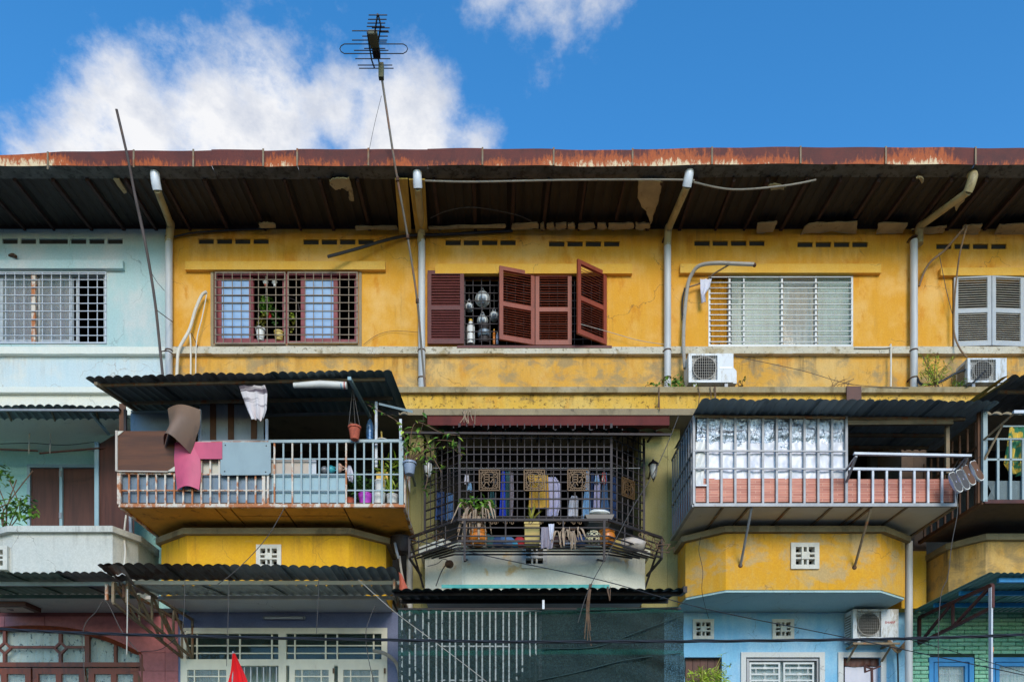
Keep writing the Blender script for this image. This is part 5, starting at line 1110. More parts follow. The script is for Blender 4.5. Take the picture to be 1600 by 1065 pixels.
# bronze fretwork squares with the character for wealth
GL = [[(-.30, .36), (-.30, -.12)], [(-.02, .36), (-.02, -.12)], [(-.30, .36), (-.02, .36)], [(-.30, .20), (-.02, .20)], [(-.30, .04), (-.02, .04)], [(-.30, -.12), (-.02, -.12)], [(-.22, -.14), (-.34, -.36)], [(-.10, -.14), (.0, -.34)],
      [(.06, .18), (.40, .18)], [(.26, .40), (.26, -.30), (.18, -.36)], [(.26, .14), (.06, -.16)]]
for (x0_, y0_, x1_, y1_, side) in ((749, 736, 780.5, 766, 0), (819, 736, 850.5, 766, 0), (887, 736, 918.5, 766, 0), (967, 744, 989, 772, 1)):
    if side: u = (Vector((BR_, Y2b, 0))-Vector((B, Y2, 0))).normalized(); c = Vector((B, Y2, 0)).lerp(Vector((BR_, Y2b, 0)), .47)+Vector((0, 0, PZ(754, Y2))); s = .27
    else: u = Vector((1, 0, 0)); c = P((x0_+x1_)/2, (y0_+y1_)/2, Y2); s = .30
    nv = Vector((u.y, -u.x, 0)); c = c+nv*.025; pt = lambda a, b: c+u*(a*s)+Vector((0, 0, b*s)); m = MB()
    sq = [(-.5, -.5), (.5, -.5), (.5, .5), (-.5, .5)]
    for k in range(4):
        a, b = sq[k], sq[(k+1) % 4]; m.bar(pt(*a), pt(*b), .015, .012, up=nv); m.bar(pt(a[0]*.8, a[1]*.8), pt(b[0]*.8, b[1]*.8), .01, .01, up=nv)
        for j in range(1, 10): f_ = j/10; e = (a[0]+(b[0]-a[0])*f_, a[1]+(b[1]-a[1])*f_); m.bar(pt(*e), pt(e[0]*.8, e[1]*.8), .006, .008, up=nv)
        m.bar(pt(a[0]*.8, a[1]*.8), pt(a[0]*.55, a[1]*.55), .014, .01, up=nv)
    ob = m.build('fretwork_plaque', 'bronze', cg)
    m = MB(); rg = [pt(.40*math.cos(k*.3307), .40*math.sin(k*.3307)) for k in range(20)]; m.tube(rg, .008, 5); m.build('ring', 'bronze', ob)
    m = MB()
    for st in GL:
        for a, b in zip(st, st[1:]): m.bar(pt(a[0]*.85, a[1]*.8), pt(b[0]*.85, b[1]*.8), .014, .01, up=nv)
    m.build('character', 'bronze', ob)
# awning two, just under the red beam
aw = thing('awning', 'narrow dark pantile awning under the red beam above the laundry', 'awning', P(840, 668, -.8), 'corrugated awnings')
awning_sheets(aw, P(628, 668, -1.15), P(1052, 672, -1.15), P(640, 674, -.41), P(1040, 676, -.41), 'roof_dark', 4, .28, .022)
bar('purlin', P(632, 676, -1.1), P(1048, 679, -1.1), .03, .03, 'steel_dark', aw)
for k in range(15): x = 660+26*k; bar('rib', P(x, 675, -1.08), P(x+(780-x)*.05, 690, -.45), .025, .025, 'steel_dark', aw)
# dry roots on the red beam
t = thing('dry_vine', 'pale dry roots trailing over the red beam', 'vine', P(728, 650, -.45))
for k in range(7): x = 716+R.uniform(0, 34); tube('root', [P(x, 641, -.44), P(x+R.uniform(-3, 3), 650, -.46), P(x+R.uniform(-6, 6), 652+R.uniform(4, 12), -.45)], .005, 'dead', t)
# laundry inside
YLn = -.7
t = thing('clothes_line', 'steel clothes line strung inside the canted grille', 'clothes line', P(835, 730, YLn)); rod('line', P(672, 731, YLn+.01), P(1000, 731, YLn+.01), .006, 'steel_grey', t)
LN = [('shirt', 'c_yellow', [(742, 824, 856), (760, 828, 857), (793, 826, 858)], 'mustard yellow shirt hanging on the line behind the bars', 4), ('shirt', 'c_lilac', [(745, 854, 868), (756, 853, 876), (785, 855, 877), (806, 855, 871)], 'pale lilac shirt hanging next to the yellow shirt', 3),
      ('blouse', 'c_white', [(774, 893, 901), (780, 890, 904), (807, 886, 903)], 'short white blouse hanging low in the gap', 3), ('trousers', 'c_sky', [(736, 916, 921), (780, 912, 922), (810, 908, 924)], 'sky blue trousers hanging beside a fretwork square', 3),
      ('towel', 'c_blue', [(736, 784, 789), (790, 781, 790), (806, 780, 791)], 'bright blue towel hanging right of the first fretwork square', 2), ('trousers', 'c_teal', [(736, 790, 797), (806, 790, 800)], 'dark teal trousers beside the bright blue towel', 2),
      ('shirt', 'c_grey', [(738, 798, 802), (770, 797, 803), (806, 796, 801)], 'narrow grey shirt right of the dark teal trousers', 2), ('blouse', 'c_lilac', [(740, 930, 935), (756, 929, 938), (799, 927, 937)], 'lilac blouse hanging near the canted corner', 3),
      ('trousers', 'c_navy', [(738, 924, 928), (808, 922, 930)], 'navy trousers behind the lilac blouse', 2), ('cap', 'c_sky', [(741, 931, 933), (753, 928, 938)], 'sky blue cap hung above the lilac blouse', 1), ('scarf', 'c_red', [(738, 941, 946), (755, 940, 948)], 'red and white scarf hung by the canted corner post', 2),
      ('trousers', 'c_denim', [(738, 942, 948), (780, 940, 950), (808, 938, 956)], 'faded denim trousers by the canted corner post', 3), ('shirt', 'c_navy', [(745, 956, 962), (810, 954, 964)], 'dark navy shirt on the right slanted side of the grille', 2),
      ('towel', 'c_denim', [(770, 698, 708), (812, 696, 710)], 'blue grey towel behind the left slanted side of the grille', 3), ('trousers', 'c_navy', [(768, 683, 694), (812, 680, 696)], 'navy blue trousers behind the left slanted side of the grille', 3),
      ('shirt', 'c_teal', [(765, 766, 772), (808, 762, 774)], 'dark green shirt under the first fretwork square', 2), ('rag', 'c_white', [(740, 727, 732), (754, 725, 733)], 'small white sock pinned near the left corner post', 1), ('rag', 'c_sky', [(754, 731, 736), (766, 730, 738)], 'small pale blue cloth pinned under the white sock', 1)]
for k, (nm, mt, rows, lb, fo) in enumerate(LN):
    o = cloth(nm, rows, YLn+.05*((k*7) % 3-1), mt, None, fo, .02, 14, 10, seed=k+30, label=lb, cat=nm)
    if rows[0][0] > 735: bar('hanger', P((rows[0][1]+rows[0][2])/2, rows[0][0]+1, YLn+.05*((k*7) % 3-1)), P((rows[0][1]+rows[0][2])/2, 731, YLn), .006, .006, 'wire', o)
# shelf basket outside the grille
sh = thing('shelf_basket', 'rusty iron plant shelf hung outside the canted grille', 'plant shelf', P(835, 840, -1.4))
Y3, Y3b = -1.6, -.91; fa, fb, la, rb = PX(715, Y3), PX(950, Y3), PX(640, Y3b), PX(1034, Y3b)
def sline(y, w_, name='rail', zoff=0):
    z = PZ(y, Y3)+zoff
    bar(name, (fa, Y3, z), (fb, Y3, z), w_, w_, 'steel_dark', sh); bar(name, (la, Y3b, z), (fa, Y3, z), w_, w_, 'steel_dark', sh); bar(name, (fb, Y3, z), (rb, Y3b, z), w_, w_, 'steel_dark', sh)
sline(812, .035); sline(824, .016); sline(837, .018); sline(845, .026)
zf = PZ(846, Y3)
for k in range(1, 5):      # floor bars step back towards the parapet
    o_ = .13*k; bar('floor_bar', (fa-.02*k, Y3+o_, zf), (fb+.02*k, Y3+o_, zf), .02, .02, 'steel_dark', sh)
    bar('floor_bar', (la+.11*k, Y3b, zf), (fa-.02*k, Y3+o_, zf), .02, .02, 'steel_dark', sh); bar('floor_bar', (fb+.02*k, Y3+o_, zf), (rb-.11*k, Y3b, zf), .02, .02, 'steel_dark', sh)
for x in (726, 944, 790, 880): bar('strut', P(x, 812, Y3), P(x, 847, Y3), .02 if x in (790, 880) else .035, .03, 'steel_dark', sh)
for x in (726, 944): bar('bracket', P(x, 812, Y3-.01), P(x, 876, Y3-.01), .03, .03, 'steel_dark', sh); bar('bracket', P(x, 876, Y3), Vector((PX(x, Y3), PF-.005, PZ(876, Y3)+.25)), .025, .025, 'steel_dark', sh)
for (X, s_) in ((la, -1), (rb, 1)):
    bar('end_post', (X, Y3b, PZ(812, Y3)), (X, Y3b, PZ(846, Y3)), .035, .035, 'steel_dark', sh); bar('end_stay', (X, Y3b, PZ(846, Y3)), (X-s_*.12, -.4, PZ(846, Y3)-.1), .03, .03, 'steel_dark', sh); bar('end_stay', (X, Y3b, PZ(812, Y3)), (X-s_*.16, -.45, PZ(880, Y3)), .03, .03, 'steel_dark', sh)
for x in (697, 683, 668, 655): t_ = (715-x)/75; bar('strut', (fa+(la-fa)*t_, Y3+(Y3b-Y3)*t_, PZ(812, Y3)), (fa+(la-fa)*t_, Y3+(Y3b-Y3)*t_, zf), .014, .014, 'steel_dark', sh)
for x in (975, 1005): t_ = (x-950)/84; bar('strut', (fb+(rb-fb)*t_, Y3+(Y3b-Y3)*t_, PZ(812, Y3)), (fb+(rb-fb)*t_, Y3+(Y3b-Y3)*t_, zf), .014, .014, 'steel_dark', sh)
def scroll(c, r, s=1, par=sh):
    pts = [c+Vector((s*r*(1-k/26)*math.cos(k*.36), 0, r*(1-k/26)*math.sin(k*.36))) for k in range(22)]; MB().tube(pts, .007, 5).build('scroll', 'bronze', par, True)
for x in (768, 775, 790, 800, 829, 845, 874, 880, 896, 906): scroll(P(x, 816.5, Y3+.01), .032, 1 if x % 2 else -1)
for x in (1000, 1007): t_ = (x-950)/84; scroll(Vector((fb+(rb-fb)*t_, Y3+(Y3b-Y3)*t_, PZ(819, Y3))), .045)
def sz(dz=.012): return zf+dz
def onshelf(x, Y=-1.42): return Vector((PX(x, Y), Y, zf+.012))
def rpot(x, r, hh, mat, label, Y=-1.42):
    c = onshelf(x, Y); t = thing('flower_pot', label, 'flower pot', c, 'pots on the iron shelf'); MB().lathe([(r*.6, 0), (r*.95, hh*.25), (r, hh*.55), (r*.85, hh*.9), (r*.95, hh), (r*.8, hh), (r*.7, hh*.7), (0, hh*.7)], c, 18).build('body', mat, t, True); return t, c+Vector((0, 0, hh))
tp, top = rpot(747, .135, .2, 'orange_pot', 'round orange glazed pot under the withered plant')
leafmass('green_foliage', tp, cloud(top+Vector((.0, 0, .36)), .28, .12, .12, 130, 40), .07, .024, 'leaf', 40); leafmass('dry_foliage', tp, cloud(top+Vector((0, 0, .16)), .16, .1, .12, 60, 41), .09, .016, 'dead', 41)
for k in range(24):
    a = R.uniform(-1, 1); b = top+Vector((a*.12, -.02, R.uniform(.12, .34))); e = b+Vector((a*R.uniform(.05, .3), R.uniform(-.18, -.05), -R.uniform(.1, .5))); mid = b.lerp(e, .4)+Vector((a*.05, -.05, .1))
    pts = smoothpath([b, mid, e], 7); MB().ribbon(pts, R.uniform(.012, .03), (R.uniform(.5, 1), R.uniform(-.6, .6), 0)).build('dead_leaf', 'dead', tp, True)
for k in range(6): e = top+Vector((R.uniform(-.28, .28), R.uniform(-.05, .05), R.uniform(.2, .42))); tube('stem', [top, top.lerp(e, .5)+Vector((R.uniform(-.04, .04), 0, .03)), e], .01, 'stem', tp)
rpot(948, .125, .2, 'orange_pot', 'round orange glazed pot on the shelf beside the chequered bag')
t = thing('chequered_bag', 'black and cream chequered bag on the iron shelf', 'bag', onshelf(927)); MB().ball(onshelf(927)+Vector((0, 0, .11)), .13, 14, (1, .8, .8)).build('body', 'c_check', t, True)
bx('planter_box', 820, 816, 843, 848, -1.45, .2, 'yellow_pot', None, label='tall cream yellow planter box in the middle of the iron shelf', cat='planter')
o = bpy.data.objects['planter_box']; MB().box(PX(819, -1.45), PX(844, -1.45), -1.462, -1.24, PZ(818, -1.45), PZ(815, -1.45)).build('rim', 'yellow_pot', o); leafmass('blades', o, [P(831, 814, -1.35)]*14, .22, .014, 'leaf_olive', 44, .4, .9)
cloth('rag', [(823, 846, 866), (838, 845, 866), (856, 845, 863)], Y3-.03, 'c_grey', None, 3, .02, seed=51, label='grey rag drying over the iron shelf rail', cat='rag')
cloth('rag', [(818, 857, 866), (830, 858, 865), (842, 859, 864)], Y3-.05, 'c_white', None, 2, .015, seed=52, label='white rag beside the grey rag on the iron shelf', cat='rag')
for k, (x, mt, r, lb, sq) in enumerate(((793, 'c_denim', .11, 'bundle of grey blue cloth on the iron shelf', (1.2, .8, .7)), (806, 'cyan_pl', .08, 'cyan cloth bundle on the iron shelf', (1.2, .8, .6)), (813, 'red_pl', .09, 'red cloth bundle next to the cyan bundle', (1.1, .8, .8)), (778, 'c_navy', .1, 'dark cloth bundle right of the withered plant', (1.2, .8, .7)), (985, 'beige_board', .17, 'large cream cushion slumped on the slanted shelf end', (1.3, .9, .6)), (890, 'c_white', .08, 'small white crumpled cloth on the iron shelf', (1.4, .8, .5)), (968, 'yellow_pot', .12, 'small cream cushion behind the orange pot', (1.2, .8, .8)), (764, 'c_teal', .1, 'dark green cloth bundle touching the pot of the withered plant', (1., .8, .9)), (873, 'wood_dark', .1, 'dark brown bundle right of the drying rags', (1.3, .8, .8)), (907, 'c_navy', .11, 'navy cloth bundle left of the chequered bag', (1.2, .8, .8)), (734, 'wood_post', .09, 'brown bundle left of the withered plant pot', (1., .8, .9)))):
    Yb = -1.35 if x < 960 else -1.15
    c = Vector((PX(x, Yb), Yb, zf+.012)); m = MB().ball((0, 0, 0), r, 16, sq)
    for i_, v in enumerate(m.v): m.v[i_] = v*(1+.22*mnoise.noise(v*14+Vector((k*3, 0, 0))))+c+Vector((0, 0, r*sq[2]))
    m.build('cloth_bundle', mt, None, True, label=lb, cat='cloth')
t = thing('basin', 'dark tray with white cloth resting on the shelf top rail', 'tray', P(925, 812, -1.4)); MB().prism([P(914, 803, -1.5), P(960, 803, -1.5), P(954, 815, -1.5), P(920, 815, -1.5)], (0, .28, 0)).build('tray', 'black_pl', t)
m = MB().ball((0, 0, 0), .13, 14, (1.2, .7, .35))
for i_, v in enumerate(m.v): m.v[i_] = v*(1+.2*mnoise.noise(v*12))+P(937, 803, -1.36)+Vector((0, 0, .02))
m.build('white_cloth', 'white_pl', t, True)
t = thing('dry_plant', 'row of withered brown leaves hanging through the shelf rails', 'plant', onshelf(878))
for k in range(22):
    x = 868+R.uniform(0, 40); b = P(x, 826+R.uniform(-4, 4), Y3+.04); e = b+Vector((R.uniform(-.08, .08), -.08, -R.uniform(.1, .32))); pts = smoothpath([b, b.lerp(e, .4)+Vector((0, -.05, .03)), e], 5)
    MB().ribbon(pts, R.uniform(.01, .022), (R.uniform(.4, 1), R.uniform(-.7, .7), 0)).build('dead_leaf', 'dead', t, True)
tube('stem', [P(868, 824, Y3+.05), P(890, 826, Y3+.05), P(910, 826, Y3+.05)], .008, 'stem', t)
t = thing('dry_plant', 'tangle of dry brown stems at the slanted right end of the shelf', 'plant', Vector((rb-.3, Y3b-.1, zf)))
for k in range(26): b = Vector((rb-R.uniform(-.05, .6), Y3b-R.uniform(0, .3), zf+R.uniform(0, .2))); tube('stem', [b, b+Vector((R.uniform(-.1, .1), R.uniform(-.1, .1), R.uniform(0, .14))), b+Vector((R.uniform(-.2, .2), R.uniform(-.1, .1), R.uniform(-.1, .12)))], .006, 'stem', t)
t = thing('dry_plant', 'tangle of dry twigs at the slanted left end of the shelf', 'plant', Vector((la+.4, Y3b-.1, zf)))
for k in range(26): f_ = R.uniform(.15, .8); b = Vector((la+(fa-la)*f_, Y3b+(Y3-Y3b)*f_+.1, zf+R.uniform(.0, .25))); tube('stem', [b, b+Vector((R.uniform(-.1, .1), R.uniform(-.1, .1), R.uniform(0, .1))), b+Vector((R.uniform(-.16, .16), 0, R.uniform(-.05, .14)))], .005, 'stem', t)
m = MB(); f0, f1 = .1, .62; a0 = Vector((la+(fa-la)*f0+.12, Y3b+(Y3-Y3b)*f0, zf+.02)); a1 = Vector((la+(fa-la)*f1+.12, Y3b+(Y3-Y3b)*f1, zf+.02)); m.bar(a0+Vector((0, 0, .05)), a1+Vector((0, 0, .05)), .16, .1, up=(0, 0, 1)); m.build('planter_box', 'white_panel', None, label='long white trough planter on the slanted left end of the shelf', cat='planter')
# wall lanterns
def lantern(x, y, Y, label, side):
    c = P(x, y, Y); t = thing('wall_lantern', label, 'lantern', c, 'wall lanterns on the piers')
    MB().lathe([(0, -.13), (.02, -.12), (.045, -.08), (.062, 0), (.06, .06), (.05, .1)], c, 14).build('globe', 'lamp_glass', t, True); MB().lathe([(.085, .09), (.08, .105), (.04, .14), (.012, .16), (0, .18)], c, 14).build('cap', 'steel_dark', t, True)
    MB().lathe([(0, -.18), (.012, -.15), (.02, -.125), (.0, -.115)], c, 8).build('finial', 'steel_dark', t)
    for k in range(4): a = k*1.571+.5; tube('cage_rib', [c+Vector((.075*math.cos(a), .075*math.sin(a), .1)), c+Vector((.07*math.cos(a), .07*math.sin(a), 0)), c+Vector((.02*math.cos(a), .02*math.sin(a), -.13))], .005, 'steel_dark', t)
    tube('arm', [c+Vector((0, 0, .16)), c+Vector((side*.06, .12, .2)), Vector((c.x+side*.08, -.002, c.z+.05))], .012, 'steel_dark', t)
lantern(669, 733, -.75, 'wall lantern with white globe beside the rambling vine', -.3); lantern(1021, 735, -.4, 'wall lantern with white globe on the olive pier', .1)
t = thing('spot_lamp', 'rusty round lamp fitting with dangling wire on the cream parapet', 'lamp', P(701, 880, PF-.1)); MB().lathe([(.03, 0), (.06, .03), (.055, .1), (.02, .14)], P(704, 881, PF-.02), 12, (-.3, -1, -.3)).build('head', 'clamp', t, True)
tube('wire', [P(701, 876, PF-.1), P(693, 873, PF-.08), P(683, 880, PF-.06), P(668, 884, PF-.05)], .005, 'cable', t); tube('flex', [P(698, 880, PF-.06), P(690, 892, PF-.05), P(681, 915, PF-.05)], .009, 'cable', t)
# water pot and pipes in the corner between houses one and two
t = thing('metal_pot', 'dark upturned metal pot hung in the corner under the caged balcony', 'pot', P(627, 860, -.5)); MB().lathe([(.05, -.13), (.12, -.1), (.16, 0), (.16, .12), (.17, .13)], P(627, 853, -.5), 16).build('body', 'steel_dark', t, True); tube('spout', [P(617, 848, -.66), P(620, 862, -.68), P(623, 872, -.66)], .022, 'steel_grey', t); bar('hook', P(627, 842, -.5), P(627, 828, -.5), .012, .012, 'wire', t)
solo('waste_pipe', [P(640, 862, -.3), P(640, 900, -.3), P(640, 960, -.3)], .05, 'conduit', 'grey waste pipe in the corner beside the cream parapet', 'pipe', n=12); solo('waste_pipe', [P(624, 868, -.55), P(627, 890, -.55), P(630, 905, -.6)], .018, 'conduit', 'thin grey waste pipe left of the thick corner pipe', 'pipe')
curl('funnel_sheet', [(893, 623, 628, 4, 0), (903, 624, 633, 6, 0), (922, 624, 640, 2, 0)], -1.9, .05, 'terra', 'terracotta coloured plastic sheet funnel at the awning corner', 'sheet', 10, 6)
# ================================================================ caged balcony three
YC3 = -1.54
cg = thing('balcony_cage', 'grey steel caged balcony lined with silver foil and brick print', 'balcony cage', P(1290, 790, YC3+.4), 'cages built out from the balconies')
z0 = PZ(789, YC3); X0, XM, X1 = PX(1084, YC3), PX(1322, YC3), PX(1495, YC3)
cuts = [1084, 1131, 1172, 1236, 1302, 1350, 1364, 1420, 1495]
for a, b in zip(cuts, cuts[1:]): MB().box(PX(a, YC3)+.012, PX(b, YC3)-.012, YC3+.02, bk, z0+R.uniform(0, .006), z0+.03).build('floor_panel', 'white_panel', cg)
for a in cuts[1:-1]: bar('floor_joist', (PX(a, YC3), YC3+.02, z0-.004), (PX(a, YC3), bk, z0-.004), .03, .03, 'steel_bracket', cg)
MB().box(X0, X1, YC3+.03, bk, z0+.032, z0+.06).build('deck', 'brown_panel', cg)
bar('bottom_rail', (X0, YC3, z0), (X1, YC3, z0+.0), .045, .045, 'steel_grey', cg); bar('side_rail', (X0, YC3, z0), (X0, -.2, z0), .045, .045, 'steel_grey', cg); bar('side_rail', (X1, YC3, z0), (X1, -.2, z0), .045, .045, 'steel_bracket', cg)
zt = PZ(650, YC3)
for x in (1084, 1322): bar('post', P(x, 650, YC3), P(x, 787, YC3), .035, .035, 'steel_grey', cg)
bar('post', P(1493, 733, YC3), P(1493, 789, YC3), .035, .035, 'steel_grey', cg); bar('post', P(1480, 662, YC3+.1), P(1480, 740, YC3+.1), .05, .04, 'steel_bracket', cg)
bar('top_rail', P(1084, 651, YC3), P(1322, 653, YC3), .035, .035, 'steel_bracket', cg); bar('lintel_beam', P(1322, 661, YC3+.02), P(1488, 660, YC3+.02), .06, .05, 'steel_bracket', cg)
for y in (704, 731.5): bar('cross_rail', P(1084, y, YC3-.012), P(1322, y+1, YC3-.012), .022, .02, 'steel_grey', cg)
bar('top_rail', P(1322, 732.5, YC3), P(1496, 734, YC3), .035, .035, 'steel_white', cg); bar('cross_rail', P(1087, 758, YC3), P(1105, 758, YC3), .022, .02, 'steel_white', cg)
for k in range(1, 11): x = 1084+21.6*k; bar('bar', P(x, 652, YC3), P(x, 787, YC3), .03, .022, 'steel_grey', cg)
for k in range(8): x = 1342+21.6*k; bar('bar', P(x, 735, YC3), P(x, 788, YC3), .03, .022, 'steel_white', cg)
# left cheek with bars
for k in range(9): Y = YC3+.14+.14*k; bar('bar', (X0, Y, z0), (X0, Y, zt), .02, .02, 'steel_grey', cg)
for z in (PZ(704, YC3), PZ(732, YC3), zt): bar('cross_rail', (X0, YC3, z), (X0, -.2, z), .022, .022, 'steel_grey', cg)
MB().box(X0+.02, X0+.026, YC3+.05, -.25, z0+.03, PZ(748, YC3)).build('brick_print_panel', 'vinyl', cg)
for k in range(7): Y = YC3+.2+.18*k; bar('bar', (X1, Y, z0), (X1, Y, PZ(733, YC3)), .02, .02, 'steel_bracket', cg)
MB().box(X1-.03, X1-.024, YC3+.05, -.25, z0+.03, PZ(748, YC3)).build('brick_print_panel', 'brown_panel', cg)
bx('brick_print_panel', 1087, 747, 1322, 788, YC3+.03, .006, 'vinyl', cg); bx('brick_print_panel', 1324, 748, 1490, 789, YC3+.03, .006, 'vinyl', cg)
def fn(u, v, o=0):
    p = P(1088+(1320-1088)*u, 655+(705-655)*v, YC3+.06); p.y += .014*mnoise.noise(Vector((u*9, v*5, 1)))+.012*mnoise.noise(Vector((u*25, v*9, 3)))-.05*(1-v)+o; return p
m = MB().grid(fn, 60, 24); m.build('foil_sheet', 'foil', cg, True)
def fn2(u, v):
    ye = 691+5*mnoise.noise(Vector((u*16, 2, 0)))+3*mnoise.noise(Vector((u*45, 7, 0))); p = P(1088+(1320-1088)*u, ye+(749-ye)*v, YC3+.04); p.y += .02*mnoise.noise(Vector((u*11, v*3, 5)))+.012*mnoise.noise(Vector((u*34, v*7, 8))); return p
MB().grid(fn2, 90, 16).build('white_sheet', 'white_sheet', cg, True)
m = MB().grid(lambda u, v: P(1087+(1102-1087)*u-(3*v if u > .5 else 0), 690+66*v, YC3+.02+.01*math.sin(v*9+u*5)), 6, 12); m.build('foil_flap', 'white_pl', cg, True)
aw = thing('awning', 'teal grey corrugated awning over the foil lined cage', 'awning', P(1300, 650, -1), 'corrugated awnings')
awning_sheets(aw, P(1096, 624, -1.95), P(1562, 627, -1.95), Vector((PX(1096, -1.95)-.02, -.45, PZ(624, -1.95)+.06)), Vector((PX(1562, -1.95), -.45, PZ(627, -1.95)+.06)), 'roof_light', 5, .12, .012)
for Y in (-1.5, -1.0, -.6): bar('purlin', (PX(1096, -1.95)+.02, Y, PZ(624, -1.95)-.02+.05*(Y+1.95)/1.5), (PX(1540, -1.95), Y, PZ(627, -1.95)-.02+.05*(Y+1.95)/1.5), .04, .04, 'steel_bracket', aw)
t = thing('drying_rail', 'long white drying rail on two arms outside the brick print railing', 'drying rail', P(1425, 735, -1.7))
bar('rail', P(1334, 708.5, -1.98), P(1517, 712, -1.98), .03, .04, 'steel_white', t)
for x, xe in ((1323, 1338), (1495, 1512)): bar('arm', P(x, 733, YC3-.02), P(xe, 712, -1.98), .025, .025, 'steel_grey', t); bar('arm', P(x, 752, YC3-.02), P(xe, 713, -1.98), .025, .025, 'steel_grey', t)
for k, (x, y, mt, lb) in enumerate(((1494, 752, 'black_pl', 'black soled shoe hung first in the row of four'), (1505, 748, 'black_pl', 'black soled shoe hung next to a brown soled shoe'), (1514, 741, 'wood_post', 'brown soled white shoe hung between black and brown soled ones'), (1527, 734, 'wood_post', 'brown soled white shoe hung last, next to the neighbour cage'))):
    c = P(x, y, -1.85); t = thing('shoe', lb, 'shoe', c, 'shoes hung on the drying rail'); ax = Vector((.35, -.15, -.9)).normalized(); sd = ax.cross(Vector((0, -1, 0))).normalized(); nv = sd.cross(ax).normalized()
    if nv.y > 0: nv = -nv
    prof = [(-.15, .028), (-.13, .04), (-.06, .038), (.0, .036), (.06, .046), (.11, .045), (.15, .03), (.162, .012)]
    pts = [c+ax*a+sd*w_ for a, w_ in prof]+[c+ax*a-sd*w_ for a, w_ in reversed(prof)]
    MB().prism(pts, -nv*.02).build('sole_rim', 'white_pl', t); MB().prism([c+(p-c)*.92+nv*.004 for p in pts], -nv*.01).build('sole', mt, t)
    m = MB().ball((0, 0, 0), 1, 12, (.045, .16, .05)); q = Matrix((sd, ax, -nv)).transposed()
    for i_, v in enumerate(m.v): m.v[i_] = c-nv*.045+q @ v
    m.build('upper', 'c_white' if k > 1 else 'c_lilac', t, True); bar('cord', c-ax*.15, P(x+7, 712, -1.95), .006, .006, 'wire', t)
for k, (x0_, y0_, x1_, y1_) in enumerate(((1175, 790, 1157, 883), (1361, 792, 1335, 886))):
    t = thing('strut', ('grey steel strut under the foil lined part of the cage', 'rust speckled strut under the open part of the brick print cage')[k], 'strut', P(x1_, y1_, PF)); rod('rod', P(x0_, y0_, YC3+.02), P(x1_, y1_, PF-.004), .019, 'steel_grey' if k == 0 else 'steel_bracket', t); MB().lathe([(.035, 0), (.03, .012), (0, .014)], P(x1_, y1_, PF-.001), 10, (0, -1, 0)).build('foot_plate', 'clamp', t)
solo('soil_pipe', [P(1420, 846, -.25), P(1420, 900, -.25), P(1420, 960, -.25), Vector((PX(1420, -.25), -.25, .14))], .056, 'pvc', 'stained white soil pipe between the blue and the green house', 'pipe', n=12)
solo('drop_wire', [P(1095, 838, PF-.03), P(1092, 860, PF-.03), P(1098, 890, PF-.02), P(1097, 925, PF-.02), P(1107, 965, -.3)], .004, 'cable', 'thin black wire trailing down the worn yellow parapet', 'wire')
# ================================================================ caged balcony four
YC4 = -1.68
cg = thing('balcony_cage', 'pale blue railing cage with brown underside beside the hung shoes', 'balcony cage', P(1600, 785, YC4+.4), 'cages built out from the balconies')
z0 = PZ(784, YC4); X0 = PX(1537, YC4); X1 = PX(1800, YC4)
MB().box(X0, X1, YC4+.02, bk, z0, z0+.04).build('deck', 'brown_panel', cg); bar('bottom_rail', (X0, YC4, z0), (X1, YC4, z0), .05, .05, 'steel_red', cg); bar('side_rail', (X0, YC4, z0), (X0, -.1, z0), .05, .05, 'wood_post', cg)
bar('post', P(1538, 630, YC4), P(1538, 784, YC4), .06, .05, 'steel_blue', cg); bar('corner_board', P(1532, 630, YC4+.05), P(1532, 786, YC4+.05), .09, .03, 'wood_post', cg)
for y in (686, 718): bar('cross_rail', P(1540, y, YC4), P(1800, y, YC4), .025, .025, 'steel_blue', cg)
for k in range(13): x = 1559+19.6*k; bar('bar', P(x, 687, YC4), P(x, 783, YC4), .032, .025, 'steel_blue', cg)
for k in range(8): Y = YC4+.18+.18*k; bar('bar', (X0, Y, z0), (X0, Y, PZ(650, YC4)), .025, .025, 'wood_post', cg)
bar('cross_rail', (X0, YC4, PZ(690, YC4)), (X0, -.1, PZ(690, YC4)), .03, .03, 'wood_post', cg)
m = MB()
for k in range(42): x = 1541+k*1.5; m.bar(P(x, 751, YC4+.03), P(x+16, 783, YC4+.03), .004, .003); m.bar(P(x+16, 751, YC4+.034), P(x, 783, YC4+.034), .004, .003)
m.build('wire_mesh', 'steel_blue', cg, kind='stuff')
cloth('curtain', [(667, 1578, 1612), (700, 1572, 1612), (726, 1566, 1612), (742, 1576, 1612)], YC4+.08, 'c_print', None, 4, .04, seed=61, label='green and yellow printed cloth hanging behind the pale blue rail', cat='curtain')
bar('curtain_pole', P(1560, 666, YC4+.08), P(1640, 666, YC4+.08), .02, .02, 'steel_blue', cg)
t = thing('drying_rail', 'rusty arm drying rail above the pale blue railing', 'drying rail', P(1560, 700, YC4)); bar('rail', P(1583, 644, -2.1), P(1700, 643, -2.1), .04, .04, 'steel_white', t); bar('arm', P(1537, 687, YC4-.02), P(1584, 646, -2.1), .025, .025, 'steel_bracket', t); bar('arm', P(1538, 718, YC4-.02), P(1566, 664, -1.9), .025, .025, 'steel_bracket', t)
aw = thing('awning', 'dark corrugated awning above the pale blue railing beside the air conditioner', 'awning', P(1600, 640, -1), 'corrugated awnings')
awning_sheets(aw, P(1578, 588, -2.25), P(1800, 592, -2.25), P(1500, 645, -.45), P(1740, 645, -.45), 'roof_grey', 3, .13, .016)
MB().hexa([P(1508, 630, -1.5), P(1518, 630, -1.5), P(1518, 630, -1.4), P(1508, 630, -1.4), P(1566, 589, -2.28), P(1577, 586, -2.28), P(1577, 586, -2.2), P(1566, 589, -2.2)]).build('edge_flashing', 'yel_flash', aw)
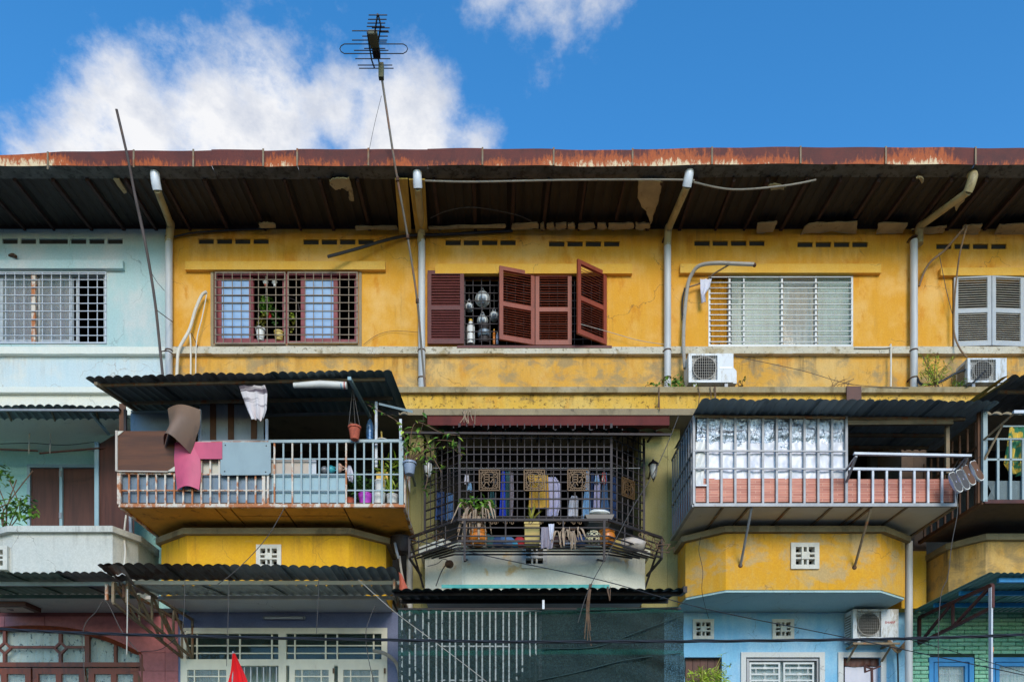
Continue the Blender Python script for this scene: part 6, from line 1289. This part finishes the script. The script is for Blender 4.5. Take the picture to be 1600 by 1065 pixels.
MB().hexa([P(1518, 629, -1.5), P(1523, 629, -1.5), P(1523, 629, -1.4), P(1518, 629, -1.4), P(1572, 594, -2.28), P(1579, 593, -2.28), P(1579, 593, -2.2), P(1572, 594, -2.2)]).build('edge_flashing', 'yel_flash', aw)
bar('purlin', P(1560, 612, -1.9), P(1790, 614, -1.9), .04, .04, 'steel_bracket', aw)
solo('dangling_cord', [P(1494, 770, -1.7), P(1496, 800, -1.75), P(1487, 850, -1.8), P(1481, 900, -1.85), P(1470, 930, -2.0), P(1466, 1000, -2.1), P(1467, 1070, -2.1)], .005, 'wire', 'long thin cord dangling from the hung shoes past the green awning', 'cord')
# ================================================================ street-level awnings
YA = -2.2
def truss(par, X, yf, yb, zt_, zf_, zb_, mat, w=.03, n=3):
    pf, pb2 = Vector((X, yf, zt_)), Vector((X, yb, zt_)); qf, qb = Vector((X, yf, zf_)), Vector((X, yb, zb_))
    for a, b in ((pf, pb2), (qf, qb), (pf, qf), (pb2, qb)): bar('truss_bar', a, b, w, w, mat, par)
    for k in range(n):
        t0, t1 = k/n, (k+1)/n; bar('truss_bar', pf.lerp(pb2, t0), qf.lerp(qb, t1), w*.8, w*.8, mat, par)
        if k: bar('truss_bar', pf.lerp(pb2, t0), qf.lerp(qb, t0), w*.8, w*.8, mat, par)
aw = thing('awning', 'faded green corrugated awning below the white parapet', 'awning', P(0, 910, -1.5), 'corrugated awnings')
zf_, zb_ = PZ(895, YA), 4.76
XL, XR = PX(-150, YA), PX(164, YA)
awning_sheets(aw, (XL, YA, zf_), (XR, YA, zf_), (XL, -.92, zb_), (XR, -.92, zb_), 'roof_green', 4, .12, .013, .012, mats=['roof_green', 'roof_green', 'roof_green', 'roof_grey'])
for Y, mt in ((-1.86, 'steel_blue'), (-1.25, 'roof_green')): bar('purlin', (XL, Y, zf_-.04), (XR, Y, zf_-.04), .05, .04, mt, aw)
truss(aw, XR-.02, -1.95, .24, zf_-.05, zf_-.32, zf_-.62, 'steel_bracket', .035)
aw = thing('awning', 'rust stained corrugated awning with torn corner below the yellow parapet', 'awning', P(400, 910, -1.5), 'corrugated awnings')
zf_ = PZ(884, YA); XL, XR = PX(160, YA), PX(618, YA)
awning_sheets(aw, (XL, YA, zf_+.03), (XR, YA, zf_-.02), (XL, -1.55, zf_+.01), (XR, -1.55, zf_-.02), 'roof_grey', 5, .135, .015, .025, mats=['roof_rusty', 'roof_rusty', 'roof_grey', 'roof_teal', 'roof_teal'])
awning_sheets(aw, (XL+.1, -1.6, zf_-.07), (XR-.02, -1.6, zf_-.07), (XL+.25, -.92, 4.74), (XR-.02, -.92, 4.74), 'sheet_light', 4, .135, .016, .012, 'inner_sheet')
for Y, mt in ((-1.72, 'white_panel'), (-1.02, 'white_panel')): bar('purlin', (XL, Y, zf_-.075 if Y < -1.5 else 4.68), (XR, Y, zf_-.075 if Y < -1.5 else 4.68), .05, .04, mt, aw)
truss(aw, XL+.18, -1.9, .24, zf_-.09, zf_-.40, zf_-.72, 'steel_bracket', .035); truss(aw, XR-.06, -1.9, .24, zf_-.09, zf_-.30, zf_-.6, 'steel_bracket', .03)
m = MB().grid(lambda u, v: P(152+40*u+6*v, 882+14*u*v+10*v, YA-.04)+Vector((0, .25*v, .02*math.sin(u*12)+.012*math.sin(v*20))), 14, 6); m.build('torn_flap', 'roof_rusty', aw, True)
m = MB().grid(lambda u, v: P(181+15*u, 893+5*v+2*math.sin(u*7), YA+.25-.25*v), 6, 3); m.build('painted_daylight', 'white_pl', aw, True)  # white patch painted in for daylight showing at the torn corner
bar('rusty_stub', P(167, 912, -1.9), P(167, 937, -1.9), .035, .035, 'steel_rust', aw); bar('rusty_stub', P(194, 912, -1.9), P(194, 933, -1.9), .035, .035, 'clamp', aw)
aw = thing('awning', 'dark green black corrugated awning above the shade net', 'awning', P(840, 930, -1.5), 'corrugated awnings')
zf2 = PZ(921, YA); XL, XR = PX(611, YA), PX(1068, YA)
awning_sheets(aw, (XL, YA, zf2), (XR, YA, zf2+.01), (XL+.05, -.92, zf2+.2), (XR, -.92, zf2+.2), 'roof_dark', 5, .13, .013)
for Y in (-2.0, -1.3): bar('purlin', (XL, Y, zf2-.02+.13*(Y+2.2)), (XR, Y, zf2-.02+.13*(Y+2.2)), .05, .05, 'steel_dark', aw)
MB().hexa([(XR, YA, zf2-.03), (XR+.05, YA, zf2-.03), (XR+.05, -1.9, zf2+.0), (XR, -1.9, zf2), (XR, YA, zf2+.05), (XR+.05, YA, zf2+.05), (XR+.05, -1.9, zf2+.08), (XR, -1.9, zf2+.08)]).build('end_cap', 'steel_dark', aw)
bar('white_tab', P(849, 937, -2.05), P(849, 951, -2.05), .03, .02, 'steel_white', aw)
# shade net over white bars
YN = -1.85
gr = thing('gate_grille', 'white barred gate seen through the dark green shade net', 'gate', P(735, 1090, YN+.12))
zb0 = .3
for k in range(-1, 10):
    for x in (640+20.9*k, 649+20.9*k):
        if 624 < x < 842: bar('bar', P(x, 954, YN), Vector((PX(x, YN), YN, zb0)), .02, .016, 'net_bar', gr)
for y in (954, 1009, 1062, 1115): bar('cross_rail', P(625, y, YN+.015), P(846, y, YN+.015), .02, .016, 'net_bar', gr)
for x in (626, 844): bar('post', P(x, 954, YN+.12), Vector((PX(x, YN+.12), YN+.12, .13)), .04, .03, 'steel_white', gr)
def netf(u, v, o=0):
    p = P(622+(1066-622)*u+(4*math.sin(v*5) if u > .98 else 0), (952+4*u*math.sin(u*7))+(1230-952)*v, YN)
    p.y += .06*math.sin(u*5+v*3)*u*(1-u)*2+(.07*math.sin(v*26-u*9+2*mnoise.noise(Vector((u*4, v*3, 9))))+.04*math.sin(v*47-u*21))*max(0, u-.45)+.02*mnoise.noise(Vector((u*12, v*8, 0)))*u+o+(.010+.05*max(0, u-.5) if 0 else 0)+.03*mnoise.noise(Vector((u*60, v*46, 4)))*(1-u)-.008; p.z -= .1*u*u*(1-v)*math.sin(v*6); return p
MB().grid(netf, 220, 110).build('shade_net', 'net', None, True, label='dark green shade net stretched under the awning of the middle house', cat='shade net')
bar('top_batten', P(622, 951, YN), P(1064, 950, YN), .025, .025, 'steel_dark', bpy.data.objects['shade_net'])
for i_, pts in enumerate(([(846, 1012), (930, 1010), (1000, 985), (1064, 962)], [(840, 1062), (900, 1050), (980, 1030), (1064, 1020)], [(820, 955), (860, 953), (950, 952), (1060, 948)])):
    tube('seam', [P(x, y, YN-.05) for x, y in pts], .008, 'roof_dark', bpy.data.objects['shade_net'])
t = thing('dry_vine', 'dry brown roots hanging over the edge of the dark awning', 'vine', P(922, 920, YA-.03))
for k in range(7): x = 921+R.uniform(-2, 4); tube('root', [P(x+2, 912, -1.6), P(x, 922, YA-.04), P(x-R.uniform(0, 4), 950, YA-.05), P(x-R.uniform(-4, 10), 985+R.uniform(-20, 30), YA-.03)], .006, 'stem', t)
for k in range(3): x = 948+R.uniform(0, 6); tube('root', [P(x, 916, -1.9), P(x, 922, YA-.04), P(x+R.uniform(-2, 4), 938, YA-.04)], .006, 'stem', t)
# green awning of the brick house
aw = thing('awning', 'aqua green corrugated awning on red trusses over the green brick wall', 'awning', P(1600, 930, -1), 'corrugated awnings')
XA, XB = 6.70, 10.6; zA = 4.80
awning_sheets(aw, (XA, -1.78, zA), (XB, -1.78, zA), (XA, .16, zA+.045-.06), (XB, .16, zA-.015), 'roof_aqua', 4, .09, .012)
for Y in (-1.62, -1.0, -.35): bar('purlin', (XA+(.25 if Y < -1.5 else .1), Y, zA-.045), (XB, Y, zA-.045), .06, .05, 'blue_paint', aw)
truss(aw, 6.88, -1.6, .2, zA-.10, zA-.42, zA-.52, 'steel_red', .045, 2); truss(aw, 8.7, -1.6, .2, zA-.10, zA-.42, zA-.52, 'steel_red', .045, 2)
t = thing('slotted_post', 'slotted white angle iron post in front of the green bricks', 'post', Vector((6.86, -1.63, .13)))
m = MB(); X = 6.86; m.box(X-.03, X-.024, -1.66, -1.60, .13, zA-.15); m.box(X-.024, X+.03, -1.605, -1.60, .13, zA-.15); m.build('angle', 'steel_white', t)
for k in range(60):
    z = 2.9+.03*k
    if z < zA-.25: MB().box(X-.006, X+.008, -1.607, -1.6055, z, z+.016).build('slot', 'black_pl', t)
t = thing('pole_rod', 'thin dark rod with an orange tip beside the slotted post', 'rod', P(1550, 1075, -1.5)); rod('rod', P(1549, 1090, -1.5), P(1551, 1017, -1.5), .01, 'steel_dark', t); bar('tip', P(1551, 1018, -1.5), P(1551, 1010, -1.5), .02, .02, 'orange_pot', t)
# ================================================================ ground-floor windows
# arched wooden window of the pink house
h = HOUSE[0]; w = MB()
ap = []
for k in range(33):
    x = 52-172+344*k/32; ap.append(P(x, min(arch_y(x), 1023), GY+.05))
w = MB().tube([Vector((ap[0].x, GY+.05, .2))]+ap+[Vector((ap[-1].x, GY+.05, .2))], .06, 6).build('arched_window', 'wood_frame', h)
Yw = GY+.05
def wb(x0, y0, x1, y1, w_=.05, d_=.05, name='glazing_bar'): bar(name, P(x0, y0, Yw), P(x1, y1, Yw), w_, d_, 'wood_frame', w)
wb(-118, 1038, 222, 1038, .075, .08, 'transom_beam')
for x, yt in ((-36, 985), (137, 985), (181, 1000)): wb(x, yt, x, 1034, .075 if x == 137 else .045)
for x in (8, 95):
    wb(x, 981, x, 1003); wb(x, 1021, x, 1034)
    for a, b in (((x, 1003), (x+9.5, 1012)), ((x+9.5, 1012), (x, 1021)), ((x, 1021), (x-9.5, 1012)), ((x-9.5, 1012), (x, 1003))): wb(*a, *b, .035, .04)
wb(17.5, 1010.5, 85.5, 1010.5, .04); wb(104.5, 1010.5, 134, 1010.5, .04); wb(-34, 1010.5, -1.5, 1010.5, .04)
for a, b in ((-90, -38), (-36, 48), (51, 132), (138, 217)):
    s = frame('casement', a, 1043, b, 1200, GY+.03, 9, .05, 'wood_frame', w, ((a+b)/2,))
    bx('pane', a+9, 1052, b-9, 1190, GY+.06, .004, 'glass', s)
for x, y in ((134, 1055), (217, 1055)): bx('hinge', x-1.2, y, x+1.2, y+10, GY+.015, .014, 'bronze', w)
m = MB()
for k in range(32):
    x0_, x1_ = 52-168+336*k/32, 52-168+336*(k+1)/32; m.quad(P(x0_, 1038, GY+.1), P(x1_, 1038, GY+.1), P(x1_, min(arch_y(x1_), 1022), GY+.1), P(x0_, min(arch_y(x0_), 1022), GY+.1))
m.build('arch_pane', 'glass', w)
curtain(w, -115, 980, 220, 1200, GY+.17, 'curtain_flower', 22, .03)
t = thing('ceiling_lamp', 'square dark framed ceiling lamp under the mint balcony', 'lamp', Vector((PX(28, -.3), -.3, Z1-.06)))
c = Vector((PX(22, -.15), -.2, Z1)); MB().prism([c+Vector((a*.34, b*.2, -.002)) for a, b in ((-1, -1), (1, -1), (1, 1), (-1, 1))], (0, 0, -.07)).build('frame', 'wood_dark', t); MB().prism([c+Vector((a*.26, b*.14, -.074)) for a, b in ((-1, -1), (1, -1), (1, 1), (-1, 1))], (0, 0, -.008)).build('glass', 'beige_board', t); MB().prism([c+Vector((a*.05, b*.05, -.083)) for a, b in ((-1, -1), (1, -1), (0, 1))], (0, 0, -.004)).build('motif', 'black_pl', t)
# cream windows of the slate-blue house
h = HOUSE[1]; w = frame('window', 282, 980, 605, 1400, GY-.02, 9, .1, 'cream_paint', h)
m = MB(); pb(m, 435, 989, 447, 1400, GY-.018, .09); pb(m, 291, 1029, 596, 1039, GY-.016, .09); m.build('mullion', 'cream_paint', w)
for a, b in ((291, 435), (447, 596)):
    bx('pane', a, 989, b, 1029, GY+.04, .005, 'glass_dark', w)
    for x in ((a+17, a+65, a+84, b-10) if a < 300 else (a+14, a+62, a+80, b-12)): bar('glazing_bar', P(x, 989, GY+.02), P(x, 1029, GY+.02), .025, .02, 'cream_paint', w)
    for y in (1008, 1020): bar('glazing_bar', P(a, y, GY+.03), P(b, y, GY+.03), .02, .02, 'cream_paint', w)
for a, b in ((284, 362), (452, 522), (528, 600)):
    s = frame('casement', a, 1037, b, 1300, GY-.045, 8.5, .05, 'cream_paint', w); bx('pane', a+8.5, 1045.5, b-8.5, 1290, GY-.02, .004, 'glass', s)
    for x in (a+20, b-20): bar('glazing_bar', P(x, 1046, GY-.03), P(x, 1290, GY-.03), .02, .015, 'cream_paint', s)
    for y in (1056, 1080): bar('glazing_bar', P(a+8, y, GY-.028), P(b-8, y, GY-.028), .02, .015, 'cream_paint', s)
for k in range(6): x = 382+10*k; bar('security_bar', P(x, 1041, GY+.05), P(x, 1300, GY+.05), .016, .016, 'steel_white', w)
for x, y in ((521, 1043), (601, 1043)): bx('latch', x-1.5, y, x+1.5, y+8, GY-.06, .014, 'bronze', w)
curtain(h, 286, 1034, 600, 1300, GY+.6, 'curtain_lace', 18, .04)
t = thing('tube_lamp', 'fluorescent tube lamp on the slate blue wall', 'lamp', P(443, 966, GY-.05)); bx('batten', 411, 962, 476, 967, GY-.05, .048, 'steel_grey', t); rod('tube', P(414, 965, GY-.07), P(473, 965, GY-.07), .016, 'white_pl', t)
solo('grey_conduit', [P(583, 1016, GY-.3), P(598, 1019, GY-.28), P(613, 1028, GY-.26), P(622, 1042, GY-.2), P(625, 1070, GY-.1), P(625, 1150, GY-.06)], .03, 'conduit', 'grey conduit bending down beside the cream window', 'conduit')
# light-blue house
h = HOUSE[3]
for k in range(5): bx('plank', 1071+11.6*k, 1027, 1082+11.6*k, 1200, GY+.08+.004*(k % 2), .02, 'wood_dark', h)
w = frame('window', 1167, 1028, 1280, 1200, GY+.01, 3.5, .08, 'steel_grey', h)
bx('pane', 1170, 1031, 1277, 1200, GY+.09, .005, 'glass', w)
for a, b in ((1171, 1219), (1224, 1272)):
    g = frame('grille_leaf', a, 1034, b, 1200, GY+.03, 2.8, .025, 'alu', w); mid = (a+b)/2
    for k in range(5):
        y = 1043+9.6*k; bar('bar', P(a+2, y, GY+.035), P(b-2, y, GY+.035), .024, .016, 'alu', g); bar('boss', P(mid-3.5, y, GY+.03), P(mid+3.5, y, GY+.03), .036, .02, 'alu', g)
        for x in ((mid,) if k % 2 == 0 else (a+10, b-10)): bar('bar', P(x, y-9, GY+.036), P(x, y, GY+.036), .014, .014, 'alu', g)
curtain(h, 1168, 1030, 1280, 1200, GY+.25, 'curtain_lace', 8, .02)
curtain(h, 1320, 1041, 1376, 1200, GY+.1, 'c_white', 3, .012, seed=5); cloth('valance', [(1026, 1319, 1377), (1040, 1319, 1377)], GY+.08, 'wood_dark', h, 6, .012)
t, a_, b_ = acunit(1333, 951, 1404, 998, -.1, .3, 'white air conditioner on a wall bracket above the curtained window', 1339, 1377, True, 'SHARP')
br = thing('ac_bracket', 'steel bracket carrying the air conditioner on the light blue wall', 'bracket', Vector((a_.x, .25, a_.z-.3)))
for X in (a_.x+.06, b_.x-.1): bar('arm', (X, -.14, a_.z-.075), (X, GY-.004, a_.z-.075), .03, .03, 'steel_bracket', br); bar('stay', (X, -.1, a_.z-.08), (X, GY-.004, a_.z-.3), .025, .025, 'steel_bracket', br)
bar('edge', (a_.x-.02, -.13, a_.z-.075), (b_.x, -.13, a_.z-.075), .03, .03, 'steel_bracket', br)
t = thing('cable_bundle', 'tangled brown cable bundle under the bracketed air conditioner', 'cable', P(1400, 1020, .1))
for k in range(5): tube('strand', [P(1386, 996, -.12), P(1394+R.uniform(-4, 4), 1008, -.1), P(1405+R.uniform(-5, 5), 1016+R.uniform(-4, 4), .0), P(1416, 1008+R.uniform(-8, 8), .1)], .016, 'conduit_brown', t)
tube('drop', [P(1402, 1014, .1), P(1403, 1040, .15), P(1404, 1100, .18)], .014, 'cable', t)
t = thing('wall_hook', 'small dark red steel bracket before the curtained window', 'bracket', P(1362, 1062, -.3)); bar('stem', P(1362, 1042, -.3), P(1363, 1090, -.3), .03, .03, 'steel_red', t); bar('arm', P(1351, 1038, -.3), P(1352, 1050, -.3), .025, .025, 'steel_red', t); bar('arm', P(1352, 1049, -.3), P(1376, 1040, -.3), .025, .025, 'steel_red', t); bar('arm', P(1351, 1040, -.3), P(1362, 1044, -.3), .025, .025, 'steel_red', t)
# bamboo in front of it
t = thing('bamboo_plant', 'bright green bamboo clump before the light blue wall', 'bamboo', Vector((PX(1105, -.6), -.6, .13)))
for k in range(8):
    b = Vector((PX(1105+R.uniform(-8, 8), -.6), -.6+R.uniform(-.1, .1), .13)); e = Vector((PX(1106+R.uniform(-30, 34), -.6), -.6+R.uniform(-.15, .15), PZ(1058+R.uniform(-18, 14), -.6))); tube('culm', [b, b.lerp(e, .6)+Vector((0, 0, .15)), e], .01, 'leaf_olive', t)
leafmass('foliage', t, cloud(P(1106, 1068, -.6), .36, .2, .22, 420, 70), .12, .011, 'leaf_lime', 70, 1., .35)
leafmass('inner_foliage', t, cloud(P(1106, 1090, -.6), .36, .2, .25, 240, 71), .12, .012, 'leaf', 71, 1., .3)
for x, y in ((1128, 1022), (1132, 1040), (1141, 1038), (1126, 1034)):
    for _ in range(3): leaf(t, P(x, y, -.6), (R.uniform(-1, 1), -.3, R.uniform(-.2, .6)), .09, .012, 'leaf_lime', .3)
    tube('culm', [P(1110, 1060, -.6), P(x, y, -.6)], .004, 'leaf_olive', t, sm=False)
# green-brick house
h = HOUSE[4]
for a, b in ((1452, 1522), (1548, 1684)):
    w = frame('window', a, 1026, b, 1200, GY-.03, 7, .1, 'blue_paint', h); s = frame('casement', a+8, 1034, b-8, 1200, GY, 6, .05, 'blue_paint', w); bx('pane', a+14, 1040, b-14, 1195, GY+.03, .004, 'glass', s)
    curtain(w, a+10, 1041, b-10, 1200, GY+.12, 'curtain_lace', 4 if a < 1500 else 8, .02)
    bar('security_bar', P((a+b)/2-4, 1040, GY+.05), P((a+b)/2-4, 1195, GY+.05), .012, .012, 'steel_white', w); bar('security_bar', P(a+14, 1052, GY+.05), P(b-14, 1052, GY+.05), .012, .012, 'steel_white', w)
# ================================================================ street wires and flag
YW = -3.5
t = thing('power_cable', 'thick twisted black power cable crossing in front of the ground floors', 'cable', P(800, 1003, YW))
kp = [(-200, 966), (0, 982), (150, 989), (350, 994.5), (600, 999), (800, 1002), (1040, 1001.5), (1300, 999), (1450, 996), (1600, 991), (1800, 982)]
path = smoothpath([P(x, y, YW) for x, y in kp], 14)
for s_ in range(3):
    pts = [p+Vector((0, math.cos(i*.55+s_*2.094)*.011, math.sin(i*.55+s_*2.094)*.011)) for i, p in enumerate(path)]; MB().tube(pts, .009, 6).build('strand', 'cable', t, True)
def wire(pts, Y, r, mat, label): solo('overhead_wire', [P(x, y, Y) for x, y in pts], r, mat, label, 'wire')
wire([(640, 842), (780, 872), (940, 906), (1100, 950), (1330, 997), (1700, 1075)], -2.6, .006, 'cable', 'thin black wire slanting down across the cream parapet to the bracketed unit')
wire([(560, 905), (619, 957), (690, 1010), (765, 1068), (850, 1140)], -2.5, .0045, 'conduit', 'pale cord slanting down across the shade net')
wire([(1060, 650), (1040, 700), (1018, 745), (990, 790), (958, 850), (920, 920), (903, 972)], -2.3, .005, 'wire', 'thin wire rising from the shade net past the olive pier lantern')
wire([(445, 792), (420, 835), (390, 870), (360, 898), (340, 912)], -2.3, .005, 'wire', 'thin wire slanting across the yellow parapet to the awning')
wire([(1420, 998), (1500, 1020), (1600, 1050), (1700, 1080)], -2.0, .005, 'cable', 'thin wire slanting across the green brick house')
wire([(133, 1065), (130, 985), (150, 955), (165, 938), (190, 985), (216, 1018)], -1.9, .005, 'wire', 'loose wire looped from the awning bracket by the arched window')
wire([(199, 920), (199, 960), (198, 1022)], -2.0, .008, 'wire_pale', 'short pale cord hanging from the torn awning corner')
for x, y1_, lb in ((288, 985, 'thin wire hanging from the stained awning by the cream window edge'), (357, 1040, 'thin wire hanging from the stained awning near the red flag'), (497, 990, 'thin wire hanging from the stained awning right of the tube lamp')): wire([(x+1, 905), (x, 945), (x-3, y1_)], YA-.03, .004, 'wire', lb)
wire([(586, 945), (572, 985), (576, 1030), (590, 1085)], -2.0, .005, 'wire', 'thin curved wire before the right cream casement')
wire([(220, 1017), (250, 1014), (275, 997), (290, 985)], -1.2, .005, 'cable', 'thin dark wire between arched window and cream window')
t = thing('flag', 'plain red flag hanging on a pole before the slate blue house', 'flag', P(362, 1120, -3.0)); rod('pole', P(361, 1200, -3.0), P(364, 1017, -3.0), .012, 'steel_grey', t)
cloth('cloth', [(1020, 363.5, 367), (1035, 362.5, 374), (1050, 361, 381), (1068, 356, 388), (1100, 352, 396)], -3.02, 'red_flag', t, 2.2, .025, seed=77)
